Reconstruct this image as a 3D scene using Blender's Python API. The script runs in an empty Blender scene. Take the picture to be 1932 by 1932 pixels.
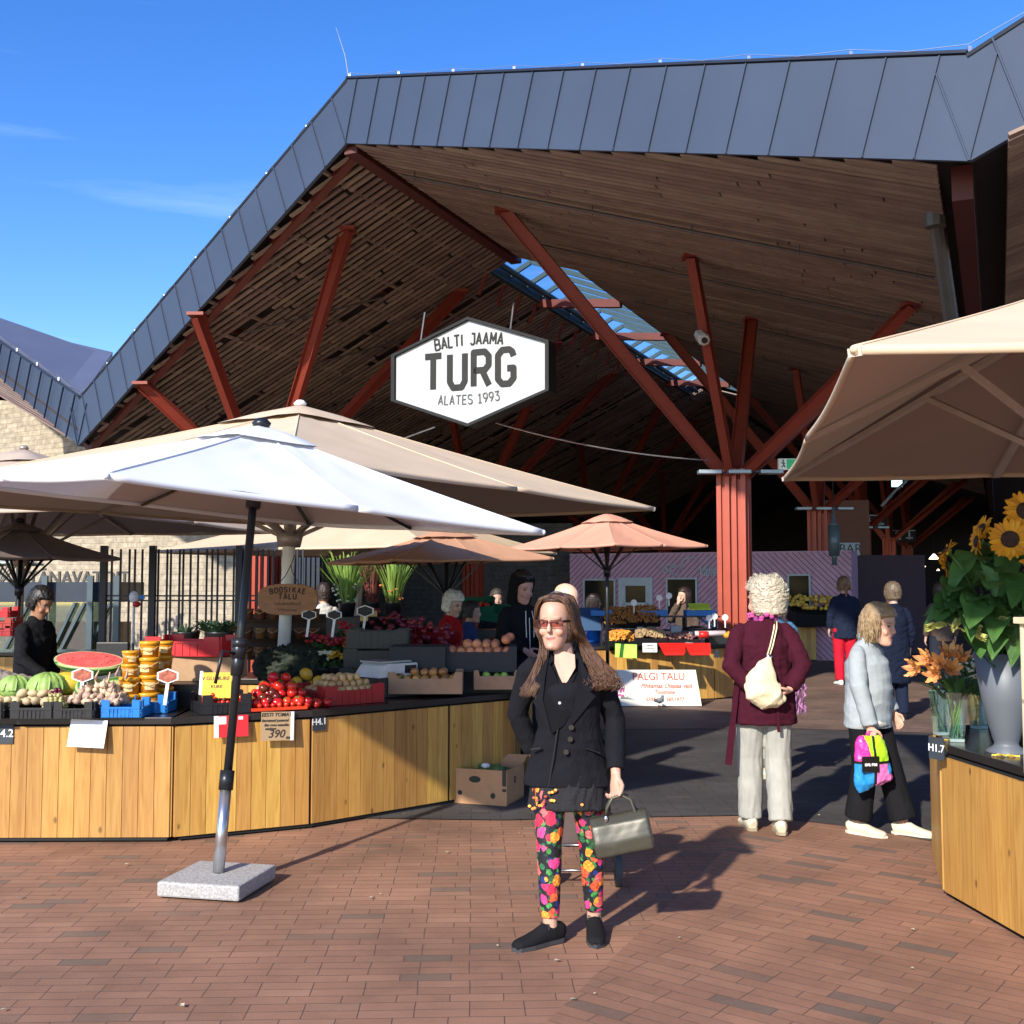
import bpy, math, random
import numpy as np
from mathutils import Vector, Matrix, noise as mnoise
random.seed(7)
R = math.radians
S = bpy.context.scene
COL = S.collection
# ------------------------------------------------------------------ camera, sky, sun, exposure
F = 2100.0; PITCH = math.atan(139/F); CAMH = 1.65
cd = bpy.data.cameras.new('camera'); cam = bpy.data.objects.new('camera', cd); COL.objects.link(cam)
cam.location = (0, 0, CAMH); cam.rotation_euler = (math.pi/2+PITCH, 0, 0)
cd.lens = F/1932*36; cd.sensor_width = 36; cd.clip_start = .05; cd.clip_end = 3000
S.camera = cam
SUN = Vector((-.475*math.cos(R(30))/1.0, -.88*math.cos(R(30)), math.sin(R(30)))).normalized()
sl = bpy.data.lights.new('sun', 'SUN'); sl.energy = 4.3; sl.angle = R(1.2); sl.color = (1, .93, .82)
so = bpy.data.objects.new('sun', sl); COL.objects.link(so)
so.rotation_euler = SUN.to_track_quat('Z', 'Y').to_euler(); so.location = (-20, -30, 30)
W = bpy.data.worlds.new('World'); S.world = W; W.use_nodes = True
nt = W.node_tree; N = nt.nodes; N.clear()
sky = N.new('ShaderNodeTexSky'); sky.sky_type = 'NISHITA'; sky.sun_disc = False
sky.sun_elevation = R(30); sky.sun_rotation = math.atan2(SUN.x, SUN.y) % (2*math.pi)
sky.air_density = 1.0; sky.dust_density = .25; sky.ozone_density = 3.0
hs = N.new('ShaderNodeHueSaturation'); hs.inputs['Saturation'].default_value = 1.32; hs.inputs['Hue'].default_value = .515; hs.inputs['Value'].default_value = 1.08
nt.links.new(sky.outputs[0], hs.inputs['Color'])
tc = N.new('ShaderNodeTexCoord'); mp = N.new('ShaderNodeMapping'); mp.inputs['Scale'].default_value = (2.2, 2.2, 22); mp.inputs['Rotation'].default_value = (0, R(7), 0)
nz = N.new('ShaderNodeTexNoise'); nz.inputs['Scale'].default_value = 1.3; nz.inputs['Detail'].default_value = 7; nz.inputs['Roughness'].default_value = .5
rp = N.new('ShaderNodeValToRGB'); rp.color_ramp.elements[0].position = .58; rp.color_ramp.elements[1].position = .9
rp.color_ramp.elements[1].color = (.22, .22, .22, 1)
mx = N.new('ShaderNodeMix'); mx.data_type = 'RGBA'; mx.inputs[7].default_value = (6, 7, 8, 1)
nt.links.new(tc.outputs['Generated'], mp.inputs[0]); nt.links.new(mp.outputs[0], nz.inputs['Vector'])
nt.links.new(nz.outputs[0], rp.inputs[0]); nt.links.new(rp.outputs[0], mx.inputs[0]); nt.links.new(hs.outputs[0], mx.inputs[6])
bg = N.new('ShaderNodeBackground'); bg.inputs[1].default_value = .15
wo = N.new('ShaderNodeOutputWorld'); nt.links.new(mx.outputs[2], bg.inputs[0]); nt.links.new(bg.outputs[0], wo.inputs[0])
S.view_settings.view_transform = 'Standard'; S.view_settings.look = 'None'; S.view_settings.gamma = 1
S.view_settings.exposure = .7
try:
    S.cycles.max_bounces = 5; S.cycles.diffuse_bounces = 2; S.cycles.transparent_max_bounces = 12; S.cycles.transmission_bounces = 6
except Exception: pass

# ------------------------------------------------------------------ helpers
def ray(u, v):
    x = (u-966)/F; y = -(v-966)/F; s, c = math.sin(PITCH), math.cos(PITCH)
    return Vector((x, c-y*s, s+y*c))
def at(u, v, Y):
    d = ray(u, v); t = Y/d.y; return Vector((d.x*t, Y, CAMH+d.z*t))
def hz(u, v, z=0):
    d = ray(u, v); t = (z-CAMH)/d.z; return Vector((d.x*t, d.y*t, z))

MATS = {}
def mat(name, col, rough=.6, metal=0, var=.12, sc=6, bump=0, bsc=60, isl=0, rnd=0, emit=0, spec=.5, trans=0, stretch=None, alpha=1, coat=0, back=None):
    if name in MATS: return MATS[name]
    m = bpy.data.materials.new(name); m.use_nodes = True; MATS[name] = m
    t = m.node_tree; n = t.nodes; L = t.links; b = n['Principled BSDF']
    b.inputs['Roughness'].default_value = rough; b.inputs['Metallic'].default_value = metal
    b.inputs['Specular IOR Level'].default_value = spec
    if coat: b.inputs['Coat Weight'].default_value = coat
    co = n.new('ShaderNodeTexCoord'); mpn = n.new('ShaderNodeMapping'); L.new(co.outputs['Object'], mpn.inputs[0])
    if stretch: mpn.inputs['Scale'].default_value = stretch
    no = n.new('ShaderNodeTexNoise'); no.inputs['Scale'].default_value = sc; no.inputs['Detail'].default_value = 6; L.new(mpn.outputs[0], no.inputs['Vector'])
    mr = n.new('ShaderNodeMapRange'); mr.inputs[1].default_value = .25; mr.inputs[2].default_value = .75
    mr.inputs[3].default_value = 1-var; mr.inputs[4].default_value = 1+var; L.new(no.outputs[0], mr.inputs[0])
    h = n.new('ShaderNodeHueSaturation'); h.inputs['Color'].default_value = (*col, 1)
    val = mr.outputs[0]
    if isl or rnd:
        src = n.new('ShaderNodeNewGeometry').outputs['Random Per Island'] if isl else n.new('ShaderNodeObjectInfo').outputs['Random']
        a = isl or rnd
        m2 = n.new('ShaderNodeMapRange'); m2.inputs[3].default_value = 1-a; m2.inputs[4].default_value = 1+a*.8; L.new(src, m2.inputs[0])
        mu = n.new('ShaderNodeMath'); mu.operation = 'MULTIPLY'; L.new(val, mu.inputs[0]); L.new(m2.outputs[0], mu.inputs[1]); val = mu.outputs[0]
        m3 = n.new('ShaderNodeMapRange'); m3.inputs[3].default_value = .5-a*.06; m3.inputs[4].default_value = .5+a*.06; L.new(src, m3.inputs[0]); L.new(m3.outputs[0], h.inputs['Hue'])
    L.new(val, h.inputs['Value']); L.new(h.outputs[0], b.inputs['Base Color'])
    if bump:
        nb = n.new('ShaderNodeTexNoise'); nb.inputs['Scale'].default_value = bsc; nb.inputs['Detail'].default_value = 5; L.new(mpn.outputs[0], nb.inputs['Vector'])
        bp = n.new('ShaderNodeBump'); bp.inputs['Strength'].default_value = bump; bp.inputs['Distance'].default_value = .01
        L.new(nb.outputs[0], bp.inputs['Height']); L.new(bp.outputs[0], b.inputs['Normal'])
    if emit:
        b.inputs['Emission Color'].default_value = (*col, 1); b.inputs['Emission Strength'].default_value = emit
    if trans:
        tr = n.new('ShaderNodeBsdfTranslucent'); L.new(h.outputs[0], tr.inputs[0]); ms = n.new('ShaderNodeMixShader'); ms.inputs[0].default_value = trans
        L.new(b.outputs[0], ms.inputs[1]); L.new(tr.outputs[0], ms.inputs[2]); L.new(ms.outputs[0], n['Material Output'].inputs[0])
    if back:  # separate underside colour with the shade beneath a canopy painted in
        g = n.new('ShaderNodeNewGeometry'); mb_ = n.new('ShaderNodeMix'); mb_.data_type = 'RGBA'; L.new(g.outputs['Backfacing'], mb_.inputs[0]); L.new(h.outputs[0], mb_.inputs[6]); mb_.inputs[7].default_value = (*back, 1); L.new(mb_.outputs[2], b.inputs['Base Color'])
    if alpha < 1: b.inputs['Alpha'].default_value = alpha
    return m
def glass(name, tint=(.8, .9, .9), a=.85, rough=.03):
    if name in MATS: return MATS[name]
    m = bpy.data.materials.new(name); m.use_nodes = True; MATS[name] = m; t = m.node_tree; n = t.nodes; n.clear()
    g = n.new('ShaderNodeBsdfGlossy'); g.inputs['Roughness'].default_value = rough
    tr = n.new('ShaderNodeBsdfTransparent'); tr.inputs[0].default_value = (*tint, 1)
    f = n.new('ShaderNodeFresnel'); f.inputs[0].default_value = 1.45
    mr = n.new('ShaderNodeMapRange'); mr.inputs[3].default_value = (1-a)*.5; mr.inputs[4].default_value = 1-a+.15; t.links.new(f.outputs[0], mr.inputs[0])
    mx = n.new('ShaderNodeMixShader'); t.links.new(mr.outputs[0], mx.inputs[0]); t.links.new(tr.outputs[0], mx.inputs[1]); t.links.new(g.outputs[0], mx.inputs[2])
    o = n.new('ShaderNodeOutputMaterial'); t.links.new(mx.outputs[0], o.inputs[0]); return m

def frame(t, side=None):
    t = t.normalized(); s = Vector(side) if side else (Vector((0, 0, 1)) if abs(t.z) < .9 else Vector((1, 0, 0))).cross(t)
    s = (s-t*s.dot(t))
    if s.length < 1e-5: s = Vector((1, .1, 0)).cross(t)
    s.normalize(); return s, t.cross(s)
class MB:
    def __init__(s): s.v = []; s.f = []; s.m = []
    def add(s, vs, fs, mi=0):
        o = len(s.v); s.v += [tuple(x) for x in vs]; s.f += [tuple(i+o for i in f) for f in fs]; s.m += [mi]*len(fs); return s
    def box(s, c, d, rz=0, mi=0, M=None, taper=1):
        x, y, z = d[0]/2, d[1]/2, d[2]/2
        q = [Vector((sx*x*(taper if sz > 0 else 1), sy*y*(taper if sz > 0 else 1), sz*z)) for sz in (-1, 1) for sx, sy in ((-1, -1), (1, -1), (1, 1), (-1, 1))]
        if M is None: M = Matrix.Translation(Vector(c)) @ Matrix.Rotation(rz, 4, 'Z')
        else: M = M @ Matrix.Translation(Vector(c)) @ Matrix.Rotation(rz, 4, 'Z')
        return s.add([M @ p for p in q], [(3, 2, 1, 0), (4, 5, 6, 7), (0, 1, 5, 4), (1, 2, 6, 5), (2, 3, 7, 6), (3, 0, 4, 7)], mi)
    def tube(s, pts, r, n=8, side=None, mi=0, caps=True):
        pts = [Vector(p) for p in pts]; k = len(pts)
        rr = r if isinstance(r, (list, tuple)) else [r]*k
        vs = []; sd = side
        for i, p in enumerate(pts):
            t = (pts[min(i+1, k-1)]-pts[max(i-1, 0)])
            if t.length < 1e-7: t = Vector((0, 0, 1))
            a, b = frame(t, sd)
            if side is None: sd = a
            q = rr[i]; rx, ry = q if isinstance(q, (tuple, list)) else (q, q)
            vs += [p+a*rx*math.cos(2*math.pi*j/n)+b*ry*math.sin(2*math.pi*j/n) for j in range(n)]
        fs = [(i*n+j, i*n+(j+1) % n, (i+1)*n+(j+1) % n, (i+1)*n+j) for i in range(k-1) for j in range(n)]
        if caps: fs += [tuple(range(n-1, -1, -1)), tuple(range((k-1)*n, k*n))]
        return s.add(vs, fs, mi)
    def lathe(s, prof, n=16, c=(0, 0, 0), mi=0, sx=1, sy=1, M=None):
        c = Vector(c); vs = []
        for r, z in prof: vs += [c+Vector((r*sx*math.cos(2*math.pi*j/n), r*sy*math.sin(2*math.pi*j/n), z)) for j in range(n)]
        if M is not None: vs = [M @ v for v in vs]
        k = len(prof)
        fs = [(i*n+j, i*n+(j+1) % n, (i+1)*n+(j+1) % n, (i+1)*n+j) for i in range(k-1) for j in range(n)]
        if prof[0][0] > 1e-6: fs.append(tuple(range(n-1, -1, -1)))
        if prof[-1][0] > 1e-6: fs.append(tuple(range((k-1)*n, k*n)))
        return s.add(vs, fs, mi)
    def ball(s, c, r, n=12, mi=0, M=None, k=7):
        rx, ry, rz = r if isinstance(r, (tuple, list)) else (r, r, r)
        pr = [(math.sin(math.pi*i/k)+1e-4*(i in (0, k)), -math.cos(math.pi*i/k)) for i in range(k+1)]
        T = Matrix.Translation(Vector(c)) @ (M or Matrix()) @ Matrix.Diagonal((rx, ry, rz, 1))
        return s.lathe(pr, n, mi=mi, M=T)
    def prism(s, poly, z0, z1, mi=0, M=None):
        n = len(poly); vs = [Vector((x, y, z0)) for x, y in poly]+[Vector((x, y, z1)) for x, y in poly]
        if M is not None: vs = [M @ v for v in vs]
        ar = sum(poly[i][0]*poly[(i+1) % n][1]-poly[(i+1) % n][0]*poly[i][1] for i in range(n))
        fs = [tuple(range(n-1, -1, -1)), tuple(range(n, 2*n))]+[(i, (i+1) % n, n+(i+1) % n, n+i) for i in range(n)]
        if ar < 0: fs = [f[::-1] for f in fs]
        return s.add(vs, fs, mi)
    def quad(s, a, b, c, d, mi=0): return s.add([a, b, c, d], [(0, 1, 2, 3)], mi)
    def slab(s, a, b, c, d, th, mi=0):
        a, b, c, d = map(Vector, (a, b, c, d)); n = (b-a).cross(d-a).normalized()*th
        return s.add([a, b, c, d, a+n, b+n, c+n, d+n], [(3, 2, 1, 0), (4, 5, 6, 7), (0, 1, 5, 4), (1, 2, 6, 5), (2, 3, 7, 6), (3, 0, 4, 7)], mi)
    def beam(s, p0, p1, w=.18, h=.22, t=.02, side=(1, 0, 0), mi=0):
        p0, p1 = Vector(p0), Vector(p1); a, b = frame(p1-p0, side)
        for (ca, cb, da, db) in ((0, h/2, w/2, t/2), (0, -h/2, w/2, t/2), (0, 0, t/2, h/2-t/2)):
            q = [p+a*(ca+x*da)+b*(cb+y*db) for p in (p0, p1) for x, y in ((-1, -1), (1, -1), (1, 1), (-1, 1))]
            s.add(q, [(3, 2, 1, 0), (4, 5, 6, 7), (0, 1, 5, 4), (1, 2, 6, 5), (2, 3, 7, 6), (3, 0, 4, 7)], mi)
        return s
    def bar(s, p0, p1, w, h, side=(1, 0, 0), mi=0):
        p0, p1 = Vector(p0), Vector(p1); a, b = frame(p1-p0, side)
        q = [p+a*x*w/2+b*y*h/2 for p in (p0, p1) for x, y in ((-1, -1), (1, -1), (1, 1), (-1, 1))]
        return s.add(q, [(3, 2, 1, 0), (4, 5, 6, 7), (0, 1, 5, 4), (1, 2, 6, 5), (2, 3, 7, 6), (3, 0, 4, 7)], mi)
    def xf(s, M): s.v = [tuple(M @ Vector(v)) for v in s.v]; return s
    def mesh(s, name, mats, smooth=False, off=None):
        me = bpy.data.meshes.new(name); v = s.v
        if off is not None: v = [(x-off[0], y-off[1], z-off[2]) for x, y, z in v]
        me.from_pydata(v, [], s.f); mats = mats if isinstance(mats, (list, tuple)) else [mats]
        for m in mats: me.materials.append(m)
        if len(mats) > 1: me.polygons.foreach_set('material_index', s.m)
        if smooth: me.polygons.foreach_set('use_smooth', [True]*len(me.polygons))
        me.update(); return me
    def build(s, name, mats, parent=None, smooth=False, world=False, loc=None, rz=0, bev=0):
        off = parent.location if (world and parent) else None
        if world and not parent and loc is not None: off = loc
        o = bpy.data.objects.new(name, s.mesh(name, mats, smooth, off)); COL.objects.link(o)
        if world and parent and parent.parent: raise Exception('nested world')
        if parent: o.parent = parent
        if loc is not None: o.location = loc
        o.rotation_euler.z = rz
        if bev:
            b = o.modifiers.new('bev', 'BEVEL'); b.width = bev; b.segments = 2; b.limit_method = 'ANGLE'
        return o
def tag(o, label=None, cat=None, group=None, kind=None):
    if label: o['label'] = label
    if cat: o['category'] = cat
    if group: o['group'] = group
    if kind: o['kind'] = kind
    return o
def thing(name, label, cat, loc=(0, 0, 0), rz=0, group=None):
    o = bpy.data.objects.new(name, None); COL.objects.link(o); o.location = loc; o.rotation_euler.z = rz; o.empty_display_size = .1
    return tag(o, label, cat, group)
KIDS = {}
def dup(root, loc, rz=0, label=None, group=None, scale=None, rot=None):
    def cp(o, par):
        c = o.copy(); COL.objects.link(c); c.parent = par
        for ch in kids(o): cp(ch, c)
        return c
    r = cp(root, None); r.location = loc; r.rotation_euler = rot or (0, 0, rz)
    if label: r['label'] = label
    if group: r['group'] = group
    if scale: r.scale = (scale, scale, scale) if isinstance(scale, (int, float)) else scale
    return r
def kids(o): return [x for x in o.children]
def text(s, size, m, name='lettering', parent=None, loc=(0, 0, 0), rot=(math.pi/2, 0, 0), ext=.003, bold=0, shear=0, ax='CENTER', sx=1, space=1, warp=None):
    c = bpy.data.curves.new('t', 'FONT'); c.body = s; c.size = size; c.extrude = ext; c.align_x = ax; c.align_y = 'CENTER'; c.shear = shear; c.offset = bold; c.space_character = space; c.resolution_u = 3
    o = bpy.data.objects.new('t', c); COL.objects.link(o)
    me = bpy.data.meshes.new_from_object(o.evaluated_get(bpy.context.evaluated_depsgraph_get())); bpy.data.objects.remove(o)
    me.name = name; me.materials.clear(); me.materials.append(m)
    if warp:
        for v in me.vertices: v.co.y += warp*v.co.x**2
    o = bpy.data.objects.new(name, me); COL.objects.link(o); o.parent = parent; o.location = loc; o.rotation_euler = rot; o.scale = (sx, 1, 1)
    return o
GL = {'B': ['0,0 0,1 .35,1 .5,.9 .5,.62 .38,.52 0,.52', '.38,.52 .55,.42 .55,.1 .4,0 0,0'], 'A': ['0,0 .28,1 .56,0', '.1,.32 .46,.32'], 'L': ['0,1 0,0 .45,0'], 'T': ['0,1 .6,1', '.3,1 .3,0'], 'I': ['.05,0 .05,1'], 'J': ['.12,1 .45,1 .45,.15 .33,0 .12,0 0,.15'],
 'M': ['0,0 .04,1 .32,.3 .6,1 .64,0'], 'U': ['0,1 0,.18 .12,0 .43,0 .55,.18 .55,1'], 'R': ['0,0 0,1 .4,1 .54,.86 .54,.6 .4,.46 0,.46', '.3,.46 .55,0'], 'G': ['.55,.8 .5,.93 .4,1 .15,1 0,.85 0,.15 .15,0 .4,0 .55,.15 .55,.45 .33,.45'], 'E': ['.48,1 0,1 0,0 .48,0', '0,.52 .42,.52'],
 'S': ['.5,.85 .38,1 .12,1 0,.87 0,.65 .1,.55 .42,.45 .52,.35 .52,.13 .4,0 .12,0 0,.14'], '1': ['0,.8 .2,1 .2,0', '0,0 .4,0'], '9': ['.5,.55 .38,.45 .12,.45 0,.6 0,.86 .13,1 .38,1 .5,.86 .5,.5 .2,0'], '3': ['0,1 .48,1 .22,.6 .4,.55 .5,.42 .5,.14 .37,0 .12,0 0,.14'],
 'O': ['.12,0 0,.15 0,.85 .12,1 .42,1 .54,.85 .54,.15 .42,0 .12,0'], 'K': ['0,0 0,1', '.5,1 0,.45', '.15,.6 .52,0'], ' ': []}
def strokes(s, h, w, m, parent, loc, sx=1, arc=0, gap=.24, name='lettering', dep=.012):
    """signwriter's lettering: every stroke a flat bar of width w, cap height h; arc bends the line"""
    x = 0; out = []
    for ch in s:
        P = [[tuple(map(float, q.split(','))) for q in st.split()] for st in GL[ch]]; wd = max([p[0] for st in P for p in st]+[.3])
        out.append((x, wd, P)); x += wd+gap
    tot = (x-gap)*h*sx; mb = MB(); k = 0
    for x0, wd, P in out:
        cx = (x0+wd/2)*h*sx-tot/2; a = math.atan(2*arc*cx); cz = arc*cx*cx
        for st in P:
            pts = []
            for px, py in st: lx = (px-wd/2)*h*sx; ly = (py-.5)*h; pts.append((cx+lx*math.cos(a)-ly*math.sin(a), cz+lx*math.sin(a)+ly*math.cos(a)))
            for p, q in zip(pts, pts[1:]):
                k += 1; e = dep+.0002*(k % 5); mb.bar((p[0], -e/2, p[1]), (q[0], -e/2, q[1]), e, w, side=(0, 1, 0))
            for p in pts[1:-1]: k += 1; e = dep+.0002*(k % 5)+.0001; mb.tube([(p[0], 0, p[1]), (p[0], -e, p[1])], w/2, 10)
    o = mb.build(name, m, parent); o.location = loc; return o
def npn(q, seed=0):
    g = np.random.RandomState(seed); o = 0
    for i in range(9):
        k = g.normal(size=3)*(1.6+.5*i); o = o+np.sin(q @ k+g.uniform(0, 6.28)+1.3*np.sin(q @ g.normal(size=3)*1.3))/(1+i*.35)
    return o/5.0
def remesh(mb, vox=.006, sm=3, amp=0, sc=8, seed=0, stretch=(1, 1, .5), fsm=.5):
    me = mb.mesh('tmp', []); o = bpy.data.objects.new('tmp', me); COL.objects.link(o)
    m = o.modifiers.new('r', 'REMESH'); m.mode = 'VOXEL'; m.voxel_size = vox; m.use_smooth_shade = True
    if sm: k = o.modifiers.new('s', 'SMOOTH'); k.iterations = sm; k.factor = fsm
    r = bpy.data.meshes.new_from_object(o.evaluated_get(bpy.context.evaluated_depsgraph_get()))
    bpy.data.objects.remove(o); bpy.data.meshes.remove(me); r.materials.clear()
    if amp:
        n = len(r.vertices); co = np.empty(n*3); r.vertices.foreach_get('co', co); co = co.reshape(-1, 3); nm = np.empty(n*3); r.vertex_normals.foreach_get('vector', nm); nm = nm.reshape(-1, 3)
        q = co*np.array(stretch)*sc; a = npn(q, seed); b = npn(q*2.3+5, seed+3)
        r.vertices.foreach_set('co', (co+nm*((1-np.abs(a)*2.6)*amp*.6+b*amp*.5)[:, None]).ravel()); r.update()
    r.polygons.foreach_set('use_smooth', [True]*len(r.polygons)); return r
def put(me, name, m, parent):
    me.name = name; me.materials.append(m); o = bpy.data.objects.new(name, me); COL.objects.link(o); o.parent = parent; return o
# ------------------------------------------------------------------ ground
def brickmat(name, c1, c2, cd_, rot, bw=.215, bh=.08, dark=.86, mort=(.10, .06, .045)):
    m = bpy.data.materials.new(name); m.use_nodes = True; t = m.node_tree; n = t.nodes; L = t.links; b = n['Principled BSDF']
    co = n.new('ShaderNodeTexCoord'); mp = n.new('ShaderNodeMapping'); mp.inputs['Rotation'].default_value = (0, 0, rot); L.new(co.outputs['Object'], mp.inputs[0])
    wn = n.new('ShaderNodeTexNoise'); wn.inputs['Scale'].default_value = 2.5; L.new(mp.outputs[0], wn.inputs['Vector'])
    wa = n.new('ShaderNodeVectorMath'); wa.operation = 'MULTIPLY_ADD'; L.new(wn.outputs['Color'], wa.inputs[0]); wa.inputs[1].default_value = (.02, .02, 0); L.new(mp.outputs[0], wa.inputs[2])
    br = n.new('ShaderNodeTexBrick'); L.new(wa.outputs[0], br.inputs['Vector']); br.inputs['Scale'].default_value = 1
    br.inputs['Brick Width'].default_value = bw; br.inputs['Row Height'].default_value = bh; br.inputs['Mortar Size'].default_value = .0024; br.inputs['Mortar Smooth'].default_value = .4
    br.inputs['Color1'].default_value = (0, 0, 0, 1); br.inputs['Color2'].default_value = (1, 1, 1, 1); br.inputs['Mortar'].default_value = (.5, .5, .5, 1)
    br.offset_frequency = 3; br.offset = .37
    rp = n.new('ShaderNodeValToRGB'); e = rp.color_ramp.elements; e[0].color = (*c1, 1); e[0].position = 0; e[1].color = (*cd_, 1); e[1].position = min(1, dark+.08)
    x = e.new(dark*.55); x.color = (*c2, 1); x = e.new(dark); x.color = (*[(p+q)/2 for p, q in zip(c1, c2)], 1)
    L.new(br.outputs['Color'], rp.inputs[0])
    n2 = n.new('ShaderNodeTexNoise'); n2.inputs['Scale'].default_value = 1.1; n2.inputs['Detail'].default_value = 8; n2.inputs['Roughness'].default_value = .62; L.new(mp.outputs[0], n2.inputs['Vector'])
    r2 = n.new('ShaderNodeMapRange'); r2.inputs[1].default_value = .3; r2.inputs[2].default_value = .7; r2.inputs[3].default_value = .62; r2.inputs[4].default_value = 1.25; L.new(n2.outputs[0], r2.inputs[0])
    n3 = n.new('ShaderNodeTexNoise'); n3.inputs['Scale'].default_value = 90; n3.inputs['Detail'].default_value = 4; L.new(mp.outputs[0], n3.inputs['Vector'])
    r3 = n.new('ShaderNodeMapRange'); r3.inputs[3].default_value = .82; r3.inputs[4].default_value = 1.16; L.new(n3.outputs[0], r3.inputs[0])
    mu = n.new('ShaderNodeMath'); mu.operation = 'MULTIPLY'; L.new(r2.outputs[0], mu.inputs[0]); L.new(r3.outputs[0], mu.inputs[1])
    h = n.new('ShaderNodeHueSaturation'); L.new(rp.outputs[0], h.inputs['Color']); L.new(mu.outputs[0], h.inputs['Value'])
    mx = n.new('ShaderNodeMix'); mx.data_type = 'RGBA'; L.new(br.outputs['Fac'], mx.inputs[0]); L.new(h.outputs[0], mx.inputs[6]); mx.inputs[7].default_value = (*mort, 1)
    L.new(mx.outputs[2], b.inputs['Base Color']); b.inputs['Roughness'].default_value = .8
    ad = n.new('ShaderNodeMath'); ad.operation = 'MULTIPLY_ADD'; L.new(n3.outputs[0], ad.inputs[0]); ad.inputs[1].default_value = .25
    iv = n.new('ShaderNodeMath'); iv.operation = 'SUBTRACT'; iv.inputs[0].default_value = 1; L.new(br.outputs['Fac'], iv.inputs[1]); L.new(iv.outputs[0], ad.inputs[2])
    ad2 = n.new('ShaderNodeMath'); ad2.operation = 'MULTIPLY_ADD'; L.new(br.outputs['Color'], ad2.inputs[0]); ad2.inputs[1].default_value = .5; L.new(ad.outputs[0], ad2.inputs[2])
    bp = n.new('ShaderNodeBump'); bp.inputs['Strength'].default_value = .8; bp.inputs['Distance'].default_value = .006; L.new(ad2.outputs[0], bp.inputs['Height']); L.new(bp.outputs[0], b.inputs['Normal'])
    return m
m_br1 = brickmat('red paving', (.325, .168, .100), (.275, .137, .080), (.19, .125, .085), R(-2), dark=.9)
m_br2 = brickmat('red paving diagonal', (.325, .163, .096), (.27, .132, .078), (.165, .108, .076), R(38), bw=.26, dark=.88)
m_br3 = brickmat('dark paving', (.050, .046, .044), (.068, .060, .056), (.085, .066, .058), R(-2), mort=(.02, .018, .017), dark=.9)
m_br4 = brickmat('brown paving', (.20, .125, .09), (.17, .105, .075), (.12, .085, .065), R(24))
def sheet(name, pts, z, m):
    mb = MB(); mb.add([(x, y, z) for x, y in pts], [tuple(range(len(pts)))]); o = mb.build(name, m); return tag(o, kind='structure')
sheet('ground', [(-400, -60), (400, -60), (400, 600), (-400, 600)], 0, m_br1)
pa = Vector((.4, .916)); s0 = Vector((1.59, 7.67))
sA = s0-pa*9; sB = s0+pa*.5
sheet('pavement', [(sA.x, sA.y), (30, sA.y), (30, 8.5), (sB.x, sB.y)], .004, m_br2)
near = [(-9, 8.6), (-3, 8.15), (-.07, 7.95), (.9, 8.05), (1.7, 8.11), (2.3, 7.75), (2.75, 7.26), (3.6, 6.6), (8, 5.0)]
far = [(14, 9), (6, 12.2), (3.2, 12.95), (1.2, 12.9), (-3, 12.2), (-9, 11.5)]
sheet('path', near+far, .008, m_br3)
sheet('hall_floor', [(-14, 11.5), (-9, 11.5), (-3, 12.2), (1.2, 12.9), (3.2, 12.95), (6, 12.2), (14, 9), (60, 9), (60, 90), (-14, 90)], .012, m_br4)

# ------------------------------------------------------------------ market hall
A = Vector((.400, .9165, 0)); B = Vector((.9165, -.400, 0)); UP = Vector((0, 0, 1))
O = Vector((-2.2, 14.65, 7.59)); KR = .324; KL = .472
def roof(al, be, dz=0): return O+A*al+B*be-UP*((KR*be) if be > 0 else (KL*-be))+UP*dz
VR = O+A*(-2.98)+B*7.77-UP*2.52; VL = O+A*2.66+B*(-7.27)-UP*3.43
A2 = VR+Vector((5.93, -5.85, 2.6)); A3 = VL+Vector((-5.6, 5.35, 3.35))
hall = thing('market_hall', 'large open market hall with folded dark metal roof over slatted timber ceiling', 'market hall', (0, 0, 0))
m_zinc = mat('fascia metal', (.042, .060, .100), .5, .1, .08, 1.2, .5, 1.3)
m_zinc2 = mat('roof metal', (.10, .115, .175), .6, .1, .08, 1.2)
m_seam = mat('seam metal', (.035, .042, .06), .4, .5)
m_slat = mat('slat wood', (.26, .18, .14), .75, 0, .2, 3, .3, 60, isl=.22)
m_slat2 = mat('slat wood grey', (.25, .17, .13), .75, 0, .3, 3, .3, 60, isl=.28)
m_reds = mat('strut red oxide', (.22, .034, .018), .5, .1, .1, 3, .05)  # columns' red oxide in a darker copy, ceiling shade put into the colour
m_red = mat('red oxide steel', (.36, .06, .030), .45, .1, .1, 3, .05)
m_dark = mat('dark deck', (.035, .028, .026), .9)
m_steel = mat('galvanised steel', (.45, .47, .5), .35, .8)
m_navy = mat('navy steel', (.025, .035, .055), .45, .3)
FT = .88
def fascia(P, Q, nm, n):
    mb = MB(); d = (Q-P); L = d.length; dn = d.normalized(); nrm = Vector((dn.y, -dn.x, 0)).normalized()
    if nrm.y > 0: nrm = -nrm
    mb.slab(P, Q, Q+UP*FT, P+UP*FT, .05)
    up = nrm.cross(dn).normalized()
    if up.z < 0: up = -up
    h = FT*abs(up.z); sh = FT*up.z
    for i in range(n+1):
        t = i/n*L; p = P+dn*t+nrm*.055
        # seams run square to the sloping edge, clipped to the panel
        q = p+up*(FT*up.z) if True else p
        off = (q-p).dot(dn)
        tt = t+(up*FT*up.z).dot(dn); 
        mb.bar(p+up*.003, p+up*(FT/up.z*up.z**2), .012, .035, side=dn)
        mb.tube([p+up*.003-UP*.0, p+up*.05], [.012, .008], 5)
    o = mb.build(nm, m_zinc, hall); return o
fascia(A3, A3+Vector((-12, 11.5, -3.6)), 'fascia', 24)  # off-view continuation of the folded roof, added to shade the limestone wall
for P_, Q_, n_ in ((VL, O, 17), (O, VR, 18), (VR, A2, 18), (VL, A3, 16)):
    fascia(P_, Q_, 'fascia', n_)
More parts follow.
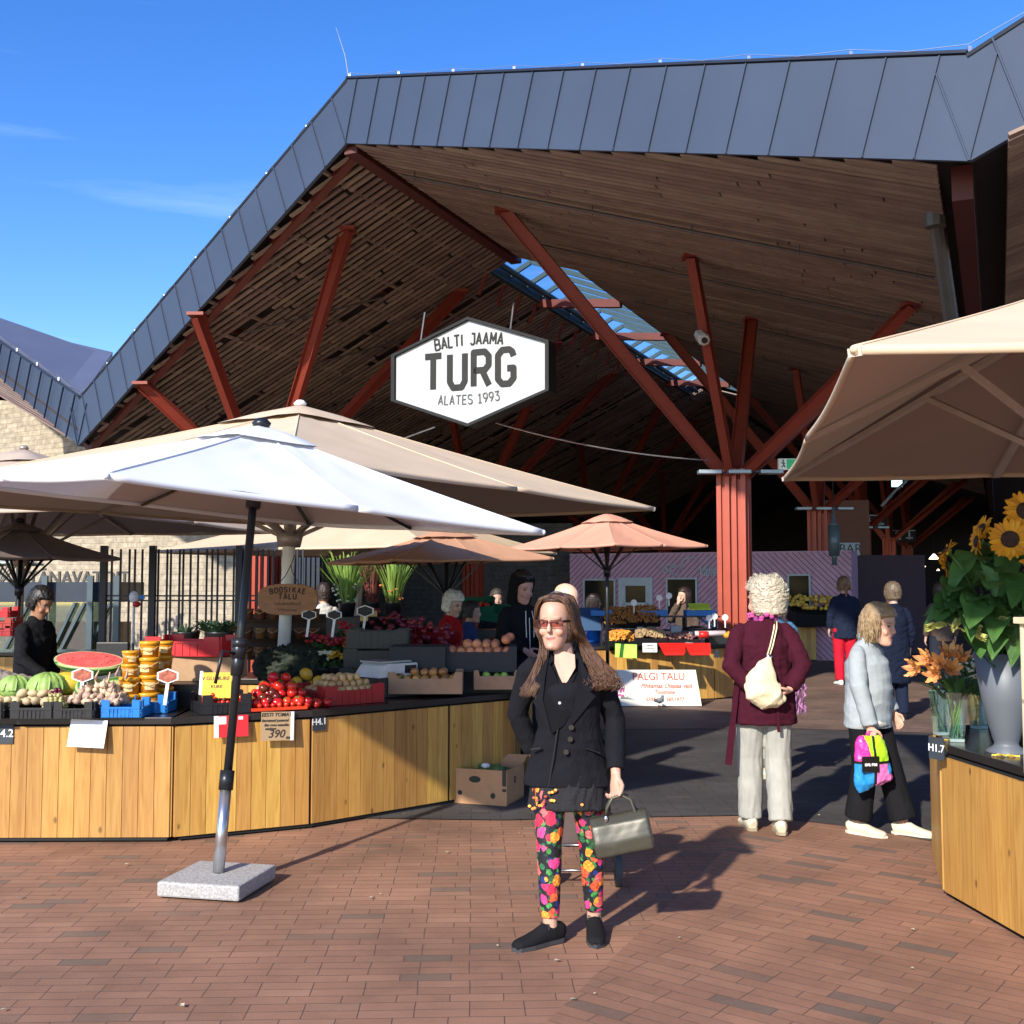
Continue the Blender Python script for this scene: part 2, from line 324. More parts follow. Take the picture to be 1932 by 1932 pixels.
mb = MB()   # lower trim and cap along the fascia, lightning wire on the cap
for P_, Q_ in ((VL, O), (VL, A3)):
    mb.bar(P_+Vector((.12, .22, -.005)), Q_+Vector((.12, .22, -.005)), .09, .12, side=(0, 0, 1))
mb.build('edge_beam', mat('dark red trim', (.12, .02, .014), .6), hall)
mb = MB(); w = MB()
for P_, Q_ in ((VL, O), (O, VR), (VR, A2), (VL, A3)):
    p, q = P_+UP*(FT+.01), Q_+UP*(FT+.01); mb.bar(p, q, .14, .03, side=(0, 1, 0))
    k = 8
    for i in range(k):
        a, b = p.lerp(q, i/k), p.lerp(q, (i+1)/k); w.tube([a+UP*.1, a.lerp(b, .5)+UP*.06, b+UP*.1], .004, 5); w.box(a+UP*.05, (.03, .03, .06))
w.tube([O+UP*FT, O+UP*(FT+.35)+Vector((-.06, 0, 0)), O+UP*(FT+.75)+Vector((-.19, 0, 0))], [.012, .009, .004], 6)
mb.build('cap', m_seam, hall); w.build('lightning_wire', m_steel, hall)
# roof decks
L_ = 62
def deck(nm, pts, dz, m, th=.06):
    mb = MB(); mb.slab(*[p+UP*dz for p in pts], th); return mb.build(nm, m, hall)
OB = O+A*L_
SK0, SK1, SKA, SKB = -.5, 1.25, 5.6, 20
def rp_(al, be): return roof(al, be)
mb = MB()
def dk(al0, be0, al1, be1, al2, be2, al3, be3): mb.slab(roof(al0, be0, .16), roof(al1, be1, .16), roof(al2, be2, .16), roof(al3, be3, .16), .05)
dk(-2.98, 7.77, 45, 7.77, 45, SK1, -.384*SK1, SK1); dk(-.384*SK1, SK1, SKA, SK1, SKA, 0, 0, 0); dk(SKB, SK1, 62, SK1, 62, 0, SKB, 0)
dk(45, 7.77, 62, 7.77, 62, SK1, 45, SK1)
dk(.366*.5, -.5, 62, -.5, 62, -7.27, 2.66, -7.27)
dk(0, 0, SKA, 0, SKA, SK0, .366*.5, SK0); dk(SKB, 0, 62, 0, 62, SK0, SKB, SK0)
v2 = A2+A*55; v1 = VR+A*65
mb.slab(VR+UP*.25, v1+UP*.25, v2+UP*.25, A2+UP*.25, .05)
mb.slab(VL+UP*.3, A3+UP*.3, A3+A*50+UP*.3, VL+A*60+UP*.3, .05)
L4 = A3+Vector((-12, 11.5, -3.6)); mb.slab(A3+UP*.3, L4+UP*.3, L4+A*45+UP*.3, A3+A*50+UP*.3, .05)  # deck of the off-view fold, added to keep sun off the limestone wall
mb.build('roof_deck', m_dark, hall)
# raised roof slope of the neighbouring fold, seen above the left eave
mb = MB(); k0 = at(156, 748, VL.y+.05)+UP*-.05; k1 = A3+UP*(FT-.02); k2 = at(-160, 585, 30); k3 = at(212, 673, 23.5)
mb.slab(k0, k1, k2, k3, -.1); 
for i in range(26):
    t = i/25; a, b = k0.lerp(k3, t), k1.lerp(k2, t); mb.bar(a+Vector((0, -.02, .02)), b+Vector((0, -.02, .02)), .012, .012, side=(0, 0, 1))
mb.build('roof_slope', m_zinc2, hall)
# soffit slats
random.seed(11)
mbR = MB(); mbL = MB()
def slat(mb, al, b0, b1, w=.1, dz=0, th=.028):
    p, q = roof(al, b0, dz), roof(al, b1, dz)
    mb.bar(p, q, w, th, side=A)
al = -2.85
while al < 34:
    b0 = max(0.12, -al/.384+.12)
    if SKA < al < SKB: b0 = max(b0, SK1)
    segs = []; x = b0+random.uniform(1.2, 3.5); prev = b0
    while x < 7.45: segs.append((prev, x)); prev = x; x += random.uniform(3.6, 4.4)
    segs.append((prev, 7.5))
    wd = .114 if random.random() > .05 else .06
    for a, b in segs:
        if b-a > .1: slat(mbR, al, a+.01, b-.01, wd*random.uniform(.93, 1.0), random.uniform(-.004, .004))
    al += .158
al = .25
while al < 34:
    bm = min(7.0, al/.366-.25); b0 = .12
    if SKA < al < SKB: b0 = -SK0
    x = b0
    while x < bm-.05:
        L = random.choice((.45, .9, 1.35, 1.8, 2.7))*random.uniform(.9, 1.1); e = min(bm, x+L)
        if random.random() > .06: slat(mbL, al, -(x+.01), -(e-.01), random.choice((.07, .074, .08)), random.uniform(-.006, .006))
        x = e+(random.choice((0, 0, .03)))
    al += .166
mbR.build('soffit_slats', m_slat, hall); mbL.build('soffit_slats', m_slat2, hall)
mb = MB()  # slats under the right-hand fold and the far-left fold
D2 = (A2-VR); 
for i in range(120):
    p = VR+A*(i*.133)+D2.normalized()*.30-UP*.03; dd = (B*.97+UP*.325).normalized(); mb.bar(p-A*.2, p-A*.2+dd*4.5, .10, .028, side=A)
for i in range(70):
    p = VL+A*(.3+i*.13)-B*.3+UP*.1; dd = (-B*.9+UP*.46).normalized(); mb.bar(p, p+dd*5.5, .09, .028, side=A)
mb.build('soffit_slats', m_slat, hall)
mb = MB(); q = MB()   # battens over slats, ridge and valley beams
for be in [x*.55 for x in range(1, 13)]:
    q.bar(roof(max(.1, .366*be), -be, .045), roof(34, -be, .045), .045, .045, side=B)
for be in (1.9, 3.8, 5.7):
    mb.bar(roof(-.384*be+.2, be, .16), roof(40, be, .16), .12, .2, side=B); mb.bar(roof(.366*be+.2, -be, .18), roof(40, -be, .18), .12, .2, side=B)
mb.bar(roof(.05, 0, -.04), roof(SKA+.1, 0, -.04), .2, .14, side=B)
vb = roof(0, 7.72, 0)
mb.bar(VR+Vector((.1, .45, .0)), VR+Vector((.1, .45, .0))+A*60, .17, .3, side=B)
mb.bar(VL+Vector((0, .45, .05)), VL+Vector((0, .45, .05))+A*40, .2, .2, side=B)
mb.build('valley_beam', mat('deep red beam', (.075, .012, .009), .6), hall); q.build('batten', m_slat2, hall)
mb = MB(); q = MB(); g = MB()   # skylight: bars, tubes, panes
al = SKA
i = 0
bars = []
while al < SKB:
    p, r_ = roof(al, SK0, .10), roof(al, SK1, .05)
    top = roof(al, 0, .12)
    mb.bar(p, top, .055, .085, side=A); mb.bar(top, r_, .055, .085, side=A)
    if i % 4 == 3: q2 = MB(); q2.bar(roof(al, SK0, -.02), roof(al, SK1, -.02), .12, .16, side=A); q2.build('skylight_tie', m_reds, hall)
    if al+.8 < SKB:
        g.slab(roof(al, SK0, .2), roof(al+.8, SK0, .2), roof(al+.8, 0, .2), roof(al, 0, .2), -.01); g.slab(roof(al, 0, .2), roof(al+.8, 0, .2), roof(al+.8, SK1, .2), roof(al, SK1, .2), -.01)
    q2 = MB(); q2.bar(roof(al, SK0-.02, .05), roof(al+.1, SK0-.25, -.25), .06, .04, side=A); q2.build('skylight_bracket', m_reds, hall)
    al += .8; i += 1
mb.bar(roof(SKA, SK0, .1), roof(SKB, SK0, .1), .16, .22, side=B); mb.tube([roof(SKA, SK0+.22, .02), roof(SKB, SK0+.22, .02)], .06, 8)
mb.bar(roof(SKA, SK1, .06), roof(SKB, SK1, .06), .06, .12, side=B)
mb.build('skylight_frame', mat('blue grey frame', (.04, .07, .08), .45, .3), hall); g.build('skylight_pane', glass('skylight glass', (.86, .95, 1)), hall)
mb = MB()  # sprinkler pipes hung under the slats
for al, b0, b1 in ((.75, .4, 7.3), (3.6, 1.0, 7.3), (7.0, 1.8, 7.3), (10.6, 2, 7.3), (14.2, 2, 7.3)):
    mb = MB(); mb.tube([roof(al, b0, -.1), roof(al, b1, -.1)], .022, 6)
    x = b0+.2
    while x < b1: mb.tube([roof(al, x, -.14), roof(al, x, 0)], .01, 4); x += 1.3
    mb.build('sprinkler_pipe', mat('dull pipe', (.10, .08, .075), .5, .3), hall)
for al, b0, b1 in ((4.5, -3.9, -2.2), (5.6, -6, -4.2), (2.4, -3.5, -1.8)):
    mb = MB(); mb.tube([roof(al, b0, -.1), roof(al+1.6, b1, -.1)], .02, 6); mb.build('sprinkler_pipe', MATS['dull pipe'], hall)
def plane_hit(u, v, right=True, be_max=99):
    k = KR if right else -KL
    d = ray(u, v); c = Vector((0, 0, CAMH))
    # z = O.z - k*beta ; beta=(P-O).B
    t = (O.z-k*((c-O).dot(B))-c.z)/(d.z+k*d.dot(B)); P = c+d*t
    return (P-O).dot(A), (P-O).dot(B)
cR = Vector((3.4, 17, 0)); cL = Vector((-4.45, 20, 0)); ST = Vector((3.5, 8, 0)); CT = 3.42
offR = [plane_hit(950, 395), plane_hit(1305, 482), plane_hit(1418, 600), plane_hit(1722, 572)]
offL = [plane_hit(268, 722, False), plane_hit(372, 592, False), plane_hit(655, 430, False), plane_hit(870, 548, False)]
prof = []
for k in range(4):
    for x, y in ((-.22, -.22), (-.15, -.22), (-.15, -.16), (-.085, -.16), (-.085, -.235), (-.02, -.235), (-.02, -.15), (.02, -.15), (.02, -.235), (.085, -.235), (.085, -.16), (.15, -.16), (.15, -.22)):
        c_, s_ = math.cos(k*math.pi/2), math.sin(k*math.pi/2); prof.append((x*c_-y*s_, x*s_+y*c_))
Mr = Matrix.Rotation(R(-23.6), 4, 'Z')
def column(base, offs, first, left):
    mb = MB(); mb.prism(prof, 0, CT, M=Matrix.Translation(base) @ Mr)
    mb.lathe([(.3, 0), (.3, .03)], 4, base)
    c = mb.build('column', m_red, hall)
    o_ = (base-(cL if left else cR))
    for j, (al, be) in enumerate(offs):
        e = roof(al, be, -.02)+o_
        if (e-O).dot(A) > 60: continue
        m2 = MB(); s_ = base+UP*(CT-.12)+(e-base-UP*CT)*.0+Vector(((e-base).x, (e-base).y, 0)).normalized()*.12
        m2.beam(s_, e, .125, .185, .016, side=B if j % 2 else A)
        m2.box(e-UP*.0, (.26, .26, .05)); m2.build('strut', m_reds, c)
    return c
for k in range(5): column(cR+ST*k, offR+[(offR[1][0]+2.5, offR[1][1]+2.5)] , k == 0, False)
for k in range(4): column(cL+ST*k, offL, k == 0, True)
for k in range(0, 4): column(cR+ST*k+B*8.4+A*1.2+Vector((.5, 0, 0)), [], False, False)
# extra dark cross struts of the ceiling
for u0, v0, Y0, u1, v1, r_ in ((1765, 405, 12, 1795, 585, True),):
    m2 = MB(); a_, b_ = plane_hit(u0, v0, r_); p = roof(a_, b_); m2.tube([p, at(u1+14, v1+120, p.y+1.2)], .075, 10); m2.tube([p-UP*.12, p+UP*.05], .1, 10)
    m2.build('drain_pipe', mat('grey pipe', (.12, .115, .11), .5, .4), hall)
# rear and side enclosure that keeps the hall dark
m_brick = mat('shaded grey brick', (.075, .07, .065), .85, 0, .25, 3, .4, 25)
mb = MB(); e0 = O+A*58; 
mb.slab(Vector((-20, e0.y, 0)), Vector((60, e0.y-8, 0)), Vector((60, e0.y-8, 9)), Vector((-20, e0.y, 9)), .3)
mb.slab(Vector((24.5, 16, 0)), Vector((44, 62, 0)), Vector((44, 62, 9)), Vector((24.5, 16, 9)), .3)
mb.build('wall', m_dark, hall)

# ------------------------------------------------------------------ stone building behind, with windows of street food entrance
def stonemat(name, c1, c2, c3):
    m = bpy.data.materials.new(name); m.use_nodes = True; t = m.node_tree; n = t.nodes; L = t.links; b = n['Principled BSDF']
    co = n.new('ShaderNodeTexCoord'); se = n.new('ShaderNodeSeparateXYZ'); L.new(co.outputs['Object'], se.inputs[0])
    cb = n.new('ShaderNodeCombineXYZ'); L.new(se.outputs[0], cb.inputs[0]); L.new(se.outputs[2], cb.inputs[1])
    wn = n.new('ShaderNodeTexNoise'); wn.inputs['Scale'].default_value = 4; L.new(cb.outputs[0], wn.inputs['Vector'])
    wa = n.new('ShaderNodeVectorMath'); wa.operation = 'MULTIPLY_ADD'; L.new(wn.outputs['Color'], wa.inputs[0]); wa.inputs[1].default_value = (.1, .05, 0); L.new(cb.outputs[0], wa.inputs[2])
    br = n.new('ShaderNodeTexBrick'); L.new(wa.outputs[0], br.inputs['Vector']); br.inputs['Scale'].default_value = 1; br.inputs['Brick Width'].default_value = .38; br.inputs['Row Height'].default_value = .12
    br.inputs['Mortar Size'].default_value = .008; br.inputs['Color1'].default_value = (*c1, 1); br.inputs['Color2'].default_value = (*c2, 1); br.inputs['Mortar'].default_value = (*c3, 1); br.squash = .7; br.squash_frequency = 3; br.offset_frequency = 2
    n2 = n.new('ShaderNodeTexNoise'); n2.inputs['Scale'].default_value = 7; n2.inputs['Detail'].default_value = 7; L.new(cb.outputs[0], n2.inputs['Vector'])
    r2 = n.new('ShaderNodeMapRange'); r2.inputs[1].default_value = .3; r2.inputs[2].default_value = .7; r2.inputs[3].default_value = .7; r2.inputs[4].default_value = 1.2; L.new(n2.outputs[0], r2.inputs[0])
    h = n.new('ShaderNodeHueSaturation'); L.new(br.outputs['Color'], h.inputs['Color']); L.new(r2.outputs[0], h.inputs['Value']); L.new(h.outputs[0], b.inputs['Base Color'])
    bp = n.new('ShaderNodeBump'); bp.inputs['Strength'].default_value = .8; bp.inputs['Distance'].default_value = .03; L.new(n2.outputs[0], bp.inputs['Height']); L.new(bp.outputs[0], b.inputs['Normal']); b.inputs['Roughness'].default_value = .9
    return m
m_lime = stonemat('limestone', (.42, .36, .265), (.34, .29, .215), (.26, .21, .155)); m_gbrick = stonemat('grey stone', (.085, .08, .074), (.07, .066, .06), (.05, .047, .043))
sb = thing('stone_building', 'sunlit pale limestone building wall behind the dark bar fence at left', 'building', (-8, 21.3, 0))
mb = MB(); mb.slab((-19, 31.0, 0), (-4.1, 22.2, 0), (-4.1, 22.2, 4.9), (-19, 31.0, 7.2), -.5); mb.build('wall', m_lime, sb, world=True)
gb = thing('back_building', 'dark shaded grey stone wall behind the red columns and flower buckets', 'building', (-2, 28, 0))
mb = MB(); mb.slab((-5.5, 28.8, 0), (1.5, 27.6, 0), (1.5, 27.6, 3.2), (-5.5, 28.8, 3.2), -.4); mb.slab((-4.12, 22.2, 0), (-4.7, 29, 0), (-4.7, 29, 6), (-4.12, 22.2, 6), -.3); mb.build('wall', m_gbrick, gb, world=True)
# dark glazed entrance canopy
en = thing('entrance_canopy', 'dark glazed stair entrance with navy fascia band and slanted glass panels', 'entrance', (-8, 18, 0))
mb = MB(); Y = 18.0
p0, p1 = at(-60, 1098, Y), at(226, 1098, Y); z1 = p0.z; z0 = at(0, 1136, Y).z
mb.box(((p0.x+p1.x)/2, Y+.6, (z0+z1)/2), (p1.x-p0.x, 1.2, z1-z0)); mb.build('fascia_band', m_navy, en, world=True)
mb = MB(); g = MB()
for u in (86, 172, 222): x = at(u, 1100, Y-.1).x; mb.box((x, Y-.12, (z1+.1)/2), (.09, .07, z1+.1))
for u0, u1 in ((55, -10), (142, 82), (208, 148), (160, 95)):
    p, q_ = at(u0, 1138, Y-.02), at(u1, 1265, Y-.02); mb.bar(p, q_, .07, .04, side=(0, 1, 0))
mb.build('frame', mat('grey blue frame', (.07, .10, .12), .4, .4), en, world=True)
g.slab((p0.x, Y+.05, .2), (p1.x, Y+.05, .2), (p1.x, Y+.05, z0), (p0.x, Y+.05, z0), .012); g.build('glass_pane', glass('green glass', (.42, .52, .47), .55), en, world=True)
mb = MB(); mb.box((-7.55, 20.2, .5), (1.2, .4, 1.0)); mb.build('inner_wall', mat('inner wood', (.42, .25, .09), .6), en, world=True)
ts = thing('building_lettering', 'dark raised lettering on the limestone wall above the glazed entrance', 'sign', at(149, 1092, 22.6))
text('TÄNAVATOIT', .38, mat('letter dark', (.045, .045, .04), .5), 'lettering', ts, ext=.03, bold=.006, sx=.86)
mb = MB(); mb.box((0, .12, -.13), (2.1, .04, .02)); mb.build('letter_rail', m_navy, ts)
# bar fence
fe = thing('bar_fence', 'tall dark vertical bar fence in front of the pale limestone wall', 'fence', (-6, 15.2, 0))
mb = MB(); YF = 15.2; random.seed(3); zt = at(300, 1036, YF).z; u = 178
xs0 = at(200, 1100, YF).x; xs1 = at(462, 1100, YF).x; x = xs0
while x < xs1+.9:
    mb.box((x, YF, zt/2), (.022, .03, zt)); x += random.choice((.05, .075, .1, .1, .12))
for v in (1124, 1133): z = at(300, v*1.0+0, YF).z+.0; mb.box(((xs0+xs1)/2+.3, YF, z+.0), (xs1-xs0+.8, .018, .02))
mb.build('bars', m_navy, fe, world=True)
for u in (197, 289, 452):
    m2 = MB(); m2.box((at(u, 1100, YF).x, YF-.03, zt/2+.02), (.085, .085, zt+.05)); m2.build('post', m_navy, fe, world=True)
ld = thing('louvred_screen', 'dark upright louvre panel behind the white umbrella post', 'screen', (-3.55, 20.5, 0))
mb = MB()
for i in range(7): mb.box((at(546+i*9, 1100, 20.5).x, 20.5, 1.25), (.06, .05, 2.5))
mb.box((at(574, 1100, 20.5).x, 20.6, 1.25), (.62, .03, 2.5)); mb.build('panel', m_navy, ld, world=True)

# ------------------------------------------------------------------ pink kiosk
k0 = Vector((1.4, 27, 0)); KL_ = 6.57
kb = Matrix.Translation(k0) @ Matrix.Rotation(math.atan2(-.4, .9165), 4, 'Z')
ki = bpy.data.objects.new('kiosk', None); COL.objects.link(ki); ki.location = k0; ki.rotation_euler.z = math.atan2(-.4, .9165)
tag(ki, 'dusty pink kiosk clad in diagonal boards with pale blue door and windows', 'kiosk')
m_pink = mat('pink boards', (.56, .33, .43), .7, 0, .12, 5, isl=.05)
m_pinkg = mat('pink groove', (.10, .035, .06), .8)
m_pale = mat('pale blue paint', (.42, .50, .52), .5)
KH = 2.42
mb = MB(); mb.box((KL_/2, .6, KH/2), (KL_, 1.2, KH))
gr = MB()
def clipseg(p, q, x0, x1, z0, z1):
    (a, b), (c, d) = p, q; t0, t1 = 0, 1
    for s, e, lo, hi in ((a, c-a, x0, x1), (b, d-b, z0, z1)):
        if abs(e) < 1e-9: continue
        ta, tb = (lo-s)/e, (hi-s)/e
        if ta > tb: ta, tb = tb, ta
        t0, t1 = max(t0, ta), min(t1, tb)
    return None if t0 >= t1 else ((a+(c-a)*t0, b+(d-b)*t0), (a+(c-a)*t1, b+(d-b)*t1))
for c0, c1, sg in ((0, 4.35, 1), (4.35, KL_, -1)):
    x = c0-3
    while x < c1+3:
        s_ = clipseg((x, 0), (x+sg*3, 3), c0, c1, .02, KH-.03)
        if s_: gr.bar((s_[0][0], -.004, s_[0][1]), (s_[1][0], -.004, s_[1][1]), .006, .014, side=(0, 1, 0))
        x += .135
mb.build('wall', m_pink, ki); gr.build('board_grooves', m_pinkg, ki)
def kwin(u0, u1, vt, nm='window', door=False):
    def kx(u):  # kiosk coordinate of a pixel column
        d = ray(u, 1100); X, Yd = d.x, d.y; s_ = (X/Yd*27-1.4)/(.9165+.4*X/Yd); return s_
    x0, x1 = kx(u0), kx(u1); Yd = 27-.4*(x0+x1)/2; zt_ = CAMH+(1105-vt)/F*Yd; w = x1-x0
    f = MB(); t_ = .09 if door else .04; zb = 0 if door else .75
    for c, s in (((x0+x1)/2, zt_-t_/2), ): f.box((c, -.03, s), (w, .05, t_))
    for x in (x0+t_/2, x1-t_/2): f.box((x, -.03, (zb+zt_)/2-t_/2), (t_, .05, zt_-zb-t_))
    if door:
        f.box(((x0+x1)/2, -.03, zt_-.62), (w-2*t_, .045, .07)); f.box(((x0+x1)/2, -.03, zt_-1.0), (.05, .045, .68)); f.box(((x0+x1)/2, -.03, .4), (w-2*t_, .045, .8))
        f.box(((x0+x1)/2, -.03, zt_-.14), (w-2*t_, .045, .1))
        for x in (x0+.13, x1-.13): f.box((x, -.03, zt_-.9), (.08, .045, 1.5))
    fr = f.build('door' if door else 'window', m_pale, ki)
    p = MB(); p.box(((x0+x1)/2, -.011, (zb+zt_)/2), (w-2*t_, .008, zt_-zb-2*t_)); p.build('pane', mat('dark pane', (.010, .011, .012), .1, 0, spec=.12), fr)
kwin(1101, 1162, 1092); kwin(1168, 1232, 1090, door=True); kwin(1257, 1316, 1090); kwin(1404, 1440, 1086); kwin(1486, 1530, 1083)
text('Vahelihapoed', .34, m_pale, 'lettering', ki, (3.75, -.03, 1.98), (math.pi/2, 0, 0), .01, .004, .35, sx=.72, space=.9)
mb = MB()
for x, z, r_ in ((2.5, 2.06, .1), (2.66, 2.0, .14), (2.38, 2.02, .06)):
    mb.tube([(x+r_*math.cos(a), -.03, z+r_*math.sin(a)*.8) for a in [i*.5 for i in range(11)]], .016, 5)
mb.tube([(2.7, -.03, 1.98), (2.85, -.03, 2.25), (3.05, -.03, 2.33), (3.15, -.03, 2.25)], .014, 5); mb.build('flourish', m_pale, ki)
bs = thing('bar_sign', 'small pale sign with dark letters reading BAR behind the second red column', 'sign', at(1600, 1036, 26.5))
mb = MB(); mb.box((0, 0, 0), (.55, .05, .3)); mb.build('board', m_pale, bs); text('BAR', .3, mat('letter dark', (.03, .03, .03)), 'lettering', bs, (.05, -.03, 0), ext=.004)
for u, nm in ((1600, 'orange'),):
    o = MB(); o.box((0, 0, 0), (1.3, .1, 1.6)); ob = o.build('wall_panel', mat('rust panel', (.16, .05, .02), .6), loc=at(1590, 1005, 27.5)); tag(ob, 'rusty orange wall panel high above the pink kiosk end', 'panel')
mb = MB(); mb.box((0, 0, 0), (2.2, .4, 2.35)); ob = mb.build('purple_booth', mat('purple booth', (.05, .025, .04), .7), loc=at(1655, 1120, 27)+Vector((0, 0, -.25))); tag(ob, 'dark purple booth beside the pink kiosk', 'booth')

# ------------------------------------------------------------------ hanging hexagonal sign
sc = at(890, 704, 16)
sg = thing('hanging_sign', 'large white hexagonal sign with grey lettering hung under the roof', 'sign', sc, math.atan2(-.4, .9165))
hw, hs_, ht = 1.26, .345, .80
hexa = [(0, ht), (hw, hs_), (hw, -hs_-.02), (0, -ht), (-hw, -hs_), (-hw, hs_)]
RX = Matrix.Rotation(math.pi/2, 4, 'X')
def ring(poly, k, y0, y1):
    mb = MB(); inn = [(x*k[0], y*k[1]) for x, y in poly]; n = len(poly); vs = []
    for pl in (poly, inn):
        for y in (y0, y1): vs += [(x, y, z) for x, z in pl]
    fs = []
    for i in range(n):
        j = (i+1) % n; fs += [(i, j, n+j, n+i), (2*n+j, 2*n+i, 3*n+i, 3*n+j), (j, i, 2*n+i, 2*n+j), (n+i, n+j, 3*n+j, 3*n+i)]
    return mb.add(vs, fs)
ring(hexa, (.955, .945), -.15, .15).build('frame', mat('sign frame', (.018, .019, .02), .6, 0, spec=.2), sg)
mb = MB(); mb.prism([(x*.95, z*.94) for x, z in hexa], -.10, .10, M=RX); mb.build('face', mat('sign face', (.42, .44, .44), .35, var=.10, sc=.9), sg)
m_lt = mat('sign letter', (.026, .026, .025), .6, spec=.2)
strokes('BALTI JAAMA', .160, .024, m_lt, sg, (0, -.10, .475), sx=.86, arc=-.13, gap=.24)
strokes('TURG', .49, .092, m_lt, sg, (0, -.10, .03), sx=.90, gap=.32)
strokes('ALATES 1993', .130, .016, mat('sign letter thin', (.06, .06, .056), .5), sg, (0, -.10, -.40), sx=.92, arc=.10, gap=.27)
mb = MB()
for x in (-.85, .6): mb = MB(); mb.tube([(x, 0, .5), (x+.02, .1, 1.0)], .012, 5); mb.build('hanger', m_steel, sg)
mb = MB(); p, q_ = at(935, 798, 16.2), at(1335, 868, 16.9)
mb.tube([p+(q_-p)*t-UP*.55*t*(1-t)*.7 for t in [i/14 for i in range(15)]], .011, 6)
p2, q2 = at(820, 806, 16.2), at(700, 850, 18); mb.tube([p2, q2], .011, 6)
ob = mb.build('steel_cable', m_steel); tag(ob, 'thin steel cable slung from the hexagonal sign to the red column', 'cable')
# floodlights, camera, exit sign on the columns
m_lamp = mat('lamp grey', (.30, .36, .40), .35, .3)
fl = thing('floodlight', 'small grey floodlight at the left of the front red column top', 'lamp', cR+Vector((-.42, -.28, 3.36)), 0, 'floodlights on the column tops')
mb = MB(); mb.box((0, 0, 0), (.34, .2, .06)); mb.build('housing', m_lamp, fl, bev=.01); mb = MB(); mb.box((.2, .08, 0), (.12, .03, .03)); mb.build('bracket', m_navy, fl)
for k in range(3):
    for dx, w_ in ((-.42, 'left'), (.02, 'middle'), (.5, 'right')):
        if k == 0 and dx == -.42: continue
        dup(fl, cR+ST*k+Vector((dx, -.3, 3.36)), (0 if dx < .3 else math.pi), 'small grey floodlight at the %s of the %s red column top' % (w_, ('front', 'second', 'third')[k]))
ca = thing('security_camera', 'pale boxy security camera on the front right strut', 'camera', at(1326, 640, 15.6))
mb = MB(); mb.tube([(0, .25, .12), (0, -.1, -.03)], .085, 8); mb.tube([(0, -.1, -.03), (0, -.14, -.045)], [.09, .07], 8); mb.build('body', mat('camera cream', (.5, .47, .42), .4), ca); mb = MB(); mb.tube([(0, -.135, -.045), (0, -.15, -.05)], .045, 10); mb.build('lens', mat('lens', (.01, .01, .012), .1), ca)
mb = MB(); mb.tube([(.02, .12, .05), (.12, .2, .0)], .02, 6); mb.build('bracket', mat('camera cream'.strip(), (.5, .47, .42)), ca)
ex = thing('exit_sign', 'green and white emergency exit sign left of the right umbrella tip', 'sign', at(1484, 876, 17))
mb = MB(); mb.box((0, 0, 0), (.26, .06, .17)); mb.build('box', mat('sign white', (.75, .78, .75), .4, emit=.1), ex)
mb = MB(); mb.box((.06, -.035, 0), (.13, .012, .15)); mb.build('panel', mat('exit green', (.02, .30, .12), .4, emit=.3), ex)
mb = MB(); mb.tube([(-.06, -.036, .035), (-.05, -.036, -.01), (-.03, -.036, -.05)], .009, 5); mb.tube([(-.09, -.036, .02), (-.03, -.036, .01)], .008, 5); mb.tube([(-.05, -.036, -.01), (-.085, -.036, -.05)], .008, 5); mb.ball((-.058, -.036, .055), .014); mb.build('running_figure', mat('exit dark green', (.01, .08, .04)), ex)
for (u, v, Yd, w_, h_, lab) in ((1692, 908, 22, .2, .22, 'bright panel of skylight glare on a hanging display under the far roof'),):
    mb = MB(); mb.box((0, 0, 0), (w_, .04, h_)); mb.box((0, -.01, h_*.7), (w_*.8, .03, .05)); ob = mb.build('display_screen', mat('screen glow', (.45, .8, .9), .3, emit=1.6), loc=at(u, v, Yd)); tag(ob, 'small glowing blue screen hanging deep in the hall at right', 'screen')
for (u, v, Yd) in ((1655, 1250/1.2666+265, 34),): pass
for u, v, Yd, lb in ((1648, 984, 36, 'hanging direction sign nearest the third column'), (1705, 1011, 42, 'smaller hanging direction sign deeper in the hall')):
    s_ = thing('direction_sign', 'pale '+lb, 'sign', at(u, v, Yd)); s_['label'] = lb; mb = MB(); mb.box((0, 0, 0), (.9, .04, .45)); mb.build('board', m_dark, s_)
    mb = MB(); mb.box((-.22, -.03, 0), (.2, .02, .3)); mb.box((.2, -.03, .02), (.06, .02, .3)); mb.box((.2, -.03, -.08), (.25, .02, .06)); mb.box((0, -.03, .2), (.85, .02, .03)); mb.build('arrow', m_pale, s_)
lg = thing('pendant_lamp', 'lit pendant lamp glowing far inside the dark hall', 'lamp', at(1762, 1050, 44))
mb = MB(); mb.lathe([(.03, .1), (.2, -.1)], 12); mb.build('shade', mat('lamp glow', (1, .72, .55), .5, emit=4), lg); mb = MB(); mb.tube([(0, 0, .1), (0, 0, 2.5)], .01, 4); mb.build('cord', m_dark, lg)
dup(lg, at(1682, 1056, 40), 0, 'flat lit lamp left of the glowing pendant lamp', None, (1, 1, .35))
for i, (u, v) in enumerate(((1712, 1075), (1744, 1068), (1770, 1075), (1778, 1100))): dup(lg, at(u, v, 50), 0, 'tiny lit lamp far back in the hall, number in a row under the pendant', 'tiny far lamps in the hall', .35)['label'] = 'tiny lit lamp far back in the hall beneath the pendant lamps'
gh = thing('hanging_heater', 'slim grey cylinder heater hanging beside the second red column', 'heater', at(1573, 1000, 23.8))
mb = MB(); mb.tube([(0, 0, .5), (0, 0, .3), (0, 0, .15), (0, 0, .1)], [.02, .02, .06, .11], 12); mb.tube([(0, 0, .1), (0, 0, -.55)], .115, 14); mb.tube([(0, 0, -.55), (0, 0, -.6), (0, 0, -.75)], [.1, .04, .06], 12); mb.build('body', mat('heater grey', (.12, .17, .19), .4, .3), gh, True); mb = MB(); mb.tube([(0, 0, .5), (0, 0, 3)], .012, 4); mb.build('cord', m_dark, gh)
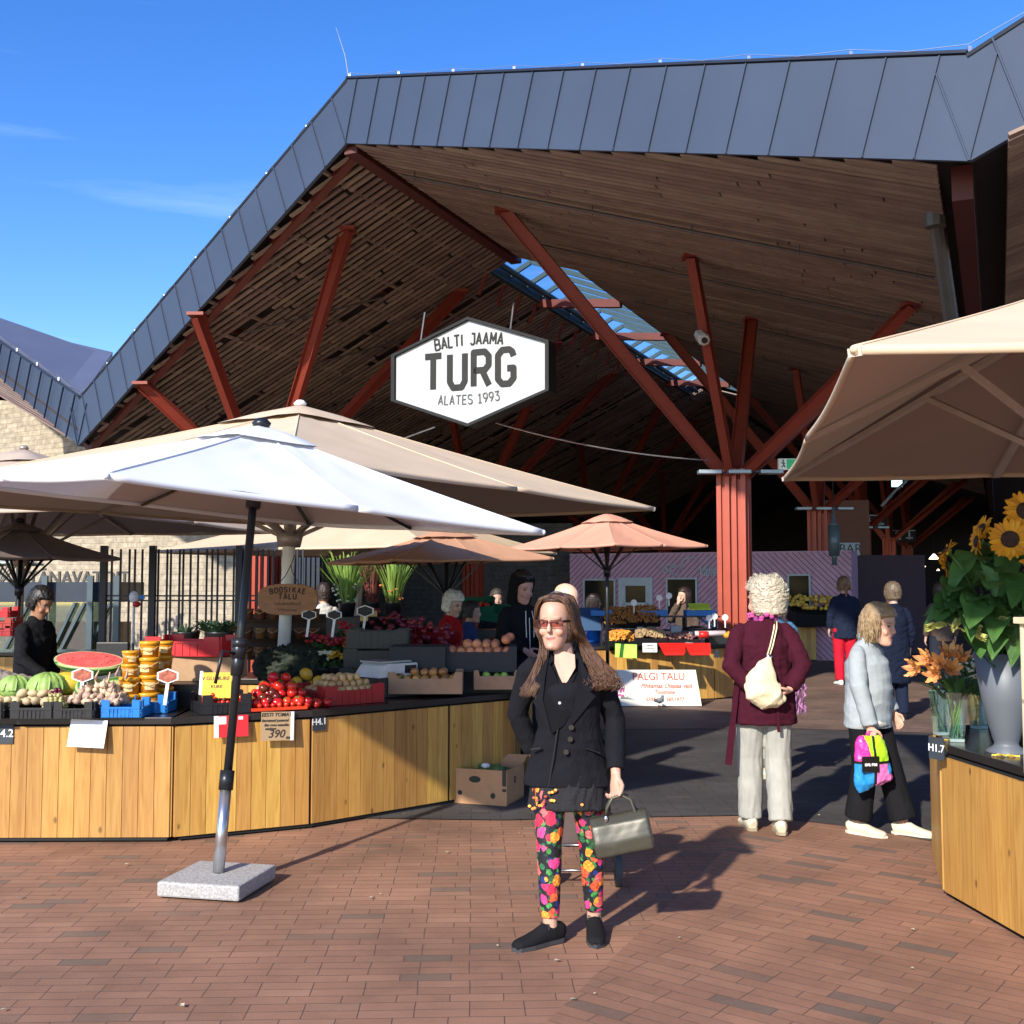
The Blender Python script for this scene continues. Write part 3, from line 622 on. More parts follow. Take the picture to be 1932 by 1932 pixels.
mb = MB(); mb.tube([at(1663, 955, 20), at(1690, 925, 20), at(1705, 912, 20), at(1720, 895, 20), at(1745, 890, 20)], .025, 6); ob = mb.build('metal_pipe', m_steel); tag(ob, 'bent bright metal pipe under the far roof at right', 'pipe')
# ------------------------------------------------------------------ umbrellas
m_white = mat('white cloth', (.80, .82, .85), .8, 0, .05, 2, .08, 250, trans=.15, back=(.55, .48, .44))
m_beige = mat('beige cloth', (.66, .50, .335), .85, 0, .07, 2, .12, 250, trans=.04, back=(.38, .225, .14))  # back tones paint canopy shade onto the underside of the same cloth
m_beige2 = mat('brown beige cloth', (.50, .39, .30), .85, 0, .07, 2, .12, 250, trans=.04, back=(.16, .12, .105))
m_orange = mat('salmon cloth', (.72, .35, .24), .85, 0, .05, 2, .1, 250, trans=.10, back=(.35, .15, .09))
m_pale_c = mat('pale green cloth', (.45, .50, .44), .85, trans=.1)
m_blackm = mat('black pole', (.018, .02, .024), .35, .3)
m_taupe = mat('taupe aluminium', (.34, .28, .25), .45, .3)
def umbrella(label, cs, apex, m, mrib, pole, group=None, sag=.02, vent=.26, prib=.014, struts=True, hubdrop=.75, nm='market_umbrella', cap=None, postm=None):
    cs = [Vector(c) for c in cs]; apex = Vector(apex); base = Vector(pole[0]); t = thing(nm, label, 'umbrella', base, 0, group)
    n = 14; mb = MB(); ctr = sum(cs, Vector())/4
    sgn = 1
    for i in range(4):
        a, b = cs[i], cs[(i+1) % 4]; mid = (a+b)/2; vs = []
        for seg, (p, q) in enumerate(((a, mid), (mid, b))):
            vs = []
            for r in range(n+1):
                for c in range(n+1):
                    e = p.lerp(q, c/n); rad = r/n
                    w = math.sin(math.pi*c/n)
                    P = apex.lerp(e, rad); P = P-UP*(sag*w*rad*.6+sag*.9*math.sin(math.pi*rad))
                    P = P+(ctr-P).normalized()*(w*.02*rad)+UP*(.007*w*math.sin(P.x*5.1+P.y*3.3+i)*math.sin(P.y*6.7+i)+.004*w*math.sin(rad*19+c))
                    vs.append(P)
            fs = [(r*(n+1)+c, (r+1)*(n+1)+c, (r+1)*(n+1)+c+1, r*(n+1)+c+1) for r in range(n) for c in range(n)]
            if (vs[-1]-vs[0]).cross(vs[n*(n+1)]-vs[-1]).z > 0: fs = [f[::-1] for f in fs]
            mb.add(vs, fs)
    mb.build('canopy', m, t, True, world=True)
    mb = MB()  # hem and corner pockets
    for i in range(4):
        a, b = cs[i], cs[(i+1) % 4]; mid = (a+b)/2
        for p, q in ((a, mid), (mid, b)):
            pts = []
            for c in range(n+1):
                e = p.lerp(q, c/n); w = math.sin(math.pi*c/n); pts.append(e-UP*(sag*w*.6+.012)+(ctr-e).normalized()*.02*w)
            mb.tube(pts, [(.012, .02)]*len(pts), 6)
    for k in range(8):
        e = cs[k//2] if k % 2 == 0 else (cs[k//2]+cs[(k//2+1) % 4])/2; mb.tube([apex.lerp(e, f)-UP*(sag*.9*math.sin(math.pi*f)-.003) for f in [.06+.94*i/10 for i in range(11)]], .005, 5)
    for c in cs: mb.ball(c-UP*.01, .017)
    mb.build('hem', m, t, True, world=True)
    if vent:   # raised wind vent
        mb = MB(); vs = []; top = apex+UP*.03; n2 = 16
        P4 = [apex.lerp(c, vent) for c in cs]
        rim = []
        for i in range(4):
            for k in range(n2//4): rim.append(P4[i].lerp(P4[(i+1) % 4], k/(n2//4))+UP*(.016+.008*math.sin(k*3.1+i*2)))
        vs = [top]+[top.lerp(r_, .55)+UP*.012 for r_ in rim]+rim
        fs = [(0, 1+k, 1+(k+1) % n2) for k in range(n2)]+[(1+k, 1+n2+k, 1+n2+(k+1) % n2, 1+(k+1) % n2) for k in range(n2)]
        mb.add(vs, fs); mb.build('wind_vent', m, t, True, world=True)
    mb = MB(); mb.lathe([(.05, 0), (.06, .02), (.03, .05)], 12, apex+UP*.02); mb.build('finial', cap or mrib, t, True, world=True)
    top = Vector(pole[1]); hub = base.lerp(top, 1-hubdrop/(top-base).length)
    ends = []
    for i in range(4): ends += [cs[i], (cs[i]+cs[(i+1) % 4])/2]
    for k, e in enumerate(ends):
        mb = MB(); drop = UP*(sag*.9+.03); st = apex-UP*.08
        pts = [st.lerp(e, f)-UP*(sag*.9*math.sin(math.pi*f)+.02) for f in (0, .25, .5, .75, 1)]
        for p, q in zip(pts, pts[1:]): mb.bar(p, q, prib*1.2, prib*2, side=UP)
        rb = mb.build('rib', mrib, t, world=True)
        if struts:
            mb = MB(); f = .45; mb.bar(hub, st.lerp(e, f)-UP*(sag*.9*math.sin(math.pi*f)+.03), prib*1.3, prib*1.9, side=UP); mb.build('brace', mrib, t, world=True)
    mb = MB(); r_ = pole[2]; mb.tube([base, top], r_, 14); mb.build('pole', postm or mrib, t, True, world=True)
    mb = MB(); mb.tube([hub-(top-base).normalized()*.06, hub+(top-base).normalized()*.06], [r_*1.8, r_*2.2], 14)
    mb.tube([top-(top-base).normalized()*.16, top-(top-base).normalized()*.08], [r_*1.3, r_*2.0], 14); mb.build('hub', mrib, t, True, world=True)
    return t
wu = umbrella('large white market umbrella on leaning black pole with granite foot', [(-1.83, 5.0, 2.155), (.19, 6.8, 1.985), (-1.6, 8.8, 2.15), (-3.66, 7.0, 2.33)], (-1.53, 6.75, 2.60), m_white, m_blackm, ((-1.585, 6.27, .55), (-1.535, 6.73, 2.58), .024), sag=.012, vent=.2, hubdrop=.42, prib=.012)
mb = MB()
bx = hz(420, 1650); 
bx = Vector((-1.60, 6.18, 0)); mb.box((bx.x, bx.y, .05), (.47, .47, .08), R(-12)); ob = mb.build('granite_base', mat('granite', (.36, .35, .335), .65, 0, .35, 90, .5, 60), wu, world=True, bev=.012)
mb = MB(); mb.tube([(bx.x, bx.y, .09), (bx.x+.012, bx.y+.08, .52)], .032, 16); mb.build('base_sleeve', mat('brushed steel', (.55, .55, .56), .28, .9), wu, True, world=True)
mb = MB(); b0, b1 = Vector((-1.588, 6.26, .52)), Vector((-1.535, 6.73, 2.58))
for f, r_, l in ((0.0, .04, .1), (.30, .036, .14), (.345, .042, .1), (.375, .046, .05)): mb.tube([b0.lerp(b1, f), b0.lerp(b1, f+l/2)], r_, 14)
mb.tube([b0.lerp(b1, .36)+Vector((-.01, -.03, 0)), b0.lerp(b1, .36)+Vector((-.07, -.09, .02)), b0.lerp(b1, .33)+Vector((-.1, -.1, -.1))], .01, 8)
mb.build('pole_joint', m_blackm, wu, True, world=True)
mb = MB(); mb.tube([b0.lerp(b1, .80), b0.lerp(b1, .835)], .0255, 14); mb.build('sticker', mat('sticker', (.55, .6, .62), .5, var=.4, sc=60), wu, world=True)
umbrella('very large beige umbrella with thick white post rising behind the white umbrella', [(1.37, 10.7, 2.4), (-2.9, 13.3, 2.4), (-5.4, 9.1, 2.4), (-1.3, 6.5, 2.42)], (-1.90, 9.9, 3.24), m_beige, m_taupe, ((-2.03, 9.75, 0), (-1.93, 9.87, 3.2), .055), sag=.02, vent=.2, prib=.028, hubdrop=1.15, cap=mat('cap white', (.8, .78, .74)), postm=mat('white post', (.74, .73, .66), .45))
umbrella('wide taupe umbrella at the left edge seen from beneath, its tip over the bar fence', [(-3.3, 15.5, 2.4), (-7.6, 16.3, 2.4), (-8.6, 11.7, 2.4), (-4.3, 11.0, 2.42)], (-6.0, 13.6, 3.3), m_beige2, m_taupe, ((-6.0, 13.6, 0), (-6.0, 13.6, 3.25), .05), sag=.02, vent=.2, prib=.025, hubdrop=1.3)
umbrella('small brown umbrella with thin dark pole beneath the wide taupe umbrella', [(-4.55, 12.9, 1.97), (-5.7, 14, 2.0), (-6.7, 12.6, 1.97), (-5.5, 11.4, 1.97)], (-5.6, 12.65, 2.35), mat('shade-darkened taupe cloth', (.20, .15, .13), .85, back=(.10, .08, .07)), m_blackm, ((-5.38, 12.1, 0), (-5.55, 12.6, 2.33), .025), sag=.03)  # cloth colour darkened to paint in the shade of the umbrella above
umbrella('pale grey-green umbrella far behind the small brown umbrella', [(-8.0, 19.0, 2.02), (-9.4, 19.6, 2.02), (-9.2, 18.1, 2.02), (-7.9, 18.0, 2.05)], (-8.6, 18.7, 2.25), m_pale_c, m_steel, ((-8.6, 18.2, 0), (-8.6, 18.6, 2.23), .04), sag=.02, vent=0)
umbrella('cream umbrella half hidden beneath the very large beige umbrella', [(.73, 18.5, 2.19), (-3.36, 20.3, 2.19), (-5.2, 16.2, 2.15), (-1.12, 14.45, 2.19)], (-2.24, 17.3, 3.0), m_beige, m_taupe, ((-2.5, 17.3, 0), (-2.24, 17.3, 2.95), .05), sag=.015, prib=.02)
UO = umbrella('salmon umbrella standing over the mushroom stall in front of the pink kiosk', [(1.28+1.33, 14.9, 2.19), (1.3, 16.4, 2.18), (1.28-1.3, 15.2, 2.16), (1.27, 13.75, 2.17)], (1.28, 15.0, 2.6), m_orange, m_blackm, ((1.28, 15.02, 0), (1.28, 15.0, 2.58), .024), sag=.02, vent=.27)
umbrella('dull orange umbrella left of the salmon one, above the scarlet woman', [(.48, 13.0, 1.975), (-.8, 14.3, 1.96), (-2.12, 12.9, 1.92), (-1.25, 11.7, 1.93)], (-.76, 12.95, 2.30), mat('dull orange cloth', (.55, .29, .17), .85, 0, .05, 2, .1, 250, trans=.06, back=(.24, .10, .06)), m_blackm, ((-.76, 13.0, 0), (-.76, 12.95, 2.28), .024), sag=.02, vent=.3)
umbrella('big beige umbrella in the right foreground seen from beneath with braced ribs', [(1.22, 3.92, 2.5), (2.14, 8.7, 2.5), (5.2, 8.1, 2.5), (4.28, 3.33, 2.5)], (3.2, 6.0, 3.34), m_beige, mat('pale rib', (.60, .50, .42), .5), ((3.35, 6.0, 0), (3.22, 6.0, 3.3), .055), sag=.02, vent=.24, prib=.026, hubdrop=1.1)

# ------------------------------------------------------------------ counters
def woodmat(name, col, isl=.26):
    m = bpy.data.materials.new(name); m.use_nodes = True; t = m.node_tree; n = t.nodes; L = t.links; b = n['Principled BSDF']
    co = n.new('ShaderNodeTexCoord'); mp = n.new('ShaderNodeMapping'); mp.inputs['Scale'].default_value = (1, 1, .06); L.new(co.outputs['Object'], mp.inputs[0])
    g = n.new('ShaderNodeNewGeometry'); cb = n.new('ShaderNodeVectorMath'); cb.operation = 'ADD'
    sc_ = n.new('ShaderNodeVectorMath'); sc_.operation = 'SCALE'; sc_.inputs['Scale'].default_value = 40
    L.new(g.outputs['Random Per Island'], sc_.inputs[0]); L.new(mp.outputs[0], cb.inputs[0]); L.new(sc_.outputs[0], cb.inputs[1])
    no = n.new('ShaderNodeTexNoise'); no.inputs['Scale'].default_value = 38; no.inputs['Detail'].default_value = 6; no.inputs['Distortion'].default_value = 1.2; L.new(cb.outputs[0], no.inputs['Vector'])
    rp = n.new('ShaderNodeValToRGB'); e = rp.color_ramp.elements; e[0].position = .3; e[0].color = (col[0]*.76, col[1]*.66, col[2]*.5, 1); e[1].position = .62; e[1].color = (*col, 1); L.new(no.outputs[0], rp.inputs[0])
    mr = n.new('ShaderNodeMapRange'); mr.inputs[3].default_value = 1-isl; mr.inputs[4].default_value = 1+isl*.5; L.new(g.outputs['Random Per Island'], mr.inputs[0])
    # knots
    m2 = n.new('ShaderNodeMapping'); m2.inputs['Scale'].default_value = (1, 1, .55); L.new(co.outputs['Object'], m2.inputs[0])
    vo = n.new('ShaderNodeTexVoronoi'); vo.inputs['Scale'].default_value = 6.5; L.new(m2.outputs[0], vo.inputs['Vector'])
    kr = n.new('ShaderNodeMapRange'); kr.inputs[1].default_value = .045; kr.inputs[2].default_value = .1; kr.inputs[3].default_value = .42; kr.inputs[4].default_value = 1; L.new(vo.outputs['Distance'], kr.inputs[0])
    # weathering
    n4 = n.new('ShaderNodeTexNoise'); n4.inputs['Scale'].default_value = 2.2; n4.inputs['Detail'].default_value = 5; L.new(mp.outputs[0], n4.inputs['Vector'])
    r4 = n.new('ShaderNodeMapRange'); r4.inputs[1].default_value = .35; r4.inputs[2].default_value = .7; r4.inputs[3].default_value = 1.08; r4.inputs[4].default_value = .78; L.new(n4.outputs[0], r4.inputs[0])
    a = n.new('ShaderNodeMath'); a.operation = 'MULTIPLY'; L.new(mr.outputs[0], a.inputs[0]); L.new(kr.outputs[0], a.inputs[1])
    a2 = n.new('ShaderNodeMath'); a2.operation = 'MULTIPLY'; L.new(a.outputs[0], a2.inputs[0]); L.new(r4.outputs[0], a2.inputs[1])
    h = n.new('ShaderNodeHueSaturation'); L.new(rp.outputs[0], h.inputs['Color']); L.new(a2.outputs[0], h.inputs['Value'])
    hu = n.new('ShaderNodeMapRange'); hu.inputs[3].default_value = .49; hu.inputs[4].default_value = .507; L.new(g.outputs['Random Per Island'], hu.inputs[0]); L.new(hu.outputs[0], h.inputs['Hue'])
    L.new(h.outputs[0], b.inputs['Base Color']); b.inputs['Roughness'].default_value = .5
    bp = n.new('ShaderNodeBump'); bp.inputs['Strength'].default_value = .15; L.new(no.outputs[0], bp.inputs['Height']); L.new(bp.outputs[0], b.inputs['Normal']); return m
m_ply = woodmat('stained pine boards', (.58, .325, .078))
m_top = mat('black counter top', (.022, .020, .020), .22, 0, .3, 2)
m_kick = mat('black plinth', (.01, .01, .01), .8)
def counter(label, poly, H=.80, name='market_counter', inner=None, bw=.105, flush=None):
    """poly: outline on the ground, counter-clockwise; boards on every side"""
    P = [Vector((x, y, 0)) for x, y in poly]; c = sum(P, Vector())/len(P); t = thing(name, label, 'market counter', c)
    mb = MB(); tr = MB(); n = len(P)
    for i in range(n):
        a, b = P[i], P[(i+1) % n]; d = b-a; L = d.length; dn = d.normalized(); nr = Vector((dn.y, -dn.x, 0)); k = max(1, round(L/bw)); w = (L-.02)/k
        ang = math.atan2(dn.y, dn.x)
        for j in range(k):
            p = a+dn*(.01+w*(j+.5)); mb.box(p-nr*.010+UP*((H-.06+.035)/2), (w-.0035, .02, H-.06-.035), ang)
    core = [((p-c)*.985+c-P[0]*0) for p in P]
    mb.build('boards', m_ply, t, world=True)
    cr = MB(); cr.prism([(c.x+(p.x-c.x)*.975, c.y+(p.y-c.y)*.975) for p in P], .0+.013, H-.055); cr.build('plinth', m_kick, t, world=True)
    o = MB(); out = []
    for i in range(n):
        p0, p1, p2 = P[i-1], P[i], P[(i+1) % n]; d1 = (p1-p0).normalized(); d2 = (p2-p1).normalized(); n1 = Vector((d1.y, -d1.x, 0)); n2 = Vector((d2.y, -d2.x, 0)); m_ = (n1+n2); m_ = m_/max(.3, m_.length_squared)*2*.02; out.append((p1.x+m_.x, p1.y+m_.y))
    o.prism(out, H-.045, H); o.build('counter_top', m_top, t, world=True, bev=.004); return t
gA, gB, gC, gD, gE = [hz(u, v) for u, v in ((-260, 1592), (325, 1590), (585, 1564), (847, 1519), (971, 1498))]
def inset(p, q, w):
    d = (q-p).normalized(); return Vector((-d.y, d.x, 0))*w
i1 = inset(gB, gC, .72); i2 = inset(gC, gD, .72)
iB = gB+Vector((-.05, .72, 0)); iC = gC+(i1+i2).normalized()*.73; iE = gE+Vector((-.62, .42, 0)); iD = gD+(i2+Vector((-.4, .6, 0))).normalized()*.74
counter('long timber market counter at the left edge with the H4.2 tag', [(p.x, p.y) for p in (gA, gB-Vector((.012, 0, 0)), iB, gA+Vector((0, .72, 0)))])
ct = counter('curved timber market counter with the H4.1 tag, holding tomatoes and cartons', [(p.x, p.y) for p in (gB, gC, gD, gE, gE+Vector((.05, .35, 0)), iE, iD, iC, iB)])
counter('rear timber counter of the round stall under the flowers and black crates', [(-4.4, 10.5), (-2.2, 10.25), (-.5, 9.9), (.15, 9.4), (.2, 10.6), (-2.2, 11.0), (-4.4, 11.2)])
counter('far timber counter behind the tilted white farm board, with mushrooms on it', [(hz(900, 1330).x, 15.3), (hz(1349, 1322).x, hz(1349, 1322).y), (3.45, 16.6), (3.3, 17.6), (.0, 16.6), (-.5, 16.2)])
counter('timber counter with flower vases in the right foreground', [(2.31, 6.03), (2.56, 6.85), (3.6, 7.1), (3.6, 4.3), (2.47, 4.3)], bw=.5)
c5 = hz(1530, 1248); counter('small timber counter deep in the hall beneath the pile of yellow fruit', [(c5.x-.5, c5.y), (c5.x+.12, c5.y), (c5.x+.3, c5.y+1.5), (c5.x-.5, c5.y+1.5)])
counter('timber counter at the far left behind the seller in black', [(-7.2, 14.3), (-4.5, 14.3), (-4.5, 15.0), (-7.2, 15.0)])
# number tags and paper notes on the counter fronts
def card(label, name, cat, pos, w, h, col, rz=0, tilt=0, txt=None, lift=.02, th=.004, roll=0, group=None, mt=None):
    t = thing(name, label, cat, pos, rz, group); t.rotation_euler = (tilt, roll, rz)
    mb = MB(); mb.box((0, 0, 0), (w, th, h)); mb.build('sheet', mt or mat('card %s' % (col,), col, .6, var=.04), t)
    for (s, size, m, x, z, sh) in (txt or []):
        text(s, size, m, 'lettering', t, (x, -th/2-.0015, z), ext=.0008, bold=.0006, shear=sh)
    return t
m_ink = mat('ink', (.03, .025, .02)); m_wl = mat('white letter', (.8, .8, .8)); m_redink = mat('red ink', (.55, .08, .04)); m_slate = mat('slate tag', (.03, .04, .05), .6)
def front(u, v, A_, B_, off=.02):
    n = Vector(((B_-A_).y, -(B_-A_).x, 0)).normalized(); d = ray(u, v); c = Vector((0, 0, CAMH)); t = ((A_+n*off)-c).dot(n)/d.dot(n); return c+d*t, math.atan2((B_-A_).y, (B_-A_).x)
p, a = front(602, 1362, gC, gD, .008); card('slate grey number tag reading H4.1 on the curved counter front', 'number_tag', 'sign', p, .105, .115, (.03, .04, .05), a, txt=[('H4.1', .062, m_wl, 0, 0, 0)], mt=m_slate)
p, a = front(6, 1384, gA, gB, .008); card('slate grey number tag reading H4.2 cut by the left picture edge', 'number_tag', 'sign', p, .13, .13, (.03, .04, .05), a, txt=[('H4.2', .07, m_wl, 0, 0, 0)], mt=m_slate)
p, a = front(165, 1384, gA, gB, .05); card('blank white sheet hanging on the left counter front', 'paper_sheet', 'paper', p, .235, .175, (.85, .85, .85), a, R(-14), roll=R(3))
p, a = front(437, 1370, gB, gC, .04); t_ = card('red and white leaflet behind the black umbrella pole', 'leaflet', 'paper', p, .22, .14, (.60, .02, .03), a, R(-6))
mb = MB(); mb.box((-.1, -.003, 0), (.03, .003, .14)); mb.box((-.06, -.0028, .04), (.05, .002, .05), 0); mb.box((.06, -.0028, .05), (.03, .002, .02), 0); mb.build('white_band', m_wl, t_)
p, a = front(524, 1370, gB, gC, .05); t_ = card('brown cardboard price note reading 390 in black handwriting', 'price_note', 'price sign', p, .225, .19, (.40, .27, .15), a, R(-5), roll=R(2), txt=[('EESTI TOMAT', .034, m_ink, -.01, .075, .2), ('kasvanud peenral', .026, m_ink, -.02, .038, .3), ('ilus roos maasika', .024, m_ink, -.01, .008, .3), ('maitsev', .024, m_ink, -.05, -.016, .3), ('390', .075, m_ink, -.01, -.052, .25), ('€/kg', .022, m_ink, .075, -.078, .2)])
mb = MB(); mb.box((.098, -.004, 0), (.022, .003, .19)); mb.build('white_strip', m_wl, t_)
p = hz(1766, 1408, .72); card('slate grey number tag reading H1.7 on the right counter corner', 'number_tag', 'sign', at(1767, 1412, 5.93), .10, .115, (.03, .04, .05), R(-62), txt=[('H1.7', .055, m_wl, 0, 0, 0)], mt=m_slate)
t_ = card('yellow curled handwritten sheet above the pepper crate', 'paper_sheet', 'paper', at(409, 1293, 7.5), .19, .17, (.80, .48, .02), R(3), R(-12), txt=[('V.GU MURE', .036, m_ink, -.01, .045, .1), ('KURK', .03, m_ink, 0, -.01, .1)])
mb = MB(); mb.box((-.105, 0, 0), (.02, .006, .19)); mb.build('white_strip', m_wl, t_)
# Palgi Talu board
pb = at(1240, 1298, 15.25); t = thing('farm_board', 'large white leaning board reading PALGI TALU in red letters', 'sign', (pb.x, 15.25, .02)); t.rotation_euler = (R(-13), 0, 0)
mb = MB(); mb.prism([(-.62, 0), (.60, .0), (.54, .49), (-.62, .49)], -.01, .01, M=RX); mb.build('board', mat('board white', (.80, .76, .66), .5, var=.05), t)
for s, sz, x, z, sh in (('PALGI TALU', .145, .03, .395, 0), ('Pihkamaa Otepaa vald', .085, .13, .27, .3), ('Tootmine', .075, .1, .185, .3), ('5595615  5851977', .075, .1, .085, .2)):
    text(s, sz, m_redink, 'lettering', t, (x, -.014, z), ext=.0015, bold=.0012, shear=sh, sx=.92)
mb = MB(); random.seed(5)
for i in range(16): mb.ball((-.5+random.uniform(-.05, .05), -.014, .18+random.uniform(-.06, .06)), (.016, .004, .016), 6, k=4)
mb.build('painted_flowers', mat('painted magenta', (.45, .08, .25), .6, isl=.4), t)
mb = MB()
for i in range(6): mb.tube([(-.5, -.013, .1), (-.45+i*.03, -.013, .16-i*.015)], .004, 4)
mb.tube([(-.42, -.013, .11), (-.3, -.013, .2)], .004, 4); mb.build('painted_leaves', mat('painted grey green', (.2, .26, .24)), t)
# ------------------------------------------------------------------ produce, crates and stall equipment
CH = .80; CR = random.Random(21)
def place(u, Y, z=CH): d = ray(u, 1105); return Vector((d.x/d.y*Y, Y, z))
def crate(label, loc, rz, w, d, h, m, group=None, cut=.35, th=.008, ribs=True, lattice=False, feet=True):
    t = thing('crate', label, 'crate', loc, rz, group); mb = MB()
    mb.box((0, 0, .008), (w, d, .012))
    for sx, sy, L, a in ((0, -d/2, w, 0), (0, d/2, w, 0), (-w/2, 0, d, 90), (w/2, 0, d, 90)):
        M = Matrix.Translation((sx, sy, 0)) @ Matrix.Rotation(R(a), 4, 'Z'); c = cut*h
        L2 = L-th*1.0 if a == 0 else L-2*th-.001
        if lattice:
            mb.box((0, 0, .02), (L2, th, .03), M=M); mb.box((0, 0, h-c-.012), (L2, th, .024), M=M)
            k = int(L2/.018)
            for i in range(k):
                x = -L2/2+(i+.5)*L2/k; mb.bar(M @ Vector((x-.018, 0, .03)), M @ Vector((x+.018, 0, h-c-.02)), .005, th*.7, side=(0, 0, 1)); mb.bar(M @ Vector((x+.018, .001, .03)), M @ Vector((x-.018, .001, h-c-.02)), .005, th*.7, side=(0, 0, 1))
            mb.box((.1*L2, -th*.2, (h-c)/2), (L2*.28, th*1.3, (h-c)*.55), M=M)
        else: mb.box((0, 0, (h-c)/2+.004), (L2, th, h-c), M=M)
        for x in (-1, 1): mb.box((x*(L2/2-L2*.11), -.001 if a == 0 else 0, h/2+.005), (L2*.2, th*1.5, h), M=M)
        if ribs:
            for i in range(7): mb.box((-L2*.3+i*L2*.1, (-th if (a == 0 and sy < 0) or (a == 90 and sx > 0) else th)*.8, (h-c)/2), (.006, th*.7, (h-c)*.8), M=M)
            mb.box((0, (-th if (a == 0 and sy < 0) or (a == 90 and sx > 0) else th)*.9, h-c-.006), (L2, th*.9, .010), M=M)
    mb.build('crate_body', m, t); return t
def carton(label, loc, rz, w, d, h, m, cut=.3, group=None, hole=False):
    t = thing('carton', label, 'carton', loc, rz, group); mb = MB(); th = .006; mb.box((0, 0, .005), (w, d, .008))
    for sy in (-d/2, d/2):
        c = cut*h; e = w*.13; pl = [(-w/2, 0), (w/2, 0), (w/2, h), (w/2-e*.75, h), (w/2-e, h-c), (-w/2+e, h-c), (-w/2+e*.75, h), (-w/2, h)]
        mb.prism(pl, -th/2, th/2, M=Matrix.Translation((0, sy, 0)) @ RX)
    for sx in (-w/2+th/2, w/2-th/2):
        c = cut*h*.9; e = d*.22; D = d-th*1.2; pl = [(-D/2, 0), (D/2, 0), (D/2, h), (D/2-e*.75, h), (D/2-e, h-c), (-D/2+e, h-c), (-D/2+e*.75, h), (-D/2, h)]
        mb.prism(pl, -th/2, th/2, M=Matrix.Translation((sx, 0, 0)) @ Matrix.Rotation(math.pi/2, 4, 'Z') @ RX)
    mb.build('carton_body', m, t); return t
m_bc = mat('black crate plastic', (.014, .014, .016), .4, bump=.05); m_blc = mat('blue crate plastic', (.005, .16, .50), .4); m_rc = mat('red crate plastic', (.50, .012, .018), .4); m_rcd = mat('dark red crate plastic', (.33, .012, .016), .45)
m_card = mat('cardboard', (.40, .245, .14), .85, 0, .12, 12, .1, 80, rnd=.08); m_cardb = mat('black cardboard', (.028, .028, .032), .7); m_crate_g = mat('green crate plastic', (.01, .11, .06), .5)
# fruit prototypes -------------------------------------------------
def fruit_mesh(name, r, m, sx=1, sz=1, n=10, k=7, bumps=0, stem=None):
    mb = MB(); mb.ball((0, 0, 0), (r*sx, r, r*sz), n, k=k)
    if bumps: mb.v = [tuple(Vector(v)*(1+bumps*math.cos(5*math.atan2(v[1], v[0])))) for v in mb.v]
    sd_ = len(name); mb.v = [tuple(Vector(v)*(1+.05*math.sin(v[0]/r*2.1+sd_)*math.cos(v[1]/r*1.7+v[2]/r*1.3)+.02*math.sin(v[2]/r*4+v[0]/r*3))) for v in mb.v]; ms = [m]
    if stem:
        o = len(mb.f)
        for a in range(5): mb.tube([(0, 0, r*sz*.93), (r*.35*math.cos(a*1.257), r*.35*math.sin(a*1.257), r*sz*.99), (r*.55*math.cos(a*1.257), r*.55*math.sin(a*1.257), r*sz*.84)], [r*.09, r*.07, r*.02], 4, mi=1)
        mb.tube([(0, 0, r*sz*.9), (0, 0, r*sz*1.15)], r*.07, 5, mi=1); ms = [m, stem]
    return mb.mesh(name, ms, True)
m_tom = mat('tomato skin', (.58, .018, .012), .18, 0, .12, 8, rnd=.1, spec=.6); m_stem = mat('green stem', (.08, .16, .03), .6)
def scatter(name, label, cat, group, me, pts, sc=(.9, 1.1), seed=1):
    rn = random.Random(seed)
    for p in pts:
        o = bpy.data.objects.new(name, me); COL.objects.link(o); o.location = p; o.rotation_euler = (rn.uniform(-.7, .7), rn.uniform(-.7, .7), rn.uniform(0, 6.28)); k = rn.uniform(*sc); o.scale = (k, k, k*rn.uniform(.94, 1.05)); tag(o, label, cat, group)
def heap(c, rz, w, d, z0, zh, r, n, seed=1, pw=2):
    """packed heap: jittered layers over a dome"""
    rn = random.Random(seed); out = []; cs, sn = math.cos(rz), math.sin(rz); z = z0
    L = 0
    while len(out) < n and z <= z0+zh+1e-6:
        f = 1-(z-z0)/(zh+.02)*.75; ww, dd = w*f, d*f; nx = max(1, int(ww/(2*r))); ny = max(1, int(dd/(2*r)))
        for j in range(ny):
            for i in range(nx):
                x = (-ww/2+ww*(i+.5+.25*(L % 2))/nx)+rn.uniform(-.15, .15)*r; y = -dd/2+dd*(j+.5+.25*(L % 2))/ny+rn.uniform(-.15, .15)*r
                if len(out) < n: out.append(Vector((c[0]+x*cs-y*sn, c[1]+x*sn+y*cs, z+rn.uniform(-.1, .1)*r)))
        z += r*1.45; L += 1
    return out
aB = math.atan2((gC-gB).y, (gC-gB).x); aC = math.atan2((gD-gC).y, (gD-gC).x)
# left counter goods: four low crates at the front edge
cr0 = crate('black crate with white slash marks cut by the left picture edge', place(-2, 7.32), R(1), .24, .34, .10, m_bc)
mb = MB(); [mb.bar((.02+i*.022, -.178, .03), (.035+i*.022, -.178, .065), .008, .003, side=(1, 0, 0)) for i in range(3)]; mb.build('slash_mark', m_wl, cr0)
crate('black lattice crate of small pale potatoes below the yellow melon', place(86, 7.34), R(1), .27, .34, .105, m_bc)
crate('black lattice crate under the garlic heap', place(163, 7.34), R(1), .25, .34, .105, m_bc, lattice=True)
crate('blue lattice crate front one beside the garlic', place(243, 7.33), R(1), .255, .20, .11, m_blc, lattice=True)
crate('blue lattice crate standing behind the front blue one', place(292, 7.60), R(1), .26, .24, .12, m_blc, lattice=True)
mat('garlic skin', (.52, .37, .26), .6, 0, .3, 40, .3, 60, rnd=.3)
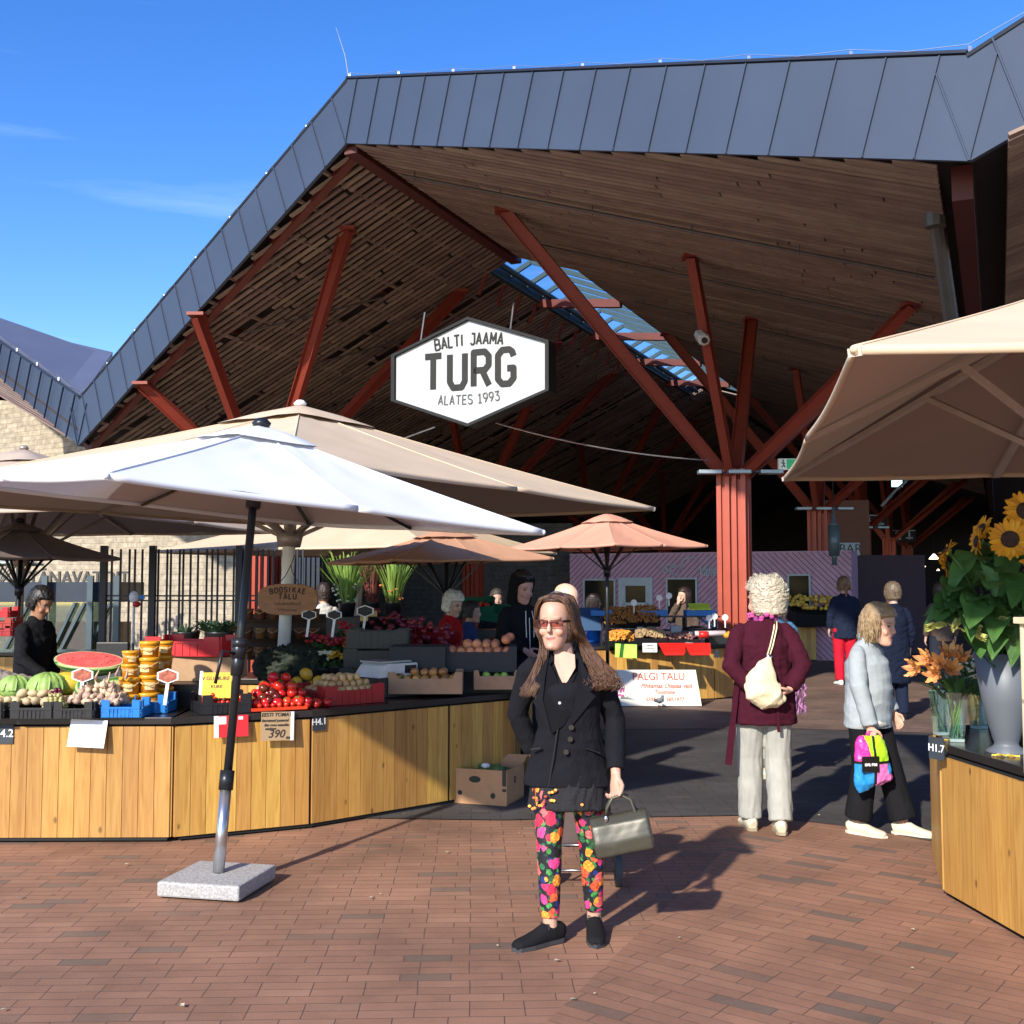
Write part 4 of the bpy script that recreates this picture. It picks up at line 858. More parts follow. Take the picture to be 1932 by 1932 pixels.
mb = MB(); mb.lathe([(.001, -.022), (.018, -.019), (.026, -.004), (.021, .012), (.009, .022), (.005, .032), (.003, .045)], 12); mb.v = [(x*(1+.07*math.cos(6*math.atan2(y, x))), y*(1+.07*math.cos(6*math.atan2(y, x))), z) for x, y, z in mb.v]; me = mb.mesh('garlic', [MATS['garlic skin']], True)
scatter('garlic', 'pale garlic bulb in the heap over the black lattice crate', 'garlic', 'garlic bulbs in a heap on the left counter', me, [p+Vector((CR.uniform(-.012, .012), CR.uniform(-.012, .012), CR.uniform(-.01, .01))) for p in heap(place(196, 7.42, CH+.10), 0, .34, .30, CH+.10, .13, .021, 120, 3)], (.65, 1.25), 2)
mb = MB(); mb.tube([(0, 0, .015), (0, 0, .04), (.01, 0, .085)], [.012, .007, .004], 6); st_ = mb.mesh('garlic_stalk', [MATS['garlic skin']], True)
for i, (u, Yd, z) in enumerate(((183, 7.38, .22), (222, 7.4, .24), (240, 7.42, .22), (205, 7.36, .2))): o = bpy.data.objects.new('garlic_stalk', st_); COL.objects.link(o); o.location = place(u, Yd, CH+z); o.rotation_euler = (.2, .3-i*.2, i); tag(o, 'pale upright dried stalk sticking out of the garlic heap', 'garlic stalk', 'stalks in the garlic heap')
me = fruit_mesh('potato', .03, mat('new potato', (.55, .42, .24), .6, rnd=.15), 1.25, .85)
scatter('potato', 'small pale new potato in a bag below the green cabbages', 'potato', 'new potatoes at the left edge', me, heap(place(70, 7.36, CH+.09), 0, .5, .16, CH+.10, .05, .03, 22, 5), seed=3)
me = fruit_mesh('grape', .013, mat('pale grape', (.55, .50, .20), .35, rnd=.2, trans=.2), 1, 1.1, 8, 5)
scatter('grape', 'pale yellow-green grape heaped at the crate rim', 'grape', 'yellow grapes in the black crate', me, heap(place(110, 7.26, CH+.06), 0, .15, .10, CH+.07, .09, .0125, 60, 6), seed=4)
me = fruit_mesh('dark_grape', .013, mat('dark grape', (.09, .008, .02), .3, rnd=.2), 1, 1.1, 8, 5)
scatter('grape', 'dark red grape lying on the pale grapes', 'grape', 'dark grapes on the pale ones', me, heap(place(112, 7.30, CH+.14), 0, .08, .05, CH+.155, .02, .0125, 14, 7), seed=5)
def melonmat(name, c1, c2, sc=9):
    m = mat(name, c1, .4, 0, .1, 5); n = m.node_tree.nodes; L = m.node_tree.links; co = n.new('ShaderNodeTexCoord'); w = n.new('ShaderNodeTexWave'); w.wave_type = 'RINGS'; w.rings_direction = 'X'
    nn = n.new('ShaderNodeTexNoise'); nn.inputs['Scale'].default_value = 4; nn.inputs['Detail'].default_value = 6; L.new(co.outputs['Object'], nn.inputs['Vector']); wa = n.new('ShaderNodeVectorMath'); wa.operation = 'MULTIPLY_ADD'; wa.inputs[1].default_value = (0, .05, .05); L.new(nn.outputs['Color'], wa.inputs[0]); L.new(co.outputs['Object'], wa.inputs[2])
    se = n.new('ShaderNodeSeparateXYZ'); L.new(wa.outputs[0], se.inputs[0]); at2 = n.new('ShaderNodeMath'); at2.operation = 'ARCTAN2'; L.new(se.outputs[1], at2.inputs[0]); L.new(se.outputs[2], at2.inputs[1]); mu = n.new('ShaderNodeMath'); mu.operation = 'MULTIPLY'; mu.inputs[1].default_value = sc; L.new(at2.outputs[0], mu.inputs[0]); si = n.new('ShaderNodeMath'); si.operation = 'SINE'; L.new(mu.outputs[0], si.inputs[0])
    mr = n.new('ShaderNodeMapRange'); mr.inputs[1].default_value = -.4; mr.inputs[2].default_value = .4; L.new(si.outputs[0], mr.inputs[0]); mx = n.new('ShaderNodeMix'); mx.data_type = 'RGBA'; L.new(mr.outputs[0], mx.inputs[0]); mx.inputs[6].default_value = (*c1, 1); mx.inputs[7].default_value = (*c2, 1); L.new(mx.outputs[2], n['Principled BSDF'].inputs['Base Color']); return m
m_wm = melonmat('watermelon rind', (.05, .16, .03), (.36, .44, .16)); m_cab = mat('cabbage leaf', (.26, .40, .10), .55, 0, .3, 14, .6, 30); m_ym = melonmat('yellow melon rind', (.62, .42, .03), (.55, .45, .06), 12)
def cabbage(label, loc, r):
    mb = MB(); rn = random.Random(int(r*1e4)); mb.ball((0, 0, r*.8), (r*1.05, r, r*.8), 14, k=9)
    t = thing('cabbage', label, 'cabbage', loc); mb.build('heart', m_cab, t, True)
    for i in range(9):
        a = i*.7; b = MB(); vs = []; n = 6
        for q in range(n+1):
            for p in range(n+1):
                u_, v_ = (p/n-.5)*1.5, q/n*1.5; rr = r*(1.07+.05*rn.random()+.04*math.sin(p*2+i)); ph = v_; th = a+u_*.6*(1-.3*v_)
                vs.append((rr*math.sin(ph+.15)*math.cos(th)*1.05, rr*math.sin(ph+.15)*math.sin(th), r*.8+rr*.8*math.cos(ph+.15)))
        b.add(vs, [(q*(n+1)+p, (q+1)*(n+1)+p, (q+1)*(n+1)+p+1, q*(n+1)+p+1) for q in range(n) for p in range(n)]); b.build('leaf', m_cab, t, True)
    return t
cabbage('green cabbage at the left edge of the counter', place(34, 7.56, CH+.08), .10); cabbage('large green cabbage beside the yellow melon', place(95, 7.50, CH+.08), .115)
def fobj(name, label, cat, loc, r, m, sx, sz, rz=0, n=20, k=12):
    o = bpy.data.objects.new(name, fruit_mesh(name, r, m, sx, sz, n, k)); COL.objects.link(o); o.location = loc; o.rotation_euler = (0, 0, rz); return tag(o, label, cat)
fobj('melon', 'yellow oval melon between the cabbage and the watermelon', 'melon', place(132, 7.58, CH+.19), .085, m_ym, 1.35, .95, .2)
fobj('watermelon', 'small striped green watermelon in front of the cut one', 'watermelon', place(175, 7.52, CH+.15), .10, m_wm, 1.1, .95, 1.2)
fobj('watermelon', 'dark striped watermelon behind the garlic heap', 'watermelon', place(232, 7.66, CH+.12), .12, m_wm, 1.2, .95, .3)
t = thing('cut_watermelon', 'long halved watermelon showing red flesh behind the melons', 'watermelon', place(172, 7.86, CH+.33)); t.rotation_euler = (R(26), R(4), R(2))
mb = MB(); K_ = [(math.sin(math.pi/2*i/9), -math.cos(math.pi/2*i/9)) for i in range(10)]; mb.lathe([(max(r_, 1e-4)*.245, z_*.115) for r_, z_ in K_], 36, sy=.47); mb.build('rind', m_wm, t, True)
mb = MB(); mb.lathe([(1e-4, .003), (.24, .003)], 36, sy=.465); mb.build('white_rim', mat('melon pith', (.72, .72, .42), .5), t); mb = MB(); mb.lathe([(1e-4, .006), (.225, .006), (.228, .002)], 36, sy=.455); mb.build('flesh', mat('melon flesh', (.72, .10, .09), .35, 0, .35, 14, .2, 40), t)
mb = MB(); [mb.ball((CR.uniform(-.18, .18), CR.uniform(-.06, .06), .007), (.004, .006, .002), 5, k=3) for i in range(26)]; mb.build('seed', m_ink, t)
# honey buckets
bk = thing('honey_bucket', 'x', 'bucket', (0, 0, 0)); m_hon = mat('amber plastic', (.62, .24, .012), .22, 0, .06, 5, trans=.25); m_lid = mat('yellow lid', (.72, .34, .02), .35)
mb = MB(); mb.lathe([(.053, 0), (.060, .082)], 20); mb.build('tub', m_hon, bk, True); mb = MB(); mb.lathe([(.064, .080), (.066, .098), (.060, .102), (1e-4, .102)], 20); mb.build('lid', m_lid, bk, True)
mb = MB(); mb.tube([(-.063, -.01, .075), (-.045, -.055, .055), (0, -.074, .043), (.045, -.055, .055), (.063, -.01, .075)], .0035, 5); mb.build('handle', mat('amber handle', (.62, .42, .18)), bk)
mb = MB(); a_ = [(-.0585*math.sin(x), -.0585*math.cos(x)) for x in (-.5, -.25, 0, .25, .5)]; mb.add([(x, y, z) for z in (.018, .062) for x, y in a_], [(i+1, i, i+5, i+6) for i in range(4)]); mb.v = [(x*1.03, y*1.03, z) for x, y, z in mb.v]; mb.build('paper_label', mat('paper label', (.72, .50, .22), .6, 0, .3, 60), bk, True)
first = True
for u, n, Yd, s_, nm, z0 in ((248, 4, 7.52, (1.15, 1.1, .85, .85), 'left', .11), (284, 4, 7.58, (1.2, 1.15, 1.15, 1.05), 'middle', .11), (311, 4, 7.80, (1.15, 1.1, 1.05, .95), 'right', .13)):
    z = CH+z0-.1
    for i in range(n):
        lb = 'orange honey bucket, %s of the %s stack' % (('bottom one', 'second', 'third', 'top one')[i], nm); k = s_[i]
        if first: bk.location = place(u, Yd, z); bk.scale = (k,)*3; bk['label'] = lb; bk['group'] = 'stacked honey buckets'; bk.rotation_euler.z = .4; first = False
        else: dup(bk, place(u+i % 2, Yd, z), CR.uniform(-.5, .9), lb, 'stacked honey buckets', k)
        z += .1025*k
def hexsign(label, loc, pic, s_=.056, rz=0):
    t = thing('hexagonal_price_tag', label, 'price tag', loc, rz); hx = [(1.05*s_, .35*s_), (0, .75*s_), (-1.05*s_, .35*s_), (-1.05*s_, -.35*s_), (0, -.75*s_), (1.05*s_, -.35*s_)]
    b = MB(); b.prism([(x*1.2, y*1.2) for x, y in hx], -.003, .003, M=RX); b.build('frame', m_wl, t); b = MB(); b.prism(hx, .0035, .006, M=RX); b.build('picture', pic, t); b = MB(); b.bar((0, .002, -.8*s_), (-.02, .01, -.19), .022, .004); b.build('stem', m_wl, t); return t
m_pic = mat('sausage picture', (.35, .09, .05), .5, 0, .8, 45); hexsign('white hexagonal tag with brown picture stuck in the garlic', place(160, 7.36, CH+.265), m_pic); hexsign('white hexagonal tag with brown picture in the blue crate', place(320, 7.40, CH+.255), m_pic)
# middle: cardboard, red crate
mb = MB(); mb.box((0, 0, .08), (.62, .4, .155)); ob = mb.build('crate_stack', m_bc, loc=place(352, 8.1, CH)); tag(ob, 'low dark box stack beneath the plain carton at the centre left', 'crate'); mb = MB(); mb.box((0, 0, .09), (.6, .4, .18)); mb.box((0, -.203, .09), (.5, .006, .1)); 
t = thing('carton', 'plain brown carton under the bright red crate', 'carton', place(378, 8.35, CH+.16)); mb = MB(); mb.box((0, 0, .085), (.62, .42, .17)); mb.build('carton_body', m_card, t); mb = MB(); mb.box((0, 0, .173), (.60, .03, .003)); mb.build('tape', mat('tape', (.5, .42, .3), .3), t)
crate('bright red plastic crate on top of the plain brown carton', place(368, 8.3, CH+.335), R(-9), .58, .38, .14, m_rc, cut=.22)
cc = crate('black crate of cherry tomatoes and beans below the yellow sheet', gB.lerp(gC, .37)+inset(gB, gC, .19)+UP*CH, aB, .33, .34, .125, m_bc, cut=.42)
me = fruit_mesh('cherry_tomato', .017, m_tom, 1, 1, 8, 6); P_ = gB.lerp(gC, .37)+inset(gB, gC, .17)
scatter('cherry_tomato', 'red cherry tomato in the black crate by the umbrella pole', 'tomato', 'cherry tomatoes in the black crate', me, heap(P_, aB, .27, .26, CH+.075, .11, .0165, 120, 8), seed=6)
me = fruit_mesh('date', .012, mat('dark date', (.07, .02, .012), .4, rnd=.3), 1.6, .9, 7, 5)
scatter('date', 'dark brown date at the front of the black tomato crate', 'date', 'dates in the black crate', me, heap(gB.lerp(gC, .33)+inset(gB, gC, .06), aB, .14, .05, CH+.06, .05, .012, 30, 9), seed=7)
t = thing('tray', 'orange-red plastic tray under the tomato heap', 'tray', gB.lerp(gC, .76)+inset(gB, gC, .14)+UP*CH, aB); mb = MB(); mb.box((0, 0, .012), (.36, .26, .012)); mb.box((0, -.135, .02), (.38, .012, .02)); mb.box((0, .135, .02), (.38, .012, .02)); mb.box((-.186, 0, .02), (.012, .26, .02)); mb.box((.186, 0, .02), (.012, .26, .02)); mb.build('tray_body', mat('orange tray', (.70, .05, .012), .35), t)
me = fruit_mesh('tomato', .036, m_tom, 1, .86, 14, 9, stem=m_stem); P_ = gB.lerp(gC, .80)+inset(gB, gC, .22)
pts = heap(P_, aB, .44, .34, CH+.055, .17, .035, 62, 10)
pts += [gC+(gD-gC).normalized()*q+inset(gC, gD, w_)+UP*(CH+.034) for q, w_ in ((.02, .10), (.10, .09), (.19, .10), (.05, .18), (.13, .17))]
scatter('tomato', 'ripe red tomato in the heap on the front counter', 'tomato', 'red tomatoes heaped on the front counter', me, pts, (.75, 1.2), 8)
me = fruit_mesh('dark_tomato', .034, mat('dark tomato skin', (.12, .022, .012), .2, rnd=.2), 1, .9, 12, 8); scatter('tomato', 'dark brown tomato at the left front of the red heap', 'tomato', 'dark tomatoes at the front of the heap', me, [gB.lerp(gC, f_)+inset(gB, gC, w_)+UP*(CH+z_) for f_, w_, z_ in ((.66, .11, .09), (.70, .09, .07), (.73, .12, .12), (.67, .13, .15), (.76, .10, .09))], seed=3)
me = fruit_mesh('small_tomato', .018, m_tom, 1, 1, 8, 6); scatter('small_tomato', 'small red tomato in the front row on the orange tray', 'tomato', 'small tomatoes along the tray rim', me, [gB.lerp(gC, .62+.05*i)+inset(gB, gC, .045)+UP*(CH+.042) for i in range(7)], seed=4)
me = fruit_mesh('lemon', .04, mat('lemon skin', (.68, .42, .03), .4, rnd=.18), 1.2, 1, 12, 8); scatter('orange', 'yellow-orange citrus fruit behind the tomato heap', 'orange', 'citrus fruit behind the tomatoes', me, [place(u, Yd, CH+z) for u, Yd, z in ((562, 8.35, .13), (580, 8.4, .19), (604, 8.4, .14), (548, 8.3, .12), (590, 8.45, .11), (622, 8.5, .12), (570, 8.4, .07), (600, 8.3, .07))], seed=5)
P_ = gC.lerp(gD, .36)+inset(gC, gD, .30)
crate('dark red crate of apricots on the curved counter', P_+UP*CH, aC+R(-4), .50, .40, .135, m_rcd, cut=.25)
me = fruit_mesh('apricot', .028, mat('apricot skin', (.62, .40, .17), .55, 0, .15, 20, rnd=.2), 1, .95, 12, 8); scatter('apricot', 'dusty yellow apricot heaped in the dark red crate', 'apricot', 'apricots in the dark red crate', me, heap(P_, aC, .45, .34, CH+.10, .12, .028, 90, 12), seed=9)
t = thing('plastic_roll', 'roll of clear plastic bags lying behind the tomatoes', 'roll', place(520, 8.2, CH+.09), R(20)); mb = MB(); mb.tube([(-.12, 0, -.01), (.12, 0, .03)], .035, 16); mb.build('roll_body', mat('milky plastic', (.60, .55, .58), .25, var=.2), t, True); mb = MB(); mb.tube([(.12, 0, .03), (.124, 0, .031)], .018, 12); mb.build('core', m_ink, t)
# scale on a box
P_ = gC.lerp(gD, .80)+inset(gC, gD, .48); t = thing('box', 'black box carrying the white scale', 'box', P_+UP*CH, aC); mb = MB(); mb.box((0, 0, .075), (.36, .34, .15)); mb.build('box_body', m_bc, t, bev=.006)
t = thing('kitchen_scale', 'white shop scale with black display on the black box', 'scale', P_+UP*(CH+.152), aC+R(6)); mb = MB(); mb.prism([(-.2, .0), (-.13, .085), (-.10, .105), (.19, .10), (.2, .09), (.19, .0), (.06, .0), (.04, .025), (-.08, .025), (-.1, .0)], -.15, .15, M=RX); mb.build('housing', mat('scale white', (.68, .68, .64), .4), t, bev=.004)
mb = MB(); mb.box((.12, -.152, .055), (.12, .005, .06)); mb.build('display', mat('display', (.02, .025, .03), .15), t); mb = MB(); mb.box((0, 0, .115), (.30, .26, .012)); mb.build('pan', m_steel, t)
# cartons at the right end
P_ = gD+inset(gC, gD, .20)+Vector((.0, .02, 0)); carton('light brown open carton of apples nearest the counter edge', P_+UP*(CH+.03)+Vector((-.05, .0, 0)), R(1), .56, .34, .165, m_card)
Pa = P_+UP*(CH+.03)
carton('light brown open carton of apples behind and right of the nearest one', place(935, 8.98, CH+.04), R(4), .36, .42, .15, m_card)
me = fruit_mesh('apple', .034, mat('apple skin', (.55, .26, .08), .35, 0, .4, 12, rnd=.3), 1, .9, 12, 8); scatter('apple', 'yellow-red apple in the nearest light brown carton', 'apple', 'apples in the light brown carton', me, heap(P_+Vector((-.05, 0, 0)), 0, .5, .28, CH+.135, .07, .034, 60, 13), seed=10)
ga = fruit_mesh('green_apple', .034, mat('green apple skin', (.42, .60, .10), .35), 1, .9, 12, 8); scatter('apple', 'pale green apple in the right light brown carton', 'apple', 'green apples', ga, [place(952, 8.86, CH+.14), place(918, 8.86, CH+.14), place(972, 9.0, CH+.14), place(938, 8.9, CH+.13), place(925, 9.05, CH+.13), place(963, 9.1, CH+.13)], seed=2)
mb = MB(); mb.box((0, 0, .10), (.44, .42, .20)); ob = mb.build('dark_carton', m_cardb, loc=place(792, 9.0, CH+.17)); tag(ob, 'closed black carton left of the black peach carton', 'carton')
mb = MB(); mb.box((0, 0, .08), (.9, .4, .16)); ob = mb.build('dark_carton', m_cardb, loc=place(865, 9.15, CH)); tag(ob, 'low black carton beneath the upper black cartons', 'carton')
carton('black open carton of peaches in front of the hooded man', place(905, 9.05, CH+.17), R(0), .60, .38, .2, m_cardb, cut=.22)
me = fruit_mesh('peach', .038, mat('peach skin', (.70, .25, .12), .6, 0, .4, 14, rnd=.2), 1, .95, 12, 8); scatter('peach', 'pink and yellow peach in the black open carton', 'peach', 'peaches in the black carton', me, heap(place(905, 9.05), 0, .52, .32, CH+.325, .07, .036, 75, 14)+[place(962, 8.98, CH+.44), place(955, 8.95, CH+.42)], seed=11)
for i, (u, Yd, z, lb) in enumerate(((705, 9.6, .0, 'lowest black crate in the stack behind the scale'), (712, 9.6, .16, 'middle black crate in the stack behind the scale'), (716, 9.62, .32, 'top black crate in the stack behind the scale'))): crate(lb, place(u, Yd, CH+z), R(2), .52, .36, .155, m_bc, cut=.1)
for i, (u, v, Yd, rz, lb) in enumerate(((722, 1178, 10.4, 6, 'left tilted dark crate of red onions behind the black crate stack'), (770, 1192, 10.2, 0, 'middle tilted dark crate of red onions left of the scarlet woman'), (822, 1205, 10.0, -6, 'right tilted dark crate with a red edge beneath the scarlet woman'))):
    p = at(u, v, Yd); c = crate(lb, p-UP*.1, R(rz), .42, .34, .13, m_rcd if i == 2 else m_bc); c.rotation_euler = (R(24), R(6), R(rz))
    me = MB(); 
    if i == 0: on = fruit_mesh('red_onion', .028, mat('onion skin', (.22, .02, .04), .35, rnd=.35), 1, .9, 8, 6)
    scatter('red_onion', 'dark red onion in the tilted crate '+('left', 'middle', 'right')[i], 'onion', 'red onions, %s crate' % ('left', 'middle', 'right')[i], on, [p+Vector((CR.uniform(-.17, .17), q*.1-.12, q*.055-.04+CR.uniform(0, .03))) for q in (0, .7, 1.4, 2.1, 2.6) for _ in range(5)], seed=20+i)
# cardboard box on the paving
p = hz(925, 1516); t = thing('banana_box', 'brown fruit box with oval hand holes on the dark paving by the counter end', 'carton', (p.x-.03, p.y+.12, .008), R(-19)); w_, d_, h_ = .47, .40, .26
mb = MB(); th = .008; mb.box((0, 0, .006), (w_, d_, .01)); mb.box((0, -d_/2, h_/2), (w_, th, h_)); mb.box((0, d_/2, h_/2), (w_, th, h_)); mb.box((-w_/2+th/2, 0, h_/2), (th, d_-th*1.1, h_)); mb.box((w_/2-th/2, 0, h_/2), (th, d_-th*1.1, h_))
mb.slab((-w_/2, d_/2, h_), (w_/2, d_/2, h_), (w_/2+.01, d_/2+.07, h_+.05), (-w_/2+.01, d_/2+.07, h_+.05), .006); mb.build('carton_body', mat('orange cardboard', (.50, .27, .13), .8, 0, .1, 10), t)
mb = MB()
for x, z, rx, rz_ in ((-.02, .185, .048, .025), (-.14, .08, .018, .018), (.125, .07, .02, .022)): mb.prism([(x+rx*math.cos(a*.52), z+rz_*math.sin(a*.52)) for a in range(12)], d_/2+.0045, d_/2+.006, M=RX)
mb.tube([(w_/2+.002, -.02+.02*math.cos(a*.5), .17+.022*math.sin(a*.5)) for a in range(13)], .004, 4); mb.build('hand_hole', mat('dark hole', (.012, .02, .01)), t)
mb = MB(); mb.box((w_/2-.02, -d_/2-.005, .205), (.03, .004, .12)); mb.box((w_/2-.02, -d_/2-.005, .115), (.03, .004, .02)); mb.build('black_band', m_ink, t)
mb = MB(); 
for i in range(14): mb.ball((CR.uniform(-.15, .15), CR.uniform(-.12, .12), .21+CR.uniform(0, .04)), (.05, .04, .03), 8, k=5)
mb.build('leafy_waste', mat('leaf waste', (.12, .2, .05), .7, 0, .5, 20), t, True); mb = MB(); mb.ball((.02, -.08, .27), (.035, .03, .02)); mb.build('crumpled_bag', m_wl, t, True)
# flowers on the rear counter ---------------------------------------------
def blades(nm, label, loc, n, h, spread, m, m2=None, fl=None, seed=1, bucket=True, w=.009, fsz=.016, fr=(0, .35), parent=None, fn=40):
    t = thing(nm, label, 'flowers', loc); rn = random.Random(seed); mb = MB(); H0 = .16 if bucket else 0
    if bucket: b = MB(); b.lathe([(.09, 0), (.115, H0), (.12, H0+.012), (.105, H0+.012), (.1, H0)], 16); b.build('bucket', m_bc, t, True)
    for i in range(n):
        a = rn.uniform(0, 6.28); r0 = rn.uniform(0, .07); sp = spread*rn.random()**.7; hh = h*rn.uniform(.7, 1.05)
        p0 = Vector((r0*math.cos(a), r0*math.sin(a), H0*.6)); p3 = p0+Vector((sp*math.cos(a), sp*math.sin(a)*.6, hh)); mid = p0.lerp(p3, .5)+Vector((-sp*.12*math.cos(a), 0, hh*.06)); tip = p3+Vector((sp*.25*math.cos(a), 0, -.02*rn.random()))
        pts = [p0, p0.lerp(mid, .55), mid, mid.lerp(p3, .55), p3, tip]; s_ = Vector((math.cos(a+1.57), math.sin(a+1.57), 0)); vs = []
        for k, p in enumerate(pts): ww = w*(.5, .9, 1, .9, .6, .05)[k]; vs += [p-s_*ww, p+s_*ww+Vector((0, .002, 0))]
        mb.add(vs, [(2*k, 2*k+1, 2*k+3, 2*k+2) for k in range(5)])
    mb.build('leaves', m, t)
    if fl:
        mb = MB()
        for i in range(fn):
            a = rn.uniform(0, 6.28); z = H0+h*rn.uniform(*fr); sp = spread*.75*rn.random()**.5*(.4+.8*(z-H0)/h); c = Vector((sp*math.cos(a), sp*math.sin(a)*.6-.02, z))
            for q in range(4): b_ = q*1.57+rn.random(); mb.ball(c+Vector((math.cos(b_), math.sin(b_)*.6, rn.uniform(-.5, .5)))*fsz*.6, (fsz*.75, fsz*.5, fsz*.75), 6, k=4)
        mb.build('blossoms', fl, t, True)
    return t
m_gl = mat('gladiolus green', (.26, .42, .08), .55, isl=.35, trans=.2); m_gl2 = mat('plum stem', (.16, .05, .035), .6, isl=.4); m_wf = mat('white blossom', (.75, .76, .55), .5, isl=.15); m_rf = mat('red blossom', (.55, .02, .03), .5, isl=.4); m_of = mat('orange blossom', (.70, .22, .08), .5, isl=.4); m_lf = mat('leaf green', (.05, .13, .03), .55, isl=.4, trans=.15); m_dg = mat('dark leaf', (.018, .045, .02), .5, isl=.4); m_yf = mat('yellow blossom', (.75, .45, .05), .6, isl=.3)
blades('gladiolus_bucket', 'black bucket of tall green gladioli with white buds', place(655, 14.3, 1.26), 110, .70, .42, m_gl, fl=m_wf, seed=3, w=.008, fn=30)
blades('gladiolus_bucket', 'black bucket of tall plum-coloured stems with red flowers', place(702, 14.4, 1.26), 95, .66, .22, m_gl2, fl=m_rf, seed=5, w=.006, fn=22)
blades('gladiolus_bucket', 'black bucket of tall green stems with orange buds', place(742, 14.3, 1.26), 105, .70, .34, m_gl, fl=m_of, seed=7, w=.007, fn=26)
mb = MB(); mb.box((0, 0, .62), (1.15, .5, 1.24)); ob = mb.build('flower_stand', m_bc, loc=place(700, 14.35, .012)); tag(ob, 'black stand lifting the three gladiolus buckets', 'stand')
for i, (u, Yd, z, h, sp, fl, lb) in enumerate(((600, 9.9, .14, .16, .14, m_rf, 'red geranium pot on the left of the potted flowers'), (632, 9.85, .12, .15, .13, m_rf, 'bushy red geranium pot in the middle of the potted flowers'), (655, 10.1, .2, .20, .08, m_rf, 'tall red geranium pot nearest the gladioli'), (612, 9.7, .02, .14, .14, m_wf, 'low white and green potted flowers at the counter edge'), (640, 9.7, .04, .12, .13, m_yf, 'low yellow potted flowers at the counter edge'))): blades('potted_flower', lb, place(u, Yd, CH+z-.05), 70, h, sp, m_lf, fl=fl, seed=20+i, w=.014, fsz=.015, fr=(.6, 1.1), fn=26)
me = fruit_mesh('pumpkin', .045, mat('small pumpkin', (.60, .24, .02), .5, rnd=.2), 1, .85, 14, 8, bumps=.05)
scatter('pumpkin', 'small orange gourd beside the potted flowers', 'gourd', 'small orange gourds', me, [place(u, Yd, CH+z) for u, Yd, z in ((652, 9.7, .13), (670, 9.72, .13), (658, 9.8, .2), (662, 9.85, .28), (655, 9.9, .33))], seed=5)
blades('potted_plant', 'dark leafy plant in a grey pot on the red crate', place(415, 9.2, CH+.30), 120, .16, .2, m_dg, seed=31, w=.02); blades('potted_plant', 'small sparse dark plant left of the leafy one', place(352, 9.2, CH+.30), 26, .14, .14, m_dg, seed=32, w=.012)
t = thing('leafy_sack', 'large dark bundle of greenery behind the white umbrella post', 'greenery', place(548, 9.75, CH)); mb = MB(); mb.ball((0, 0, .15), (.30, .2, .17), 16, k=10); mb.ball((.16, 0, .14), (.18, .18, .15)); put(remesh(mb, .012, 2, .05, 16, 2, (1, 1, 1)), 'bundle', mat('dark greenery', (.020, .03, .018), .8, 0, .5, 20, .5, 40), t)
t = thing('basket_shelf', 'dark shelf stacked with small wicker-handled pots behind the post', 'shelf', place(535, 10.2, CH+.2)); mb = MB(); mb.box((0, .1, .18), (.75, .02, .42)); 
for z in (0, .17, .34): mb.box((0, 0, z), (.75, .3, .015))
mb.build('shelf_frame', mat('shelf brown', (.05, .02, .012), .6), t)
pt = None
for r_ in range(3):
    for c_ in range(6):
        l_ = place(468+c_*25, 10.0, CH+.21+r_*.17)
        if pt is None:
            pt = thing('handled_pot', 'small brown pot with a pale hoop handle on the dark shelf', 'pot', l_, 0, 'handled pots on the shelf'); pt['label'] = 'small brown pot with pale hoop handle in the bottom row of the dark shelf'; b = MB(); b.lathe([(.042, 0), (.054, .085), (.057, .095), (.05, .095)], 12); b.build('pot_body', mat('brown pot', (.20, .085, .03), .5, rnd=.3), pt, True); b = MB(); b.tube([(-.055, -.01, .09), (-.04, -.05, .07), (0, -.062, .05), (.04, -.05, .07), (.055, -.01, .09)], .004, 5); b.build('hoop', mat('pale cane', (.45, .33, .2)), pt, True)
        else: dup(pt, l_)['label'] = 'small brown pot with pale hoop handle in the %s row of the dark shelf' % ('bottom', 'middle', 'top')[r_]
for u, lb in ((660, 'left'), (690, 'right')):
    t = thing('metal_canister', 'shiny dark metal canister, %s of the pair under the potted flowers' % lb, 'canister', place(u-8, 9.9, CH-.02)); mb = MB(); mb.lathe([(.06, 0), (.065, .02), (.065, .17), (.05, .2), (.05, .21)], 18); mb.build('canister_body', mat('dark chrome', (.10, .11, .12), .18, .9), t, True)
for u, v, Yd, lb, s_ in ((578, 1160, 9.6, 'left', .05), (626, 1160, 9.6, 'middle', .05), (684, 1153, 9.9, 'right', .06)): hexsign('black and white hexagonal plant tag, %s of the three among the pots' % lb, at(u+5, v, Yd), mat('tag black', (.02, .02, .02)), s_)
for u, v, lb in ((704, 1158, 'on the black stand'), (687, 1136+30, 'below the gladioli')): card('small yellow price card '+lb, 'price_card', 'price tag', at(u, v, 10.0), .07, .05, (.75, .55, .15), 0)
